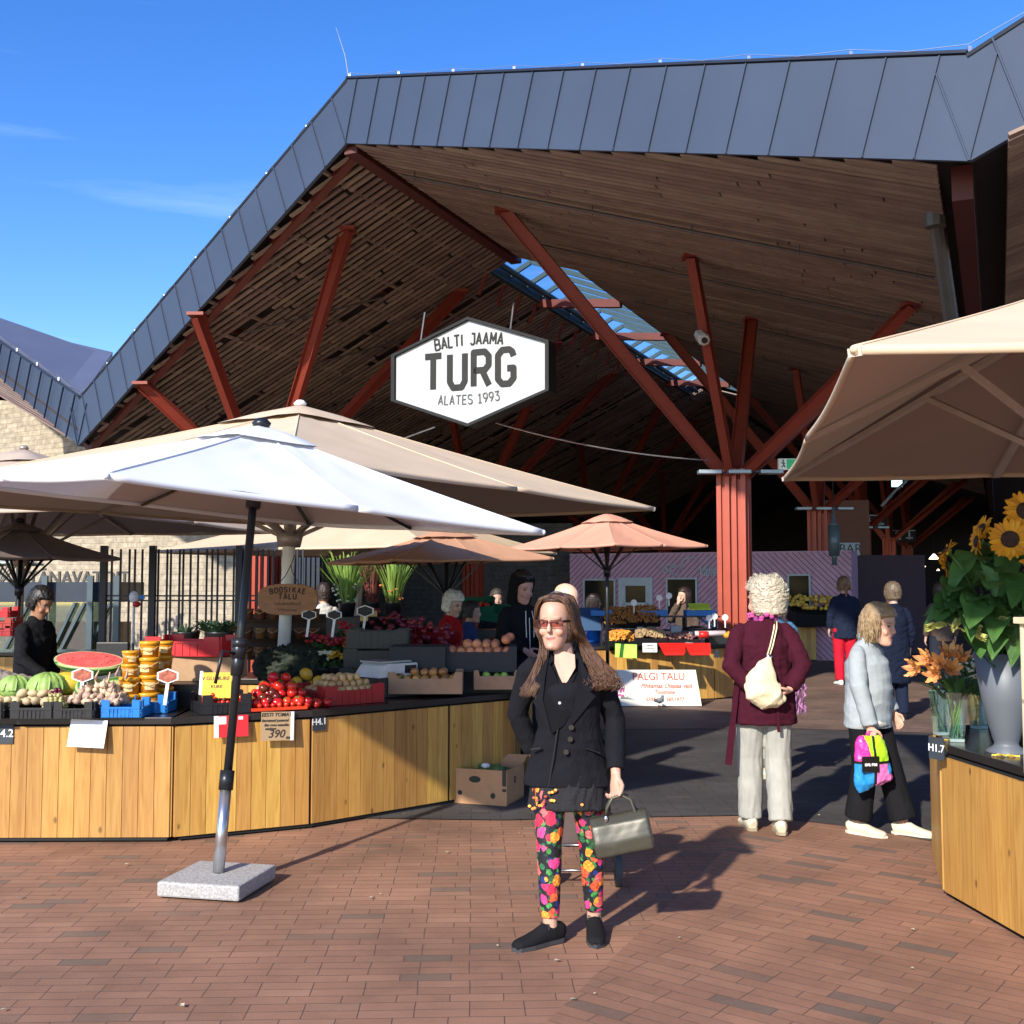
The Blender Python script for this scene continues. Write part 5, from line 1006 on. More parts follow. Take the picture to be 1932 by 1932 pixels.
# wooden farm sign hung on the post
t = thing('farm_sign', 'oval brown wooden board with burnt lettering hung on the umbrella post', 'sign', at(543, 1131, 9.62), R(-3)); n = 28; el_ = [(.262*math.copysign(abs(math.cos(a))**.75, math.cos(a)), .135*math.copysign(abs(math.sin(a))**.65, math.sin(a))) for a in [2*math.pi*i/n for i in range(n)]]
mb = MB(); mb.prism(el_, -.014, .014, M=RX); mb.build('board', mat('brown board', (.34, .16, .07), .6, 0, .25, 6, .2, 50, stretch=(1, 1, 5)), t, bev=.004); m_burn = mat('burnt letter', (.05, .02, .01)); 
strokes('BOOSIKAE', .042, .011, m_burn, t, (0, -.0145, .085), sx=1.05, arc=-.8, gap=.42, dep=.003); strokes('TALU', .042, .011, m_burn, t, (0, -.0145, .026), sx=1.05, gap=.42, dep=.003); text('talukaubad', .045, mat('faint letter', (.14, .05, .025)), 'lettering', t, (0, -.0165, -.035), ext=.001, sx=1.2); text('Võrumaa', .035, MATS['faint letter'], 'lettering', t, (0, -.0165, -.09), ext=.001, sx=1.3)
mb = MB(); mb.tube([(-.1, .01, .12), (-.03, .02, .2), (.02, .02, .30), (.05, .02, .38)], .004, 5); mb.tube([(.1, .01, .12), (.03, .02, .24), (.02, .02, .30)], .004, 5); mb.build('cord', m_ink, t)
# balance scale and bowl on the rear counter at left
t = thing('counter_scale', 'dark shop scale with a raised display and dark red bowl at the left rear', 'scale', place(198, 9.0, CH+.03)); mb = MB(); mb.box((0, 0, .11), (.42, .34, .22)); mb.build('housing', mat('scale grey', (.06, .062, .065), .4), t, bev=.01); mb = MB(); mb.box((.06, .05, .3), (.26, .05, .13)); mb.box((.06, .06, .2), (.04, .04, .12)); mb.build('display', m_bc, t, bev=.008); mb = MB(); mb.lathe([(.05, .22), (.085, .245), (.08, .247), (.045, .225)], 16, (-.13, 0, 0)); mb.build('bowl', mat('dark red bowl', (.14, .01, .012), .4), t, True)
t = thing('toy_windmill', 'white, red and blue ornament on a thin white stick by the fence post', 'ornament', at(249/1.0, 1160, 11.0)-Vector((0, 0, .2))); mb = MB(); mb.tube([(0, 0, -.25), (0, 0, .15)], .012, 6); mb.build('stick', m_wl, t); mb = MB(); mb.ball((0, 0, .2), (.05, .03, .06)); mb.build('head', mat('ornament white', (.7, .7, .72)), t, True); mb = MB(); mb.ball((.03, -.01, .13), (.04, .03, .03)); mb.build('red_part', m_rc, t, True); mb = MB(); mb.box((.07, 0, .2), (.07, .01, .04)); mb.build('blue_part', m_blc, t)
t.location = at(252, 1165, 11.0)
# red goods behind the black-clad seller
for i, (u, v, c_) in enumerate(((-2, 1165, m_rc), (4, 1185, mat('red tomato dull', (.35, .03, .02))), (3, 1200, m_rcd))): crate('red crate %s at the far left edge behind the seller' % ('on top', 'in the middle', 'at the bottom')[i], at(u, v, 11.2), 0, .3, .25, .1, c_)
# mushroom stall -----------------------------------------------------------
FY = 15.6
def chant(nm, label, u, v, Yd, w, d, h, m, n, r, seed, cat='mushrooms', tilt=18):
    """one heap nobody could count"""
    t0 = at(u, v, Yd); mb = MB(); rn = random.Random(seed)
    for i in range(n):
        x, y = rn.uniform(-1, 1), rn.uniform(-1, 1); z = h*max(0, 1-(x*x+y*y)*.6)+rn.uniform(-.01, .01); a = rn.uniform(0, 6.28)
        c = Vector((x*w/2, y*d/2, z+y*d/2*math.tan(R(tilt))))
        if nm == 'chanterelles': mb.lathe([(r*.25, -r*1.3), (r*.35, -r*.2), (r, r*.35), (r*.9, r*.45), (r*.2, r*.2)], 6, M=Matrix.Translation(c) @ Matrix.Rotation(rn.uniform(-1.2, 1.2), 4, 'X') @ Matrix.Rotation(a, 4, 'Z'))
        else: mb.ball(c, (r*rn.uniform(.8, 1.3), r, r*rn.uniform(.7, 1)), 7, k=5)
    o = mb.build(nm, m, None, True, loc=t0); tag(o, label, cat, kind='stuff'); return t0
m_ch = mat('chanterelle', (.66, .27, .03), .6, isl=.3); m_ch2 = mat('chanterelle dark', (.42, .16, .03), .6, isl=.35); m_nut = mat('walnut', (.36, .24, .12), .7, isl=.3); m_mix = mat('plum mix', (.25, .10, .08), .4, isl=.8)
for nm, lb, u, v, Yd, w, d, h, m, n, r, sd, tl in (('chanterelles', 'heap of dark orange chanterelles, upper left tray of the far stall', 1168, 1163, 16.25, .44, .3, .05, m_ch2, 330, .017, 1, 38), ('chanterelles', 'heap of dark orange chanterelles, upper right tray of the far stall', 1212, 1160, 16.25, .44, .3, .05, m_ch2, 330, .017, 2, 38), ('chanterelles', 'bright heap of orange chanterelles above the lime green card', 1172, 1203, 15.75, .40, .26, .08, m_ch, 300, .018, 3, 22), ('walnuts', 'heap of brown nuts above the small white price card', 1226, 1199, 15.75, .42, .26, .08, m_nut, 260, .02, 4, 22), ('plums', 'mixed heap of small plums and green pears beside the nuts', 1286, 1203, 15.75, .40, .2, .05, m_mix, 120, .022, 5, 16)): chant(nm, lb, u, v, Yd, w, d, h, m, n, r, sd, 'mushrooms' if nm[0] == 'c' else 'nuts' if nm[0] == 'w' else 'fruit', tl)
for i, (u, v, Yd, w, d, h, rx, lb) in enumerate(((1168, 1172, 16.25, .48, .34, .07, 36, 'tilted black tray under the upper left chanterelles'), (1212, 1169, 16.25, .48, .34, .07, 36, 'tilted black tray under the upper right chanterelles'), (1172, 1213, 15.75, .44, .3, .09, 20, 'black tray under the bright chanterelles'), (1226, 1211, 15.75, .46, .3, .12, 20, 'black tray under the brown nuts'), (1286, 1212, 15.75, .46, .26, .07, 12, 'low black tray with white lettering under the plums'))):
    c = crate(lb, at(u, v, Yd), 0, w, d, h, m_bc, cut=.1, ribs=False); c.rotation_euler.x = R(rx)
    if i == 4: text('eipax', .055, m_wl, 'lettering', c, (.08, -.137, .025), ext=.001, bold=.001)
card('lime green card hanging below the bright chanterelles', 'card', 'price tag', at(1181, 1228, 15.45), .30, .19, (.42, .85, .08), 0, R(-16), roll=R(3)); card('small white handwritten price card below the nuts', 'price_card', 'price tag', at(1226, 1222, 15.42), .20, .125, (.72, .76, .66), 0, R(-10), txt=[('Pähkel', .035, m_ink, 0, .03, .2), ('kodumaine', .03, m_ink, 0, -.005, .2), ('2 €', .035, m_ink, .04, -.04, .2)])
m_rt = mat('red tray plastic', (.60, .02, .015), .35); 
for u, lb in ((1270, 'left'), (1318, 'right')): mb = MB(); mb.slab((-.19, .1, .05), (-.16, -.12, -.06), (.15, -.12, -.06), (.18, .1, .05), .012); mb.slab((-.16, -.12, -.06), (-.13, -.15, -.10), (.12, -.15, -.10), (.15, -.12, -.06), .012); ob = mb.build('red_tray', m_rt, loc=at(u, 1222, 15.45)); tag(ob, 'empty red tray sticking out of the far counter, %s of the two' % lb, 'tray')
t = thing('display_rack', 'black two-level rack with blue-rimmed boxes and lime lid on the mushroom stall', 'rack', place(1255, 16.4, CH)); mb = MB()
for x in (-.95, -.3, .28, .72): mb.box((x, 0, .2), (.025, .3, .4))
for z in (.2, .40): mb.box((-.1, 0, z), (1.75, .34, .02))
mb.build('rack_frame', m_bc, t)
for x, w, m, lb in ((-.95, .3, m_blc, 'a'), (-.2, .42, m_blc, 'b'), (.5, .42, m_blc, 'c')): crate({'a': 'bright blue crate at the left end of the rack', 'b': 'bright blue crate in the middle of the rack', 'c': 'bright blue box under the lime green lid'}[lb], place(1255, 16.4, CH+.41)+Vector((x, 0, 0)), 0, w, .3, .08, m, cut=.1, ribs=False)
mb = MB(); mb.slab((-.15, -.1, -.03), (.15, -.1, -.03), (.15, .14, .05), (-.15, .14, .05), .012); ob = mb.build('lime_lid', mat('lime lid', (.55, .85, .05), .5), loc=place(1255, 16.3, CH+.53)+Vector((.5, 0, 0))); tag(ob, 'lime green sheet lying on the blue box of the rack', 'lid')
mb = MB(); mb.slab((0, 0, 0), (.45, 0, -.32), (.45, .25, -.32), (0, .25, 0), .02); ob = mb.build('blue_board', m_blc, loc=place(1305, 16.3, CH+.46)); tag(ob, 'blue board sloping down to the right of the rack', 'board')
card('dark blue board leaning at the left of the chanterelle trays', 'board', 'board', at(1090+17, 1168, 16.3), .42, .36, (.008, .05, .13), 0, R(-25))
for u, w in ((1172, .35), (1200, .3)): blades('leafy_greens', 'bunch of green leaves on top of the rack, %s one' % ('left' if u < 1180 else 'right'), place(u, 16.4, CH+.41), 60, .1, w/2.4, m_lf, seed=u, w=.02, bucket=False)
mp_k = [(1152+44, 1147), (1262, 1134), (1244, 1138), (1348, 1173), (1368, 1175), (1338, 1176)]
for i, (u, v) in enumerate(mp_k): t = thing('round_tag', 'round white price tag on a stick, number %d from the left over the far stall' % (sorted(mp_k).index((u, v))+1), 'price tag', at(u, v-10, 15.9), 0, 'round price tags at the far stall'); mb = MB(); mb.tube([(0, -.004, 0), (0, .004, 0)], .045, 14); mb.build('disc', m_wl, t); mb = MB(); mb.box((0, 0, -.09), (.016, .004, .11)); mb.build('stem', m_wl, t)
t = thing('shop_scale', 'grey and black shop scale behind the plums on the far counter', 'scale', place(1310, 15.95, CH)); mb = MB(); mb.box((-.2, 0, .12), (.3, .25, .10)); mb.box((-.27, 0, .22), (.16, .1, .13)); mb.build('housing', mat('scale glassy grey', (.25, .3, .32), .2), t, bev=.01); mb = MB(); mb.box((.0, 0, .2), (.4, .3, .03)); mb.ball((.02, 0, .24), (.16, .1, .04)); mb.build('pan', m_bc, t)
t = thing('folded_awning', 'rolled white and red cloth lying at the right end of the far counter', 'cloth roll', place(1335, 15.8, CH+.17)); mb = MB(); mb.tube([(-.27, 0, 0), (.24, 0, .01)], [(.05, .04)]*2, 14); mb.build('roll', mat('pale pink cloth', (.6, .5, .5)), t, True); mb = MB(); mb.tube([(-.14, -.01, -.01), (.0, -.01, -.01)], .052, 14); mb.build('red_stripe', m_rt, t, True); mb = MB(); mb.tube([(-.26, -.01, 0), (-.2, -.01, 0)], .054, 14); mb.build('dark_stripe', m_navy, t, True)
scatter('yellow_pepper', 'yellow pepper at the end of the white cloth roll', 'pepper', 'yellow peppers', me, [place(1385-11, 15.8, CH+.17), place(1370, 15.75, CH+.15)], seed=2)
mb = MB(); mb.box((0, 0, .06), (.55, .35, .12)); ob = mb.build('black_box', m_bc, loc=place(1368, 16.3, CH)); tag(ob, 'black box with red rim at the far right of the mushroom counter', 'box'); p, a = front(1355, 1229, Vector((hz(1349, 1322).x, hz(1349, 1322).y, 0)), Vector((3.45, 16.6, 0)), .01); card('tiny dark number tag on the far counter corner', 'number_tag', 'sign', at(1352, 1234, 15.5), .07, .1, (.02, .02, .02), R(20), mt=m_slate)
# green crates of tomatoes by the hooded man
for i, (u, v, lb) in enumerate(((895, 1148, 'left'), (930, 1160, 'right'))):
    c = crate('dark green crate of vegetables behind the hooded man, %s one' % lb, at(u, v+4, 13.6), 0, .48, .34, .12, m_crate_g, cut=.1); c.rotation_euler = (R(20), R(8*i), 0)
scatter('tomato', 'tomato in the green crates behind the hooded man', 'tomato', 'tomatoes in the green crates', bpy.data.meshes['tomato'], [at(880+CR.uniform(0, 40), 1143, 13.6)+Vector((0, CR.uniform(-.1, .1), CR.uniform(0, .02))) for i in range(12)], seed=9)
scatter('carrot', 'orange root vegetable near the hooded man\'s hands', 'vegetable', 'orange roots by the hooded man', fruit_mesh('carrot', .016, mat('carrot', (.65, .2, .03), .5, rnd=.3), 5, 1, 8, 6), [at(945+i*4, 1203-(i % 3)*4, 10.9) for i in range(7)], seed=4)
scatter('beetroot', 'dark beetroot near the hooded man\'s hands', 'beetroot', 'beetroots by the hooded man', fruit_mesh('beetroot', .045, mat('beetroot', (.10, .02, .03), .6, rnd=.3), 1, .9, 10, 7), [at(930+i*9, 1212-(i % 2)*8, 10.7) for i in range(6)], seed=5)
mb = MB(); mb.box((0, 0, .42), (1.3, .5, .84)); ob = mb.build('vegetable_stand', m_bc, loc=(place(955, 11.3, .012))); tag(ob, 'black stand of root vegetables between the cartons and the hooded man', 'stand'); mb = MB(); mb.box((0, 0, .55), (1.2, .5, 1.1)); ob = mb.build('vegetable_stand', m_bc, loc=place(910, 13.8, .012)); tag(ob, 'dark stand below the green crates of vegetables', 'stand')
# yellow fruit deep in the hall
p = place(1532, 24.2, CH); c = crate('tilted dark crate under the pile of yellow fruit deep in the hall', p+UP*.05, R(8), 1.0, .5, .3, m_bc, cut=.1); c.rotation_euler.x = R(20)
scatter('yellow_fruit', 'small yellow fruit in the pile deep in the hall', 'fruit', 'yellow fruit deep in the hall', fruit_mesh('yellow_fruit', .045, mat('yellow fruit', (.66, .40, .05), .5, rnd=.25), 1, 1, 8, 6), [p+Vector((CR.uniform(-.5, .5), q*.12-.2, .36+q*.06+CR.uniform(0, .03))) for q in range(5) for _ in range(12)], seed=7)
# pigeon
p = hz(1244, 1338); t = thing('pigeon', 'grey pigeon standing in front of the white farm board', 'pigeon', (p.x, p.y, .008), R(118)); t.scale = (.85, .85, .85); mb = MB()
mb.tube([(.12, 0, .10), (.06, 0, .11), (0, 0, .12), (-.06, 0, .14), (-.085, 0, .18), (-.088, 0, .205), (-.11, 0, .208), (-.132, 0, .2)], [.012, (.03, .02), (.05, .045), (.045, .045), .026, .023, .014, .004], 12); put(remesh(mb, .004, 2), 'body', mat('pigeon feather', (.20, .21, .25), .6, 0, .4, 20), t)
mb = MB(); mb.tube([(.0, .015, .07), (-.005, .015, 0), (-.03, .015, .003)], .004, 5); mb.tube([(.0, -.015, .07), (-.005, -.015, 0), (-.03, -.015, .003)], .004, 5); mb.build('leg', mat('pink leg', (.5, .15, .12)), t); mb = MB(); mb.ball((.03, .045, .125), (.06, .01, .03)); mb.ball((.03, -.045, .125), (.06, .01, .03)); mb.build('wing', mat('pigeon wing', (.10, .10, .12), .6, isl=.2), t, True)
# ---------------------------------------------------------------- right counter flowers
m_sf = mat('sunflower petal', (.82, .38, .012), .55, isl=.15, trans=.25); m_sc = mat('sunflower heart', (.045, .022, .012), .9, 0, .3, 60, .8, 120); m_sl = mat('sunflower leaf', (.07, .17, .035), .5, 0, .35, 14, .25, 40, isl=.25, trans=.25)
def leaf(mb, p0, d, L, W_, up, droop=.3, n=8):
    d = Vector(d).normalized(); s_ = d.cross(Vector(up)).normalized(); u_ = s_.cross(d); vs = []
    for i in range(n+1):
        t_ = i/n; w = W_*math.sin(math.pi*min(1, t_**.7))*(1-.2*t_)+.001; c = Vector(p0)+d*L*t_-UP*droop*L*t_*t_
        for q in (-1, -.5, 0, .5, 1): vs.append(c+s_*w*q+u_*(abs(q)*w*.28+.006*math.sin(i*2.1+q*3)))
    mb.add(vs, [(i*5+q, i*5+q+1, (i+1)*5+q+1, (i+1)*5+q) for i in range(n) for q in range(4)])
def sunflower(label, loc, face, base, s_=1, seed=1):
    t = thing('sunflower', label, 'sunflower', loc); Q = Vector(face).normalized().to_track_quat('Z', 'Y').to_matrix().to_4x4(); rn = random.Random(seed)
    mb = MB(); mb.lathe([(.001, .016), (.02, .02), (.034, .012), (.036, -.004), (.001, -.012)], 24); mb.xf(Q @ Matrix.Scale(s_, 4)); mb.build('heart', m_sc, t, True); mb = MB()
    for ring_ in range(2):
        for i in range(17):
            a = i*2*math.pi/17+ring_*.18+rn.uniform(-.08, .08); L = rn.uniform(.042, .055); w = .0105; e = rn.uniform(-.01, .02)-ring_*.008; ca, sa = math.cos(a), math.sin(a); vs = []
            for k, (f, ww) in enumerate(((0, .5), (.3, 1), (.65, .95), (.88, .55), (1, .04))):
                r_ = .032+L*f; z = e*f*1.3+.004-ring_*.004
                for q in (-1, 0, 1): vs.append((r_*ca-q*w*ww*sa, r_*sa+q*w*ww*ca, z+abs(q)*.003))
            mb.add(vs, [(k*3+q, k*3+q+1, (k+1)*3+q+1, (k+1)*3+q) for k in range(4) for q in range(2)])
    mb.xf(Q @ Matrix.Scale(s_, 4)); mb.build('petals', m_sf, t); mb = MB(); mb.lathe([(.03, -.006), (.035, -.012), (.008, -.03)], 12); mb.xf(Q @ Matrix.Scale(s_, 4)); b_ = Vector(base)-Vector(loc); nf = Vector(face).normalized(); mb.tube([-nf*.02, -nf*.08-UP*.02, b_*.5-nf*.03, b_], [.008, .007, .008, .008], 7); mb.build('stem', m_sl, t, True); return t
VB = Vector((2.50, 5.75, CH)); YV = 5.75
def vp(u, v, Yd=YV): return at(u, v, Yd)
vb_ = vp(1895, 1392); VB = Vector((vb_.x+.01, YV, CH)); vt = vp(1895, 1232)
t = thing('tall_vase', 'tall grey-blue flared flower vase on the right counter', 'vase', VB); Hh = (vt.z-CH); Sx = vp(1846, 1228).x-VB.x
mb = MB(); r1 = .16; mb.lathe([(.10, 0), (.10, .010), (.062, .035), (.058, .05), (.066, .07), (r1*.70, Hh*.5), (r1*.93, Hh), (r1*.90, Hh), (.06, .08)], 32); mb.build('vase_body', mat('grey blue vase', (.12, .135, .155), .5, .05, .05), t, True)
vm = VB+UP*Hh
SFv = [(1905, 1018, 5.55, (-.25, -1, .15), 1.0), (1934, 965, 5.6, (-.1, -1, .25), 1.05), (1853, 1000, 5.85, (-1, -.12, .55), .8), (1845, 1022, 5.75, (-1, .15, .1), .75), (1786, 1040, 5.6, (-1, .3, .9), .62), (1787, 1070, 5.75, (-1, .5, -.3), .7), (1962, 1060, 5.5, (.2, -1, 0), 1)]
for i, (u, v, Yd, f, s_) in enumerate(SFv): sunflower('sunflower '+('facing the viewer, largest fully seen', 'at the upper right picture edge', 'seen from the side above the leaves', 'turned left, below the side-on one', 'small side-on at the far left of the bunch', 'half hidden behind a leaf at the left', 'just beyond the right picture edge')[i], vp(u, v, Yd), f, vm-UP*.05+Vector((CR.uniform(-.05, .05), 0, 0)), s_*1.25, i)
t = thing('sunflower_foliage', 'mass of large dark sunflower leaves in the grey vase', 'leaves', vm); rn = random.Random(12)
tg = [(1800, 1100, 5.6), (1830, 1060, 5.7), (1850, 1120, 5.55), (1880, 1150, 5.5), (1790, 1150, 5.65), (1920, 1100, 5.5), (1815, 1130, 5.6), (1860, 1075, 5.8), (1900, 1070, 5.7), (1925, 1160, 5.5), (1870, 1180, 5.55), (1840, 1165, 5.6), (1885, 1030, 5.9), (1855, 1040, 5.9), (1920, 1040, 5.9), (1820, 1095, 5.75), (1895, 1125, 5.6), (1945, 1130, 5.5), (1835, 1140, 5.5), (1870, 1100, 5.45), (1800, 1125, 5.7), (1905, 1190, 5.6), (1850, 1190, 5.7), (1930, 1200, 5.6)]
mbL = []
for i, (u, v, Yd) in enumerate(tg):
    for q in range(3):
        mb = MB(); p = vp(u+rn.uniform(-14, 14), v+rn.uniform(-12, 12), Yd+rn.uniform(-.1, .1))-vm; d = Vector((p.x*.7-.12+rn.uniform(-.25, .25), -.25+rn.uniform(-.4, .3), rn.uniform(-.35, .35))); leaf(mb, p-d.normalized()*.08, d, rn.uniform(.17, .26), rn.uniform(.06, .09), (rn.uniform(-.3, .3), -.5, 1), rn.uniform(.1, .6))
        mb.build('leaf', m_sl, t, True)
mb = MB()
for i in range(26):
    u, v, Yd = rn.choice(tg); p = vp(u, v, Yd)-vm; mb.tube([Vector((rn.uniform(-.08, .08), rn.uniform(-.05, .05), -.12)), Vector((p.x*.4, p.y*.4, p.z*.45)), p], [.007, .006, .004], 6)
mb.build('stalk', m_sl, t, True)
m_lily = mat('yellow green lily', (.55, .55, .16), .5, isl=.2, trans=.2)
for i, (u, v, du, dv) in enumerate(((1790, 1178, -42, 2), (1818, 1160, 30, 22), (1815, 1188, 42, 12), (1812, 1166, -15, 18), (1880, 1168, 22, 2))):
    p = vp(u, v, 5.5); q = vp(u+du, v+dv, 5.45); mb = MB()
    for a in range(4): leaf(mb, (0, 0, 0), (q-p)+Vector((0, 0, .01*(a-1.5))), (q-p).length*1.1, .014, (math.cos(a*1.5), math.sin(a*1.5)*.5, .8), .1)
    mb.tube([Vector((0, 0, 0)), (vm-p)*.4+UP*.02, vm-p], [.005, .005, .005], 6); ob = mb.build('lily', m_lily, None, True, loc=p); tag(ob, 'pale green lily bud '+('pointing far left', 'at the top pointing right', 'lowest, pointing right', 'short one behind the others', 'beside the vase under the leaves')[i], 'lily')
gv = None
for i, (u, v, Yd, h, w, lb) in enumerate(((1797, 1372, 6.15, .27, .085, 'square glass vase of green stems nearest the counter corner'), (1768, 1364, 6.42, .25, .07, 'empty-looking glass vase at the left end of the counter'), (1840, 1345, 6.7, .26, .08, 'dim glass vase behind the grey vase'))):
    p = place(u, Yd); t = thing('glass_vase', lb, 'vase', p, R(20*i)); mb = MB(); mb.lathe([(w*.62, 0), (w*.98, h), (w*.93, h), (w*.56, .015)], 4); mb.xf(Matrix.Rotation(R(30), 4, 'Z')); mb.build('glass', glass('vase glass', (.86, .93, .9), .75), t)
    mb = MB(); mb.lathe([(w*.60, .002), (w*.63, .018), (w*.01, .02)], 4); mb.xf(Matrix.Rotation(R(30), 4, 'Z')); mb.build('base', mat('glass base', (.5, .55, .53), .1), t)
    mb = MB()
    for q in range(12 if i != 1 else 2): a = q*.9; mb.tube([(.03*math.cos(a), .03*math.sin(a), .02), (.02*math.cos(a+2), .02*math.sin(a+2), .15), (.05*math.cos(a+3), .05*math.sin(a+3), h+.03)], .0035, 5)
    mb.build('stems', mat('fresh stem', (.20, .42, .06), .5, isl=.3), t, True)
m_ol = mat('orange lily', (.85, .40, .14), .5, isl=.2, trans=.25)
def lilyhead(label, c, d, s_=1):
    t = thing('orange_lily', label, 'lily', c); mb = MB(); d = Vector(d).normalized(); a_, b_ = frame(d)
    for i in range(6): r_ = a_*math.cos(i*1.047)+b_*math.sin(i*1.047); leaf(mb, r_*.006, d*.85+r_*.5, .10*s_, .024*s_, r_, -.05, 6)
    mb.build('petals', m_ol, t, True); mb = MB()
    for i in range(4): r_ = a_*math.cos(i*1.6)+b_*math.sin(i*1.6); mb.tube([(0, 0, 0), d*.06*s_+r_*.015], .0015, 4)
    mb.build('stamens', mat('stamen', (.4, .12, .02)), t); return t
vt2 = place(1797, 6.15, CH+.27)
for i, (u, v, d) in enumerate(((1735, 1262, (-1, -.3, .05)), (1755, 1248, (-.8, -.4, .3)), (1775, 1255, (-.5, -.6, .3)), (1790, 1240, (-.2, -.5, .8)), (1808, 1248, (.3, -.5, .8)), (1770, 1272, (-.7, -.5, .0)), (1795, 1265, (-.2, -.8, .3)))):
    c = vp(u, v, 6.05); t = lilyhead('orange lily bloom '+('reaching furthest left', 'second from the left', 'in the middle left', 'topmost of the bunch', 'upright at the right', 'lowest at the left', 'lowest in the middle')[i], c, d, .92); mb = MB(); mb.tube([(0, 0, 0), (vt2-c)*.5+UP*.02, vt2-c-UP*.05], [.004, .004, .004], 5); mb.build('stem', m_lf, t)
blades('lily_foliage', 'dark narrow leaves of the orange lily bunch', vt2-UP*.04, 60, .12, .17, m_lf, seed=44, bucket=False, w=.012)
o = blades('white_filler_flowers', 'bunch of tiny white flowers behind the orange lilies', place(1838, 6.5, CH+.22), 130, .22, .2, m_lf, fl=m_wf, seed=46, bucket=False, w=.006, fsz=.008, fr=(.4, 1.1), fn=170)
blades('pink_flowers', 'few pink and orange flowers low behind the grey vase', place(1862, 6.6, CH+.16), 30, .18, .14, m_lf, fl=mat('dull pink blossom', (.55, .16, .10), .5, isl=.4), seed=47, bucket=False, w=.008, fsz=.012, fr=(.2, .8), fn=14)
mb = MB(); leaf(mb, (0, 0, 0), (1, -.3, 0), .13, .012, (0, 0, 1), 0); ob = mb.build('fallen_petal', m_yf, loc=place(1862, 5.62, CH+.006)); tag(ob, 'yellow fallen petal lying by the foot of the grey vase', 'petal')
t = thing('yellow_petal', 'yellow strip lying under the left glass vase', 'petal', place(1768, 6.2, CH+.004)); mb = MB(); mb.box((0, 0, 0), (.07, .03, .003)); mb.build('strip', m_yf, t)
# cream wooden lantern at the right picture edge
lz = place(1976, 5.05, CH); t = thing('wooden_lantern', 'cream wooden lantern cut by the right picture edge', 'lantern', lz, R(12)); mb = MB(); m_ln = mat('cream lantern paint', (.70, .58, .38), .5)
h1 = at(1930, 1172, 5.0).z-CH
for sx in (-1, 1):
    for sy in (-1, 1): mb.box((sx*.075, sy*.075, h1*.5), (.022, .022, h1))
mb.box((0, 0, .02), (.17, .17, .03)); mb.box((0, 0, h1*.47), (.172, .172, .025)); mb.box((0, 0, h1), (.21, .21, .03)); mb.box((0, 0, h1+.04), (.15, .15, .05), taper=.4); mb.build('frame', m_ln, t, bev=.003); g = MB(); g.box((0, 0, h1*.72), (.14, .14, h1*.45)); g.build('glass', glass('lantern glass', (.8, .75, .65), .8), t); mb = MB(); mb.tube([(0, 0, .04), (0, 0, .2)], .035, 12); mb.build('candle', mat('candle', (.7, .65, .5)), t)
# ------------------------------------------------------------------ people
def headrings(fs=1):
    return [(-.118, .022, .022, -.055), (-.108, .036, .036, -.048), (-.09, .048, .052, -.034), (-.065, .058, .068, -.018), (-.035, .066, .08, -.006), (0, .071, .089, 0), (.035, .074, .095, .004), (.07, .068, .088, .006), (.095, .052, .068, .008), (.112, .028, .038, .008), (.118, .01, .014, .008)]
def smooth_rings(rg, k=4):
    out = []; a = np.array(rg)
    for i in range(len(a)-1):
        p0, p1, p2, p3 = a[max(i-1, 0)], a[i], a[i+1], a[min(i+2, len(a)-1)]
        for q in range(k): u = q/k; out.append(tuple(.5*((2*p1)+(p2-p0)*u+(2*p0-5*p1+4*p2-p3)*u*u+(3*p1-p0-3*p2+p3)*u**3)))
    return out+[tuple(a[-1])]
def hand_mb(mb, wr, d, palm, side, curl=.5, sc=1.0, r=.0085):
    """wr wrist, d pointing direction of the hand, palm = palm normal, side = towards the thumb"""
    d = Vector(d).normalized(); palm = Vector(palm); palm = (palm-d*palm.dot(d)).normalized(); sd = d.cross(palm); 
    if sd.dot(Vector(side)) < 0: sd = -sd
    wr = Vector(wr); W_ = .04*sc
    mb.tube([wr-d*.02, wr+d*.015*sc, wr+d*.05*sc, wr+d*.085*sc], [(.026*sc, .019*sc), (.03*sc, .019*sc), (.038*sc, .017*sc), (.036*sc, .014*sc)], 10, side=sd)
    for i, (o, l) in enumerate(((.8, .066), (.27, .074), (-.27, .07), (-.8, .054))):
        b = wr+d*.08*sc+sd*o*W_*.82; l *= sc; a = curl
        p1 = b+(d*math.cos(a*.7)+palm*math.sin(a*.7))*l*.45; p2 = p1+(d*math.cos(a*1.7)+palm*math.sin(a*1.7))*l*.32; p3 = p2+(d*math.cos(a*2.5)+palm*math.sin(a*2.5))*l*.26
        mb.tube([b-d*.02, b, p1, p2, p3], [r*sc*1.05, r*sc*1.05, r*sc, r*sc*.95, r*sc*.75], 8)
    t0 = wr+d*.025*sc+sd*.028*sc; t1 = t0+(d*.6+sd*.75+palm*.35).normalized()*.035*sc; t2 = t1+(d*.8+sd*.2+palm*.5).normalized()*.032*sc; t3 = t2+(d*.8+palm*.5-sd*.1).normalized()*.024*sc
    mb.tube([t0-sd*.015*sc, t0, t1, t2, t3], [.013*sc, .013*sc, .0115*sc, .0105*sc, .008*sc], 8)
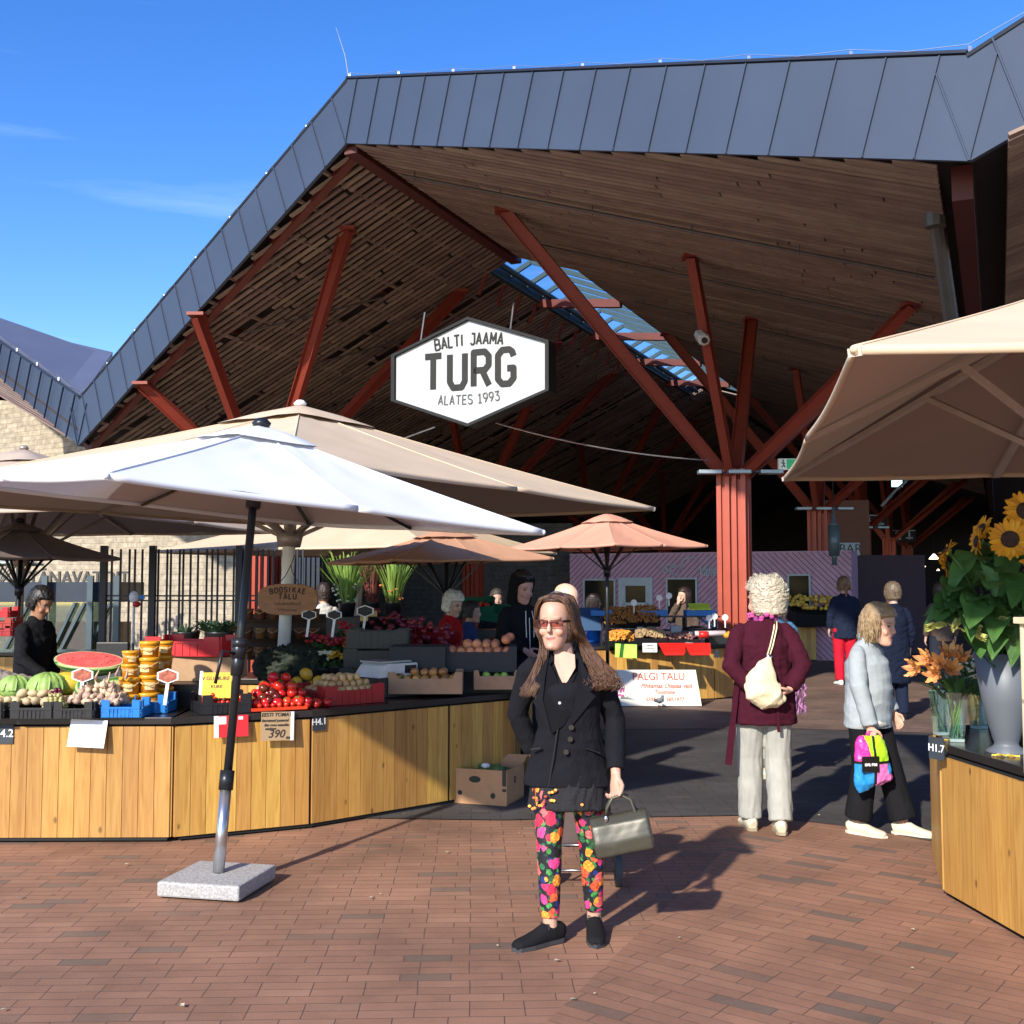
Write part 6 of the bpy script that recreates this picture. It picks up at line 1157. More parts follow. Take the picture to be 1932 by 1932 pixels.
def facepaint(me, c, Mi, skin, lips=(.50, .17, .14), brow=(.16, .10, .07), eye=(.05, .035, .03), cheek=.5, old=0):
    col = me.color_attributes.new('tint', 'FLOAT_COLOR', 'POINT'); n = len(me.vertices); co = np.empty(n*3); me.vertices.foreach_get('co', co); co = co.reshape(-1, 3)
    Mi = np.array(Mi); h = np.c_[co, np.ones(n)] @ Mi.T; x, y, z = h[:, 0], h[:, 1], h[:, 2]
    out = np.tile(np.array([*skin, 1.]), (n, 1)); fr = (y < -.03)
    def ell(cx, cz, rx, rz, soft=.35): q = ((x-cx)/rx)**2+((z-cz)/rz)**2; return np.clip((1-q)/soft, 0, 1)*fr
    def mixc(w, cc): out[:, :3] = out[:, :3]*(1-w[:, None])+np.array(cc)*w[:, None]
    for s in (-1, 1):
        mixc(ell(.043*s, -.035, .028, .03, 1)*.45*cheek, (skin[0]*.95, skin[1]*.55, skin[2]*.5))
        mixc(ell(.031*s, .006, .02, .011, .8)*.35, (skin[0]*.6, skin[1]*.5, skin[2]*.45))
        mixc(ell(.031*s, .004, .0155, .0068), (.55, .5, .47)); mixc(ell(.031*s, .004, .0068, .0068), eye)
        mixc(ell(.031*s, .0105, .0175, .003), brow); mixc(ell(.033*s, .026, .022, .0045, .6)*.8, brow)
    mixc(ell(0, -.062, .026, .0085), lips); mixc(ell(0, -.0625, .024, .0016), (lips[0]*.3, lips[1]*.3, lips[2]*.3)); mixc(ell(0, -.036, .01, .004, .8)*.4, (skin[0]*.5, skin[1]*.35, skin[2]*.3))
    col.data.foreach_set('color', out.ravel())
def skinmat(skin):
    nm = 'skin %s' % (skin,)
    if nm in MATS: return MATS[nm]
    m = mat(nm, skin, .5, 0, .07, 25, .08, 220); n = m.node_tree.nodes; L = m.node_tree.links; a = n.new('ShaderNodeAttribute'); a.attribute_name = 'tint'
    h = [x for x in n if x.type == 'HUE_SAT'][0]; L.new(a.outputs['Color'], h.inputs['Color'])
    b = n['Principled BSDF']; b.inputs['Subsurface Weight'].default_value = .12; b.inputs['Subsurface Radius'].default_value = (.012, .005, .003); b.inputs['Subsurface Scale'].default_value = 1; return m
SK = (.60, .37, .27)
def person(label, loc, rz=0, h=1.65, skin=SK, J=None, head=(0, 0), top=None, legs=None, shoes=None, hairf=None, vox=.007, hands=True, group=None, girth=1, headoff=(0, 0, 0), hc=(.5, .5), pdirs={}, face=True, sitz=None, lean=(0, 0), facekw={}, hsc=1.12):
    t = thing('person', label, 'person', loc, rz, group); s = h/1.65; g = girth
    j = dict(hip=(0, 0, .88), waist=(0, 0, 1.03), chest=(0, .0, 1.22), neck=(0, .015, 1.39), head=(0, -.01, 1.53),
             shL=(.152, .01, 1.325), shR=(-.152, .01, 1.325), elL=(.215, .02, 1.08), elR=(-.215, .02, 1.08), haL=(.225, -.04, .86), haR=(-.225, -.04, .86),
             hpL=(.085, 0, .86), hpR=(-.085, 0, .86), knL=(.09, -.015, .47), knR=(-.09, -.015, .47), anL=(.09, .02, .085), anR=(-.09, .02, .085), toL=(.11, -.17, .03), toR=(-.11, -.17, .03))
    j.update(J or {}); j = {k: Vector(v)*s for k, v in j.items()}
    lx, ly = lean
    for k in ('waist', 'chest', 'neck', 'head', 'shL', 'shR'):
        f = (j[k].z-.88*s); j[k] += Vector((lx*f, ly*f, 0))
    if lean != (0, 0):
        for k in ('elL', 'elR', 'haL', 'haR'):
            if k not in (J or {}): j[k] += Vector((lx*.3*s, ly*.3*s, 0))
    X = (1, 0, 0); shd = (j['shL']-j['shR']).normalized()
    hd = j['head']+Vector(headoff)
    MH = Matrix.Translation(hd) @ Matrix.Rotation(R(head[0]), 4, 'Z') @ Matrix.Rotation(R(head[1]), 4, 'X') @ Matrix.Diagonal((s*hsc, s*hsc, s*hsc, 1))
    b = MB()
    b.tube([j['hip']-UP*.05*s, j['waist'], j['chest'], j['neck']-UP*.05*s], [(.13*s*g, .09*s), (.115*s*g, .08*s), (.13*s, .085*s), (.08*s, .055*s)], 14, side=shd)
    b.tube([j['neck']-UP*.06*s, j['neck']+UP*.02*s, hd-UP*.06*s+Vector((0, .02, 0))], [(.062*s, .055*s), (.048*s, .052*s), (.047*s, .05*s)], 12, side=shd)
    vs = []; n = 36
    rg = smooth_rings(headrings())
    for z, rx, ry, yo in rg:
        for q in range(n):
            a = 2*math.pi*q/n; x = rx*math.cos(a); y = ry*math.sin(a)
            if y < 0: x *= .94
            vs.append(MH @ Vector((x, y+yo, z)))
    b.add(vs, [(i*n+q, i*n+(q+1) % n, (i+1)*n+(q+1) % n, (i+1)*n+q) for i in range(len(rg)-1) for q in range(n)]+[tuple(range(n-1, -1, -1)), tuple(range((len(rg)-1)*n, len(rg)*n))])
    if face:
        hp = lambda p: MH @ Vector(p)
        b.tube([hp((0, -.082, .018)), hp((0, -.096, -.005)), hp((0, -.106, -.028)), hp((0, -.092, -.038))], [.007*s, .009*s, .0125*s, .01*s], 8)
        b.ball(hp((0, -.08, -.062)), (.024*s, .012*s, .011*s)); b.ball(hp((0, -.078, -.1)), (.02*s, .014*s, .015*s))
        for q in (-1, 1):
            b.ball(hp((q*.073, .012, -.005)), (.010*s, .019*s, .031*s)); b.ball(hp((q*.035, -.066, -.035)), (.024*s, .02*s, .022*s)); b.ball(hp((q*.03, -.078, .024)), (.022*s, .012*s, .008*s))
    for q in 'LR':
        sh, el, ha = j['sh'+q], j['el'+q], j['ha'+q]
        b.tube([sh, (sh+el)/2, el, el.lerp(ha, .35), ha], [.034*s, .036*s, .034*s, .034*s, .024*s], 10)
        if hands:
            pd = pdirs.get(q, {}); d = pd.get('d', (ha-el).normalized()*.9+Vector((0, -.1, -.1))); palm = pd.get('palm', (1 if q == 'R' else -1, .2, 0)); sd = pd.get('side', (0, -1, 0))
            hand_mb(b, ha, d, palm, sd, hc[0 if q == 'L' else 1], s)
        hp_, kn, an, to = j['hp'+q], j['kn'+q], j['an'+q], j['to'+q]
        b.tube([hp_, hp_.lerp(kn, .5), kn, kn.lerp(an, .35), kn.lerp(an, .85), an-UP*.02], [.075*s, .065*s, .05*s, .048*s, .034*s, .036*s], 12)
        b.tube([an-UP*.04*s, an.lerp(to, .5)-UP*.03*s, an.lerp(to, .9)-UP*.02*s], [(.026*s, .022*s), (.026*s, .015*s), (.02*s, .01*s)], 8)
    me = remesh(b, vox, 5)
    if face: facepaint(me, hd, MH.inverted(), skin, **facekw)
    else:
        facepaint(me, hd, MH.inverted(), skin)
    put(me, 'body', skinmat(skin), t)
    if top:
        m, hem, thick = top[0], top[1]*s, top[2]; o = top[3] if len(top) > 3 else {}
        b = MB(); hz_ = o.get('hemw', .17)*s; cu = o.get('cuff', .9); up = o.get('up', 0)
        wz = j['waist']; ww = o.get('waist', .135)*s*g; cw = o.get('chest', .155)*s; dp = o.get('depth', .105)*s
        hip = Vector((j['hip'].x, j['hip'].y, hem))
        mid = j['hip']+UP*.02*s if hem < j['hip'].z else None
        pts = [hip]; rr = [(hz_*g, dp*1.08)]
        if hem < j['hip'].z-.02: pts.append(Vector((j['hip'].x, j['hip'].y, j['hip'].z))); rr.append((o.get('hipw', .165)*s*g, dp*1.05))
        if hem < wz.z-.03: pts.append(wz+Vector((0, o.get('belly', 0)*-.5, 0))); rr.append((ww, dp*.95+o.get('belly', 0)))
        ch = j['chest']; sm_ = (j['shL']+j['shR'])/2
        nk = j['neck']; pts += [ch, ch.lerp(sm_, .6), sm_+UP*.005*s, sm_.lerp(nk, .45)+UP*.01*s, nk+UP*(-.005+up*.3)*s, nk+UP*(.02+up)*s]; rr += [(cw, dp*1.05), (.160*s, .1*s), (.142*s, .088*s), (.11*s, .074*s), (.07*s, .064*s), (.058*s+o.get('collar', 0), .060*s+o.get('collar', 0))]
        b.tube(pts, rr, 22, side=shd)
        for q in 'LR':
            sh, el, ha = j['sh'+q], j['el'+q], j['ha'+q]; cf = el.lerp(ha, cu)
            inn = sh.lerp(sm_, .35)+UP*.0
            b.tube([inn, sh.lerp(inn, .3), sh.lerp(el, .12), sh.lerp(el, .5), el, el.lerp(cf, .5), cf], [.03*s, .046*s, .053*s+thick*.3, .05*s+thick*.7, .046*s+thick, .042*s+thick, o.get('cuffr', .034)*s+thick], 14)
        me = remesh(b, vox*1.1, 9, o.get('wr', .009)*1.6, o.get('ws', 9), seed=len(label) % 17, stretch=(1.2, 1.2, 1.5))
        put(me, o.get('name', 'jacket'), m, t)
    if legs:
        m, o = legs; b = MB(); lr = o.get('r', (.098, .078, .062, .058, .055)); an_ = o.get('end', .92)
        tk = o.get('tk', 1); b.tube([j['waist']-UP*.03*s, j['hip'], j['hip']-UP*.07*s], [(.118*s*g*tk, .09*s*tk), (.15*s*g*tk, .105*s*tk), (.145*s*g*tk, .10*s*tk)], 18, side=shd)
        for q in 'LR':
            hp_, kn, an = j['hp'+q], j['kn'+q], j['an'+q]; e = kn.lerp(an, an_)
            b.tube([hp_+UP*.02, hp_.lerp(kn, .25), hp_.lerp(kn, .6), kn, kn.lerp(e, .5), e], [lr[0]*s, lr[0]*s*.97, lr[1]*s, lr[2]*s, lr[3]*s, lr[4]*s], 14)
        put(remesh(b, vox*1.1, 4, o.get('wr', .005), o.get('ws', 11), 3, (1.2, 1.2, .6)), o.get('name', 'trousers'), m, t)
    if shoes:
        for q in 'LR':
            b = MB(); an, to = j['an'+q], j['to'+q]; f = (to-an); f.z = 0; f.normalize(); sd = Vector((-f.y, f.x, 0)); zb = min(an.z-.085*s, to.z-.03*s)
            hl = an-f*.055*s; L = shoes.get('len', .255)*s; mid = Vector((hl.x, hl.y, 0)); sl_ = (to.z-.03*s)-(an.z-.085*s)
            zs = lambda k: (an.z-.085*s)+max(0, k)*sl_
            ring = [(-.022, .026, .06), (.0, .036, .078), (.05, .042, .086), (.09, .042, .08), (.13, .045, .062), (.18, .047, .048), (.235, .042, .038), (.258, .026, .026)]
            pts = []; rr = []
            for y, w_, hh in ring:
                pts.append(mid+f*y*s*L/(.255*s)+UP*(zs((y-.05)/.2)+hh*.5*s+.006)); rr.append((w_*s, hh*.62*s))
            b.tube(pts, rr, 12, side=sd); me = remesh(b, .006, 3); put(me, 'shoe', shoes['m'], t)
            b = MB(); poly = [(-.03, -.02), (.0, -.036), (.08, -.036), (.17, -.047), (.24, -.036), (.272, 0), (.24, .036), (.17, .047), (.08, .036), (.0, .036), (-.03, .02)]
            M_ = Matrix((( f.x, sd.x, 0, mid.x), (f.y, sd.y, 0, mid.y), (0, 0, 1, 0), (0, 0, 0, 1)))
            b.prism([(x*s*L/(.255*s), y*s) for x, y in poly], 0, .018, M=M_); b.v = [(x, y, z+zs(((Vector((x, y, 0))-mid).dot(f)-.05)/.2)) for x, y, z in b.v]
            b.build('sole', shoes.get('sole', mat('shoe sole', (.05, .05, .05), .8)), t)
    if hairf: hairf(t, MH, s, j)
    return t, j, MH
def hairmat(name, c, **k): return mat(name, c, .45, 0, .25, 30, .2, 200, isl=.35, **k)
def cap(b, MH, gr=.012, z0=-.02, back=-.11, fringe=.06, top=.012, n=24):
    """hair shell: ellipsoid rings open at the face"""
    for q in range(9):
        f = q/8
    rg = [(back, .062, .07, .03), (-.06, .074, .085, .018), (-.02, .08, .094, .012), (.03, .082, .1, .008), (.07, .077, .095, .008), (.1, .058, .072, .01), (.125, .02, .03, .01)]
    vs = []
    for z, rx, ry, yo in rg:
        for k in range(n):
            a = 2*math.pi*k/n; x = (rx+gr)*math.cos(a); y = (ry+gr)*math.sin(a)+yo
            lim = -.02 if z < fringe else -9
            if y < lim: y = lim+.0
            vs.append(MH @ Vector((x, y, z+(top if z > .09 else 0))))
    m = len(rg)
    b.add(vs, [(i*n+k, i*n+(k+1) % n, (i+1)*n+(k+1) % n, (i+1)*n+k) for i in range(m-1) for k in range(n)]+[tuple(range(n-1, -1, -1)), tuple(range((m-1)*n, m*n))])
def hair(col, kind='short', nm=None):
    def f(t, MH, s, j):
        m = hairmat('hair %s' % (col,), col); rnd = random.Random(5); b = MB()
        if kind == 'curly':
            cap(b, MH, .016, back=-.075); o = put(remesh(b, .007, 1, .012, 45, 2, (1, 1, 1)), 'hair', m, t)
            c = MB()
            for i in range(1000):
                a = rnd.uniform(0, 6.283); zz = rnd.uniform(-.07, .135); rr = math.sqrt(max(0, 1-((zz-.03)/.12)**2)); x, y = .092*rr*math.cos(a), .108*rr*math.sin(a)+.01
                if y < -.03 and zz < .065: continue
                p = Vector((x, y, zz)); d = Vector((x, y, zz-.02)).normalized(); tt = d.cross(Vector((rnd.random(), rnd.random(), 1))).normalized(); rad = rnd.uniform(.005, .011)
                c.tube([MH @ (p+d*(rad*(1-math.cos(k*.8)))+tt*rad*math.sin(k*.8)) for k in range(6)], [.0018, .0018, .0017, .0015, .0012, .0006], 3)
            c.build('curl', m, o, True); return
        if kind == 'bob':
            cap(b, MH, .012, back=-.105); b.ball(MH @ Vector((.0, .075, -.06)), (.07*s, .05*s, .06*s))
        elif kind == 'short': cap(b, MH, .006, back=-.05)
        elif kind == 'tail':
            cap(b, MH, .006, back=-.06); b.tube([MH @ Vector((0, .1, .03)), MH @ Vector((0, .14, -.03)), MH @ Vector((0, .12, -.15))], [.03*s, .03*s, .01*s], 8)
        elif kind == 'long':
            cap(b, MH, .012, back=-.11); b.tube([MH @ Vector((0, .06, 0)), MH @ Vector((0, .08, -.12)), MH @ Vector((0, .09, -.26))], [(.08*s, .05*s), (.09*s, .045*s), (.07*s, .02*s)], 12, side=MH.to_3x3() @ Vector((1, 0, 0)))
        elif kind == 'bald':
            return
        o = put(remesh(b, .006, 2, .006, 30, 2, (1, 1, .5)), 'hair', m, t)
        c = MB()
        for i in range(420 if kind != 'short' else 160):
            a = rnd.uniform(-.5, 3.64); zz = rnd.uniform(.0, .12); rr = math.sqrt(max(0, 1-((zz-.02)/.118)**2)); g_ = .012 if kind != 'short' else .008
            L = {'bob': .13, 'short': .05, 'long': .32, 'tail': .07}.get(kind, .1)*rnd.uniform(.5, 1.05); pts = []
            for k in range(6):
                z2 = zz-L*k/5; rr = math.sqrt(max(.25, 1-((max(z2, -.06)-.02)/.118)**2)) if z2 > .02 else 1
                wv = 1+(.05*math.sin(k*1.6+i)+.07*k/5 if kind in ('bob', 'long') else 0); pts.append(MH @ Vector(((.076+g_+.004)*rr*wv*math.cos(a+k*.03+.04*math.sin(k+i)), (.098+g_)*rr*wv*math.sin(a+k*.03+.04*math.sin(k+i))+.01, z2)))
            c.tube(pts, [.003, .0035, .0035, .003, .0025, .001], 4)
        c.build('strand', m, o, True)
    return f

def clothmat(name, c, **k): return mat(name, c, k.pop('rough', .9), 0, .14, 8, .3, 220, spec=.15, **k)
m_bljk = clothmat('black jacket cloth', (.009, .009, .012)); m_blk = clothmat('black cloth', (.010, .010, .012)); m_navyc = clothmat('navy cloth', (.012, .018, .04))
m_shoe = mat('black shoe', (.009, .009, .010), .85, bump=.2, spec=.2); m_cream = mat('cream shoe', (.66, .58, .43), .6, bump=.1)
# floral leggings
def floral():
    m = bpy.data.materials.new('floral leggings'); m.use_nodes = True; t = m.node_tree; n = t.nodes; L = t.links; b = n['Principled BSDF']; b.inputs['Roughness'].default_value = .7
    co = n.new('ShaderNodeTexCoord'); ns = n.new('ShaderNodeTexNoise'); ns.inputs['Scale'].default_value = 26; L.new(co.outputs['Object'], ns.inputs['Vector'])
    wa = n.new('ShaderNodeVectorMath'); wa.operation = 'MULTIPLY_ADD'; wa.inputs[1].default_value = (.035, .035, .035); L.new(ns.outputs['Color'], wa.inputs[0]); L.new(co.outputs['Object'], wa.inputs[2])
    prev = None
    for sc_, lo, hi, cols, ofs in ((34, .46, .50, [(.01, .01, .02), (.02, .12, .04), (.05, .25, .05), (.01, .03, .18), (.02, .08, .03)], 3.3), (20, .50, .54, [(.62, .02, .06), (.72, .10, .03), (.70, .05, .22), (.80, .30, .03), (.75, .12, .12), (.60, .03, .12)], 0)):
        mp = n.new('ShaderNodeMapping'); mp.inputs['Location'].default_value = (ofs, ofs, ofs); L.new(wa.outputs[0], mp.inputs[0])
        v = n.new('ShaderNodeTexVoronoi'); v.inputs['Scale'].default_value = sc_; v.inputs['Randomness'].default_value = .85; L.new(mp.outputs[0], v.inputs['Vector'])
        sp = n.new('ShaderNodeSeparateColor'); L.new(v.outputs['Color'], sp.inputs[0]); rp = n.new('ShaderNodeValToRGB'); rp.color_ramp.interpolation = 'CONSTANT'; e = rp.color_ramp.elements
        e[0].color = (*cols[0], 1); e[1].position = 1/len(cols); e[1].color = (*cols[1], 1)
        for i in range(2, len(cols)): x = e.new(i/len(cols)); x.color = (*cols[i], 1)
        L.new(sp.outputs[0], rp.inputs[0])
        # petals: lighter rings
        w = n.new('ShaderNodeTexNoise'); w.inputs['Scale'].default_value = 90; L.new(co.outputs['Object'], w.inputs['Vector']); mr = n.new('ShaderNodeMapRange'); mr.inputs[1].default_value = .35; mr.inputs[2].default_value = .65; mr.inputs[3].default_value = .6; mr.inputs[4].default_value = 1.4; L.new(w.outputs[0], mr.inputs[0])
        h = n.new('ShaderNodeHueSaturation'); L.new(rp.outputs[0], h.inputs['Color']); L.new(mr.outputs[0], h.inputs['Value'])
        k = n.new('ShaderNodeMapRange'); k.inputs[1].default_value = lo; k.inputs[2].default_value = hi; k.inputs[3].default_value = 1; k.inputs[4].default_value = 0; L.new(v.outputs['Distance'], k.inputs[0])
        if sc_ == 20: gt = n.new('ShaderNodeMath'); gt.operation = 'GREATER_THAN'; gt.inputs[1].default_value = .22; L.new(sp.outputs[1], gt.inputs[0]); mu = n.new('ShaderNodeMath'); mu.operation = 'MULTIPLY'; L.new(gt.outputs[0], mu.inputs[0]); L.new(k.outputs[0], mu.inputs[1]); fac = mu.outputs[0]
        else: fac = k.outputs[0]
        mx = n.new('ShaderNodeMix'); mx.data_type = 'RGBA'; L.new(fac, mx.inputs[0]); L.new(h.outputs[0], mx.inputs[7])
        if prev: L.new(prev, mx.inputs[6])
        else: mx.inputs[6].default_value = (.008, .008, .014, 1)
        prev = mx.outputs[2]
    L.new(prev, b.inputs['Base Color']); return m
m_floral = floral()

# ---- woman in the foreground
fw = hz(1066, 1772)
def fronthair(t, MH, s, j):
    m = hairmat('long brown hair', (.05, .024, .013)); m2 = m; b = MB(); rnd = random.Random(2)
    cap(b, MH, .008, back=-.09, fringe=.082, top=.004); 
    o = put(remesh(b, .005, 3, .003, 40, 2, (1, 1, .4)), 'hair', m, t); c = MB(); HP = lambda *p: MH @ Vector(p)
    for i in range(1300):   # strands from the crown falling to both sides, the right mass blown out
        right = rnd.random() < .66; sx = 1 if right else -1
        a0 = rnd.uniform(-.55, 1.35)
        x0, y0, z0 = sx*.02*rnd.random(), rnd.uniform(-.06, .09), .122-rnd.random()*.012
        w = rnd.random(); yk = -.075+.15*rnd.random()
        p = [HP(x0, y0*.8, z0), HP(sx*.055, y0, .105), HP(sx*(.082), y0*.9+.01, .04), HP(sx*(.088+.006*w), max(yk, -.035)+.02, -.03)]
        hl = .036*w
        if right:
            q0 = j['neck']+Vector((.075+.045*w, .0+.05*rnd.random(), .04)); q1 = j['neck']+Vector((.10+.085*w, -.04+.08*rnd.random(), -.03-.02*rnd.random())); q2 = j['neck']+Vector((.115+.115*w+rnd.uniform(-.02, .02), -.09+.08*rnd.random(), -.09)); k_ = rnd.random(); q3 = j['neck']+Vector((.12+.12*w+rnd.uniform(-.035, .035), -.11+.06*rnd.random(), -.085-.055*k_))
            cl = rnd.uniform(.004, .03); pts = p+([q0, q1, q2, q3, q3+Vector((cl*.7, -.01, -.015)), q3+Vector((-cl*.3, 0, -.03))] if k_ > .25 else [q0, q1, q2+Vector((cl, 0, 0))])
        else:
            q0 = j['neck']+Vector((-.075-.03*w, -.03+.05*rnd.random(), .03)); q1 = j['neck']+Vector((-.085-.05*w, -.08+.05*rnd.random(), -.07)); q2 = j['neck']+Vector((-.11-.07*w, -.115+.02*rnd.random(), -.15)); q3 = j['neck']+Vector((-.13-.07*w, -.115, -.15-.05*rnd.random()))
            pts = p+[q0, q1, q2, q3]
        pts = [v+Vector((rnd.uniform(-1, 1), rnd.uniform(-1, 1), rnd.uniform(-1, 1)))*.006 for v in pts]
        # smooth by Catmull-Rom
        sm_ = []
        for k in range(len(pts)-1):
            P0, P1, P2, P3 = pts[max(k-1, 0)], pts[k], pts[k+1], pts[min(k+2, len(pts)-1)]
            for u in (0, .34, .67): sm_.append(.5*((2*P1)+(P2-P0)*u+(2*P0-5*P1+4*P2-P3)*u*u+(3*P1-P0-3*P2+P3)*u**3))
        sm_.append(pts[-1]); c.tube(sm_, [.0017]*(len(sm_)-3)+[.0014, .001, .0006], 4, caps=False)
    c.build('strand', hairmat('brown strands', (.11, .052, .028)), o, True)
    g = MB(); RX_ = MH
    # glasses
    gl = MB(); ln = MB()
    for sx in (-1, 1):
        x0 = .034*sx; pl = [(-.029, .013), (.029, .013), (.026, -.013), (-.026, -.013)]
        pts = [HP(x0+x*1.0, -.104+abs(x0+x)*.22, z+.004) for x, z in pl]
        for k in range(4): gl.bar(pts[k], pts[(k+1) % 4], .0035 if k == 0 else .002, .004, side=(0, 0, 1))
        ln.quad(*pts); gl.bar(HP(sx*.064, -.088, .012), HP(sx*.079, .02, .006), .004, .011, side=(1, 0, 0))
    gl.bar(HP(-.006, -.105, .01), HP(.006, -.105, .01), .003, .003, side=(0, 0, 1))
    go = gl.build('glasses', mat('dark glasses frame', (.03, .008, .008), .25), t); ln.build('lens', glass('tinted lens', (.75, .40, .38), .9), go)
    g.tube([HP(.08*math.sin(a), .0+.03, .02+.115*math.cos(a)) for a in [-.7+i*.14 for i in range(11)]], [(.006, .003)]*11, 6); g.build('hair_band', mat('steel band', (.5, .5, .5), .3, .8), t)
W_, j, MH = person('woman in black blazer, floral leggings and tinted glasses holding a pewter handbag in front', (fw.x, fw.y-.02, 0), R(-4), 1.60, (.55, .315, .22),
    J=dict(hip=(.02, .02, .87), waist=(.02, .0, 1.02), chest=(.01, -.01, 1.2), neck=(-.005, -.0, 1.375), head=(-.04, -.045, 1.525), shL=(.158, .02, 1.31), shR=(-.166, .01, 1.31),
           elL=(.245, .06, 1.05), haL=(.245, -.09, .80), elR=(-.235, .09, 1.07), haR=(-.155, .12, .86), hpL=(.10, .02, .86), hpR=(-.07, .02, .86),
           knL=(.125, .03, .47), knR=(-.075, -.05, .47), anL=(.14, .10, .09), anR=(-.07, -.05, .09), toL=(.15, -.085, .03), toR=(-.20, -.15, .03)),
    head=(-16, 4), top=(m_bljk, .74, .006, dict(hemw=.225, hipw=.19, waist=.15, depth=.122, chest=.165, wr=.005, ws=7, up=-.03)), legs=(m_floral, dict(name='leggings', tk=.86, r=(.095, .078, .062, .055, .045), end=.90, wr=.0015)), shoes=dict(m=m_shoe, len=.26, sole=mat('dark sole', (.035, .037, .04), .7)), hairf=fronthair, vox=.0038, hc=(1.05, .5),
    pdirs={'L': dict(d=(0, -.15, -1), palm=(-.1, -.1, 0), side=(0, -1, 0)), 'R': dict(d=(.3, .4, -.8), palm=(.5, .5, 0), side=(0, 1, .2))}, facekw=dict(lips=(.60, .20, .18), brow=(.28, .15, .09)), hsc=1.08)
s = 1.6/1.65
b = MB()
for q in 'LR':
    an, to = j['an'+q], j['to'+q]; f = (to-an); f.z = 0; f.normalize(); sd = Vector((-f.y, f.x, 0))
    for k_ in range(4): c_ = Vector((an.x, an.y, 0))+f*(.035+.022*k_)+UP*(.078-.011*k_); b.tube([c_-sd*.024, c_+UP*.008, c_+sd*.024], .0032, 5)
    c_ = Vector((an.x, an.y, 0))+f*.03+UP*.092; b.tube([c_, c_+sd*.03+UP*.006, c_+sd*.035-UP*.014, c_, c_-sd*.03+UP*.004, c_-sd*.035-UP*.014, c_], .003, 5)
b.build('shoelace', mat('black lace cord', (.04, .04, .045), .7), W_)
b = MB(); b.tube([Vector((.02, .02, .80))*s, Vector((.02, .015, .70))*s, Vector((.02, .01, .625))*s], [(.185*s, .125*s), (.19*s, .13*s), (.2*s, .13*s)], 22, side=(1, 0, 0))
o = put(remesh(b, .006, 3, .008, 14, 4, (1.5, 1.5, .5)), 'skirt', mat('black lace', (.009, .008, .01), .8, bump=.6, bsc=150), W_)
b = MB(); rn = random.Random(4)
for i in range(18):
    x = rn.uniform(-.17, -.03) if i < 17 else rn.uniform(0, .15); zc = .685+(x+.1)*.45+rn.uniform(-.03, .03) if i < 17 else rn.uniform(.66, .68)
    b.ball((x, -.122+abs(x)**2*1.3, zc*s), (.008, .004, .007), 6, k=4)
b.build('embroidery', mat('embroidery', (.8, .25, .06), .7, isl=.6), W_)
# shirt front, neckline skin, lapels, buttons
def fs(x, z, o=0):  # point on the front of the torso
    return Vector((x, -.118-.004+x*x*1.0+(.02 if z > 1.26 else 0)*(z-1.26)/.1-o, z))*s
b = MB(); vs = []; 
pl = [(-.075, 1.34), (-.05, 1.30), (-.015, 1.215), (0, 1.2), (.02, 1.215), (.06, 1.28), (.08, 1.33), (.075, 1.22), (.05, 1.12), (.0, 1.04), (-.055, 1.0), (-.10, 1.06), (-.105, 1.18), (-.09, 1.3)]
b = MB(); c_ = fs(0, 1.13, .006); vs = [c_]+[fs(x, z, .004) for x, z in pl]; b.add(vs, [(0, i+1, (i+1) % len(pl)+1) for i in range(len(pl))][::-1]); b.add([v+Vector((0, .01, 0)) for v in vs], [(0, i+1, (i+1) % len(pl)+1) for i in range(len(pl))]); b.build('shirt', clothmat('black shirt', (.006, .006, .008)), W_)
pn = [(-.045, 1.375), (-.045, 1.33), (-.024, 1.275), (0, 1.225), (.02, 1.25), (.055, 1.31), (.052, 1.37), (0, 1.385)]
b = MB(); vs = [fs(0.005, 1.30, .001)]+[fs(x, z, .001 if z < 1.35 else -.018) for x, z in pn]; b.add(vs, [(0, i+1, (i+1) % len(pn)+1) for i in range(len(pn))][::-1]); b.add([v+Vector((0, .01, 0)) for v in vs], [(0, i+1, (i+1) % len(pn)+1) for i in range(len(pn))])
me = b.mesh('neckline', [], True); facepaint(me, None, Matrix.Translation((9, 9, 9)), (.55, .315, .22)); put(me, 'neckline', skinmat((.55, .315, .22)), W_)
b = MB()
for sx, pts in ((1, [(.07, 1.375), (.105, 1.30), (.155, 1.22), (.125, 1.20), (.15, 1.175), (.03, 1.03), (.045, 1.12), (.07, 1.24)]), (-1, [(-.07, 1.375), (-.115, 1.30), (-.16, 1.2), (-.13, 1.18), (-.15, 1.15), (-.06, 1.0), (-.105, 1.12), (-.09, 1.26)])):
    vs = [fs(x, z, .012) for x, z in pts]; n = len(vs); c = sum(vs, Vector())/n; q = [c+Vector((0, -.003, 0))]+vs; fc = [(0, i+1, (i+1) % n+1) for i in range(n)]
    if sx > 0: fc = [f[::-1] for f in fc]
    b.add(q, fc); b.add([v+Vector((0, .012, 0)) for v in q], [f[::-1] for f in fc]); b.add(vs+[v+Vector((0, .012, 0)) for v in vs], [(i, (i+1) % n, n+(i+1) % n, n+i) for i in range(n)])
b.build('lapel', m_bljk, W_)
b = MB()
b.bar(fs(-.03, 1.02, .004), fs(-.075, .745, -.012), .006, .004, side=(1, 0, 0)); b.bar(fs(.10, .93, -.004), fs(.17, .905, -.008), .005, .012, side=(0, 0, 1)); b.bar(fs(-.16, .92, -.005), fs(-.11, .93, -.004), .005, .012, side=(0, 0, 1))
b.build('seam', mat('seam black', (.003, .003, .004)), W_)
b = MB()
for x, z in ((.035, 1.03), (.03, .975), (.01, .915)): b.tube([fs(x, z, .002), fs(x, z, .014)], .0125, 12)
b.build('button', mat('horn button', (.03, .025, .02), .25), W_)
b = MB()
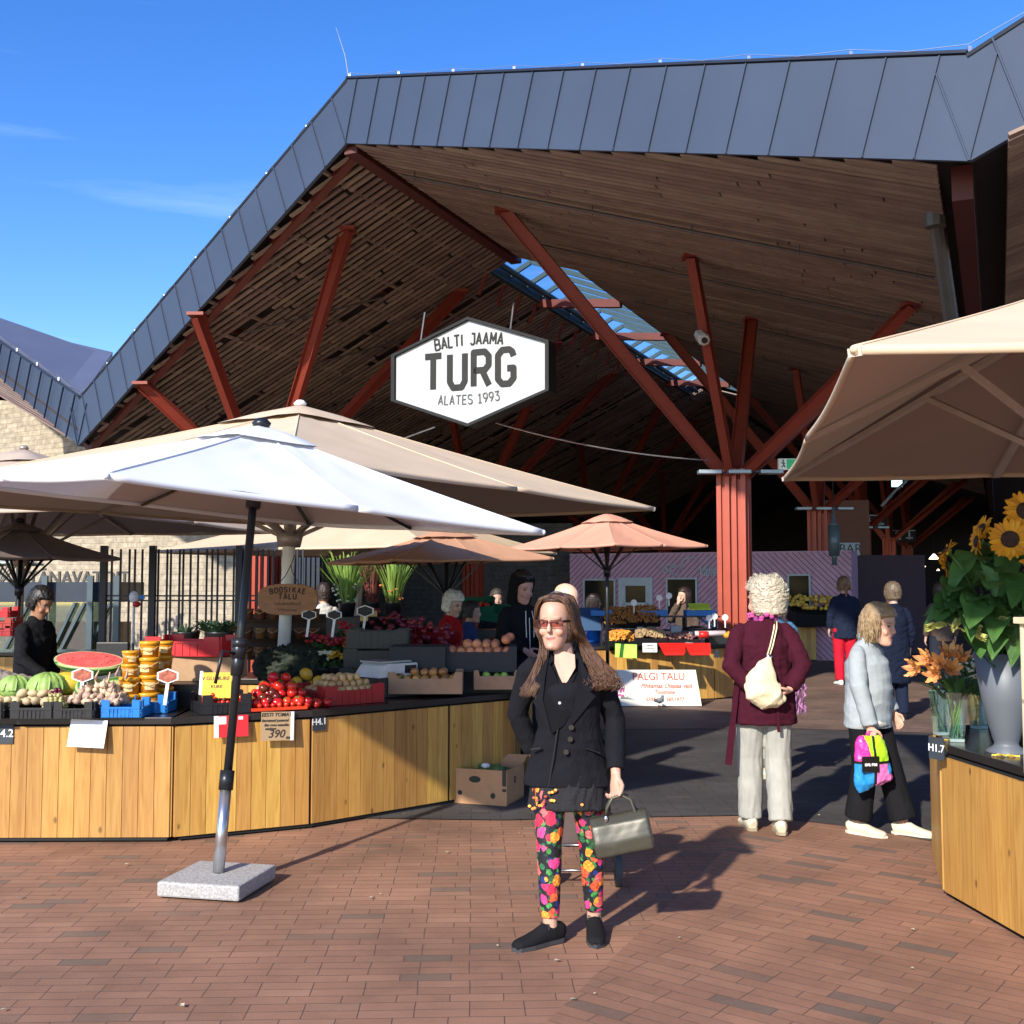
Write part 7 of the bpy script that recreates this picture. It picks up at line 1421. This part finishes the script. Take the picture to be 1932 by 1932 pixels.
for x, z in ((-.012, 1.175), (-.02, 1.145)): b.tube([fs(x, z, .004), fs(x, z, .013)], .007, 10)
b.build('button', mat('grey button', (.4, .42, .42), .3), W_)
# handbag
mw = Matrix.Translation(W_.location) @ Matrix.Rotation(R(-4), 4, 'Z')
hb = thing('handbag', 'pewter metallic handbag with two round handles held by the woman in front', 'handbag', mw @ (Vector((.27, -.13, .55))*s), R(-6)); hb.scale = (.82, .82, .82)
m_pew = mat('pewter leather', (.06, .056, .038), .40, .2, .06, 5, .04, 120)
b = MB(); b.prism([(-.10, -.105), (.10, -.105), (.105, -.03), (.08, .06), (.035, .10), (-.035, .10), (-.08, .06), (-.105, -.03)], -.16, .16, M=Matrix(((0, 0, 1, 0), (1, 0, 0, 0), (0, 1, 0, 0), (0, 0, 0, 1)))); b.xf(Matrix.Rotation(R(-12), 4, 'Y'))
put(remesh(b, .006, 14, .004, 6, 3, (1, 1, 1)), 'bag_body', m_pew, hb)
b = MB(); [b.tube([(x, -.075, -.095-x*-.21*0+x*.21-.0), (x, -.098, -.03+x*.21), (x, -.078, .055+x*.21), (x, -.03, .095+x*.21), (x, .0, .098+x*.21)], .003, 5) for x in (-.12, .12)]; b.build('piping', mat('dark piping', (.06, .055, .04), .4), hb, True)
for y in (-.045, .045):
    b = MB(); b.tube([(-.085+.0, y, .09), (-.08, y, .13), (-.05, y*.8, .185), (.0, y*.6, .20), (.05, y*.8, .18), (.075, y, .115), (.078, y, .07)], [(.006, .009)]*7, 8); b.build('handle', m_pew, hb, True)
b = MB(); 
for x in (-.085, .08): b.ball((x, -.066, .075 if x < 0 else .055), (.012, .008, .022))
b.build('buckle', mat('silver', (.6, .6, .6), .2, 1), hb, True)
# trolley
tp = hz(1098, 1672); tr = thing('shopping_trolley', 'brown two-wheeled shopping trolley pulled behind the woman in front', 'trolley', (tp.x, tp.y, 0))
b = MB(); b.tube([(0, 0, .22), (0, .03, .32), (0, .08, .72), (0, .09, .76)], [(.15, .10), (.165, .12), (.15, .12), (.12, .08)], 14, side=(1, 0, 0)); put(remesh(b, .008, 3, .008, 8, 1), 'trolley_bag', mat('brown trolley cloth', (.07, .045, .038), .8, bump=.2), tr)
for x in (-.2, .2):
    b = MB(); b.tube([(x-.018, 0, .085), (x+.018, 0, .085)], .085, 20); w = b.build('wheel', mat('grey tyre', (.05, .055, .055), .8), tr); b = MB(); b.tube([(x-.022, 0, .085), (x+.022, 0, .085)], .05, 16); b.build('rim', mat('dark rim', (.02, .02, .02), .5), w)
b = MB(); b.tube([(-.2, 0, .085), (.2, 0, .085)], .008, 8)
for x in (-.12, .12): b.tube([(x, 0, .085), (x, -.02, .26), (x, .06, .75)], .009, 8)
b.tube([(-.13, -.12, .25), (.13, -.12, .25)], .007, 6); b.tube([(-.12, .06, .75), (-.05, .0, .95), (.0, .0, .97)], .009, 8); b.build('trolley_frame', mat('steel tube', (.25, .25, .26), .3, .9), tr, True)

# ---- woman in maroon coat, from behind
mp_ = hz(1445, 1568); m_maroon = clothmat('maroon wool', (.050, .006, .016)); m_gtr = clothmat('pale grey trousers', (.36, .36, .32))
MW, j2, MH2 = person('woman in maroon coat and pale trousers seen from behind, hands clasped, with curly white hair', (mp_.x, mp_.y, 0), R(180), 1.70, (.60, .34, .25),
    J=dict(hip=(0, 0, .9), head=(-.03, -.055, 1.50), neck=(0, -.01, 1.385), shL=(.155, .0, 1.315), shR=(-.155, 0, 1.315), elL=(.235, .10, 1.08), haL=(.04, .17, .875), elR=(-.235, .10, 1.08), haR=(-.13, .16, .93), hpL=(.08, 0, .86), hpR=(-.08, 0, .86),
           anL=(.09, -.05, .09), anR=(-.075, .1, .095), knL=(.085, -.05, .47), knR=(-.085, 0, .47), toL=(.1, -.23, .03), toR=(-.1, -.09, .03)),
    head=(42, 3), top=(m_maroon, .70, .014, dict(hemw=.215, hipw=.2, waist=.185, chest=.185, depth=.14, wr=.005, cuff=.93, collar=.012, name='coat')), legs=(m_gtr, dict(r=(.102, .092, .084, .08, .076), end=1.02, wr=.006)), shoes=dict(m=m_cream, len=.25, sole=mat('tan sole', (.35, .28, .18))),
    hsc=1.22, hairf=hair((.62, .56, .42), 'curly'), vox=.006, hc=(.7, .5), pdirs={'L': dict(d=(-.9, .25, -.15), palm=(0, -.4, .9), side=(0, .9, 0)), 'R': dict(d=(.85, .3, -.35), palm=(0, -.3, .9), side=(0, .8, .3))})
b = MB(); sc2 = 1.7/1.65
for k in range(60):
    a = k*.42; b.ball(Vector((.085*math.cos(a), .082*math.sin(a)-.01, 1.395+.02*math.sin(k*1.7)))*sc2, (.02, .018, .012), 6, k=4)
b.build('scarf', mat('pink violet scarf', (.45, .06, .25), .8, isl=.7), MW, True)
b = MB(); b.bar(Vector((.2, .09, .98)), Vector((.235, .10, .72)), .035, .006, side=(1, 0, 0)); b.bar(Vector((.235, .10, .72)), Vector((.27, .12, .46)), .045, .006, side=(1, 0, 0)); b.bar(Vector((-.055, .155, .86)), Vector((-.06, .16, .68)), .02, .006, side=(1, 0, 0)); b.build('belt', m_maroon, MW)
bg_ = thing('shoulder_bag', 'cream slouchy leather shoulder bag on the maroon coat', 'bag', (mp_.x, mp_.y, 0), R(180))
b = MB(); K = Vector
b.tube([K((-.0, .17, 1.17)), K((.03, .19, 1.12)), K((.06, .21, 1.03)), K((.055, .215, .95)), K((.01, .21, .90)), K((-.05, .19, .875))], [(.012, .012), (.055, .035), (.10, .05), (.125, .055), (.10, .05), (.05, .03)], 16, side=(1, 0, .35)); 
b.ball((.06, .205, .98), (.115, .05, .07)); b.ball((-.02, .2, .90), (.09, .045, .05))
put(remesh(b, .006, 5, .014, 7, 6, (1, 1, 1)), 'bag_body', mat('cream leather', (.72, .62, .40), .5, bump=.15), bg_)
b = MB()
for dx in (0, .018): b.tube([K((dx-.0, .17, 1.17)), K((-.03+dx, .155, 1.25)), K((-.07+dx, .10, 1.36)), K((-.09+dx, .02, 1.42)), K((-.095, -.08, 1.38)), K((-.10, -.13, 1.25))], [(.010, .005)]*6, 8)
b.build('strap', MATS['cream leather'], bg_, True)
b = MB(); b.ball((.0, .172, 1.175), (.022, .012, .022)); b.build('buckle', MATS['silver'], bg_, True)
# companion mostly hidden behind her
cp_ = Vector((mp_.x+.52, 9.6, 0)); m_pv = mat('violet fringed wool', (.34, .14, .30), .9, isl=.8)
CW, j3, _ = person('woman with blue top and long violet fringed scarf half hidden behind the maroon coat', cp_, R(165), 1.62, J=dict(haL=(.1, -.2, .95), elL=(.24, .0, 1.1)), head=(10, 0), top=(clothmat('blue knit', (.06, .16, .26)), .8, .008, dict(name='pullover')), legs=(clothmat('grey trousers', (.2, .19, .17)), {}), shoes=dict(m=m_cream), hairf=hair((.42, .28, .15), 'bob'), vox=.009)
b = MB(); rn = random.Random(8)
for i in range(260):
    z = rn.uniform(.62, 1.18); x = rn.uniform(-.26, -.08); y = .14+rn.uniform(-.03, .03); b.tube([(x, y, z), (x+rn.uniform(-.02, .02), y+.02, z-.03), (x+rn.uniform(-.02, .02), y+.02, z-.06)], [.008, .011, .003], 5)
b.build('scarf', m_pv, CW, True)

# ---- lady in pale grey fleece
gp = hz(1642, 1572); m_fleece = clothmat('pale grey fleece', (.34, .38, .40), rough=.9)
GW, j4, _ = person('lady in pale grey fleece and black trousers turned right, carrying a colourful plastic bag', (gp.x, gp.y, 0), R(54), 1.53, (.62, .36, .26),
    J=dict(head=(0, -.10, 1.495), neck=(0, -.015, 1.38), hip=(0, 0, .88), shL=(.145, -.02, 1.31), shR=(-.15, .02, 1.31), elL=(.2, .0, 1.07), elR=(-.24, -.02, 1.07), haR=(-.22, -.09, .79), haL=(.2, -.12, .85), anL=(.07, -.22, .09), toL=(.08, -.42, .03), anR=(-.09, .06, .09), toR=(-.11, -.14, .03), knL=(.08, -.12, .47), knR=(-.085, 0, .47)),
    head=(-14, 8), girth=1.08, top=(m_fleece, .76, .014, dict(hemw=.19, hipw=.19, waist=.17, chest=.17, depth=.145, belly=.02, wr=.004, ws=6, up=.035, collar=.014, cuff=.97, cuffr=.04, name='fleece')), legs=(m_blk, dict(r=(.115, .10, .09, .09, .095), end=.93)), shoes=dict(m=m_cream, len=.26, sole=mat('cream sole', (.6, .55, .44))),
    hsc=1.2, hairf=hair((.30, .20, .11), 'bob'), vox=.006, hc=(.6, 1.3), pdirs={'R': dict(d=(0, -.1, -1), palm=(.9, 0, 0), side=(0, -1, 0))})
b = MB(); b.tube([(0, 0, .72), (0, 0, .76)], [(.19, .145), (.188, .14)], 20, side=(1, 0, 0)); b.build('shirt_hem', mat('white hem', (.6, .56, .5), .8, var=.3, sc=40), GW, True)
mg = Matrix.Translation(GW.location) @ Matrix.Rotation(R(54), 4, 'Z'); pbp = mg @ (Vector((-.225, -.09, .70))*(1.53/1.65))
pg = thing('plastic_bag', 'pink, green and blue plastic carrier bag with black label held by the grey fleece lady', 'carrier bag', pbp, R(8))
b = MB(); b.tube([(0, 0, .02), (0, 0, -.01), (.0, 0, -.08), (.01, 0, -.18), (.02, 0, -.27), (.03, 0, -.30)], [(.075, .02), (.095, .035), (.105, .05), (.12, .05), (.135, .045), (.12, .012)], 16, side=(1, 0, 0))
me = remesh(b, .006, 2, .012, 11, 3, (1, 1, 1)); cols = [mat('bag '+n_, c_, .3, spec=.6) for n_, c_ in (('magenta', (.75, .03, .30)), ('green', (.42, .75, .02)), ('blue', (.02, .25, .6)), ('pink', (.80, .20, .52)), ('black', (.012, .012, .012)))]
for m_ in cols: me.materials.append(m_)
for p in me.polygons:
    c_ = p.center; x, z = c_.x, c_.z; i = 4
    if z > -.135: i = 0 if x < -.015-(z+.13)*.25 else 1
    elif z < -.15: i = 2 if x < .0 else (3 if x < .1 or z < -.22 else 2)
    if abs(x-.005) < .008: i = 4
    p.material_index = i
me.name = 'bag_body'; ob = bpy.data.objects.new('bag_body', me); COL.objects.link(ob); ob.parent = pg
b = MB(); b.box((-.03, -.058, -.15), (.115, .01, .10)); lb = b.build('label_patch', cols[4], pg); text('ava ros', .034, m_wl, 'lettering', pg, (-.03, -.065, -.15), ext=.001, bold=.0012, sx=.85)
b = MB()
for dy in (-.01, .012): b.tube([(-.035, dy, 0), (-.012, dy, .055), (.012, dy, .055), (.04, dy, 0)], [(.012, .003)]*4, 6)
b.build('handle', cols[0], pg, True)

# ---- background people
def bgp(label, u, vtop, Y, h, rz, tc_, lc, hc_, hk='short', top=None, **k):
    d = ray(u, 1105); x = d.x/d.y*Y; zt = at(u, vtop, Y).z; dz = zt-h
    return person(label, (x, Y, max(0, dz) if k.pop('float', False) else 0), R(rz), h, top=(tc_, k.pop('hem', .8), .012, top or dict(waist=.16, chest=.165, depth=.12, wr=.008)), legs=(lc, dict(r=(.1, .09, .08, .075, .07), end=1)), shoes=dict(m=k.pop('sh', m_shoe)), hairf=hair(hc_, hk), vox=.009, **k)
m_jean = clothmat('dark jeans', (.02, .025, .04)); m_redt = clothmat('crimson trousers', (.50, .012, .03)); m_scar = clothmat('scarlet knit', (.42, .012, .015)); m_bluej = clothmat('slate blue jacket', (.03, .045, .12)); m_brnj = clothmat('brown jacket', (.10, .07, .055)); m_wj = clothmat('white jacket', (.5, .48, .45))
hm, jh, MHh = bgp('hooded young man in black zip hoodie behind the black peach cartons', 985, 1080, 10.3, 1.76, 28, m_blk, m_jean, (.03, .02, .015), 'short', head=(4, 16), J=dict(haL=(.08, -.28, 1.0), haR=(-.12, -.30, 1.0), elL=(.22, -.05, 1.12), elR=(-.22, -.05, 1.12)), skin=(.55, .30, .24))
b = MB(); rg = [(-.14, .09, .085, .03), (-.06, .088, .1, .022), (.02, .094, .11, .015), (.08, .085, .105, .012), (.125, .045, .06, .02), (.14, .01, .01, .03)]
vs = []; n = 24
for z, rx, ry, yo in rg:
    for k in range(n):
        a = 2*math.pi*k/n; x = rx*math.cos(a)*1.04; y = max(ry*math.sin(a)*1.04, -.05 if z < .07 else -9)+yo; vs.append(MHh @ Vector((x, y, z)))
b.add(vs, [(i*n+k, i*n+(k+1) % n, (i+1)*n+(k+1) % n, (i+1)*n+k) for i in range(len(rg)-1) for k in range(n)]+[tuple(range(n-1, -1, -1)), tuple(range((len(rg)-1)*n, len(rg)*n))])
put(remesh(b, .008, 3, .006, 12), 'hood', m_blk, hm)
b = MB()
for x in (-.03, .035): b.tube([(x, -.125, 1.42), (x*1.3, -.145, 1.32), (x*1.2, -.15, 1.18)], .004, 5)
b.tube([(0, -.14, 1.36), (0, -.155, 1.0)], .004, 5); b.build('drawstring', m_wl, hm)
rw = bgp('white-haired woman in scarlet knit bending over dark crates', 843, 1123, 12.0, 1.56, 62, m_scar, m_jean, (.75, .72, .62), 'curly', head=(-8, 14), J=dict(haR=(-.2, -.36, 1.0), haL=(.15, -.36, 1.0), elR=(-.23, -.12, 1.1)), lean=(0, -.12))
bgp('dark-haired person in slate blue jacket just right of the scarlet knit', 880, 1148, 12.7, 1.45, 80, m_bluej, m_jean, (.02, .015, .012), 'short', lean=(0, -.1), skin=(.5, .28, .2))
bgp('bald man whose head rises just behind the front woman\'s hair', 1066, 1103, 9.0, 1.655, 55, m_blk, m_jean, (.3, .25, .2), 'bald', head=(0, 10), skin=(.72, .46, .32))
bgp('man with dark hair and white jacket with navy yoke, back turned', 611, 1106, 14.5, 1.66, 200, m_wj, m_jean, (.04, .025, .02), 'short')
bgp('man facing forward beside the green crate under the orange umbrella', 937, 1120, 15.2, 1.58, 10, m_blk, m_jean, (.05, .04, .03), 'short', skin=(.48, .27, .2))
bgp('dark-haired seller in a bright blue top behind the mushroom stall', 1120, 1122, 17.2, 1.5, 100, clothmat('bright blue cloth', (.01, .12, .55)), m_jean, (.02, .012, .01), 'bob')
bgp('dark-haired woman with hand at her face behind the mushroom stall', 1291, 1110, 18.2, 1.6, -40, m_brnj, m_jean, (.025, .012, .01), 'long', J=dict(haR=(-.03, -.14, 1.42), elR=(-.2, -.12, 1.15)), head=(-20, 0), pdirs={'R': dict(d=(.1, 0, 1), palm=(0, 1, 0), side=(1, 0, 0))})
bgp('person in navy hooded jacket and crimson trousers walking away', 1592, 1090, 18.6, 1.78, 178, m_navyc, m_redt, (.25, .15, .07), 'tail', hem=.72, sh=m_wl, top=dict(hemw=.18, hipw=.18, waist=.17, chest=.175, depth=.13, wr=.008))
bgp('tall man in dark navy coat directly behind the grey fleece lady', 1684, 1101, 13.8, 1.67, 190, clothmat('ink coat', (.008, .012, .028)), m_navyc, (.12, .08, .05), 'short', hem=.45, top=dict(hemw=.2, hipw=.19, waist=.18, chest=.175, depth=.13))
bgp('man in brown jacket with a dark bag strap left of the sunflowers', 1774, 1103, 17, 1.67, 185, m_brnj, m_jean, (.05, .03, .02), 'short', head=(-40, 0))
ls = bgp('seller in black jacket bending behind the counter at far left', 62, 1127, 9.7, 1.62, 70, m_blk, m_jean, (.012, .01, .01), 'short', lean=(0, -.12), head=(0, 25), skin=(.4, .2, .12), J=dict(haR=(-.2, -.36, .9), elR=(-.24, -.12, 1.05)))
# sleeve reaching in from beyond the left picture edge
m_tau = clothmat('taupe sleeve cloth', (.24, .20, .17))
person('person in taupe jacket leaning in from the left edge with an arm on the counter', (-4.25, 7.95, 0), R(40), 1.6, J=dict(head=(.1, .05, 1.5), elL=(.46, -.1, 1.0), haL=(.76, -.33, .93), shL=(.2, -.02, 1.25)), top=(m_tau, .7, .045, dict(wr=.014, cuff=.96, waist=.17, chest=.18, depth=.14)), legs=(m_jean, {}), shoes=dict(m=m_shoe), hairf=hair((.05, .04, .03)), vox=.009, pdirs={'L': dict(d=(1, -.2, -.15), palm=(0, 0, -1), side=(0, -1, 0))})

# small litter on the paving
rn = random.Random(77); mb = MB(); mb.add([(-.012, -.006, .001), (.010, -.009, .003), (.014, .006, .001), (-.008, .009, .004)], [(0, 1, 2, 3)]); mb.add([(-.012, -.006, .0), (.010, -.009, .002), (.014, .006, .0), (-.008, .009, .003)], [(3, 2, 1, 0)])
lm = mb.mesh('litter', [mat('dry scrap', (.45, .38, .26), .9, rnd=.5)])
for i in range(34):
    x, y = rn.uniform(-3.2, 3.2), rn.uniform(4.1, 8.2); o = bpy.data.objects.new('dry_leaf', lm); COL.objects.link(o); o.location = (x, y, .0125); o.rotation_euler = (0, 0, rn.uniform(0, 6)); k = rn.uniform(.4, 1.1); o.scale = (k, k, 1); tag(o, 'tiny pale scrap of dry leaf lying on the brick paving', 'leaf', 'scraps on the paving')
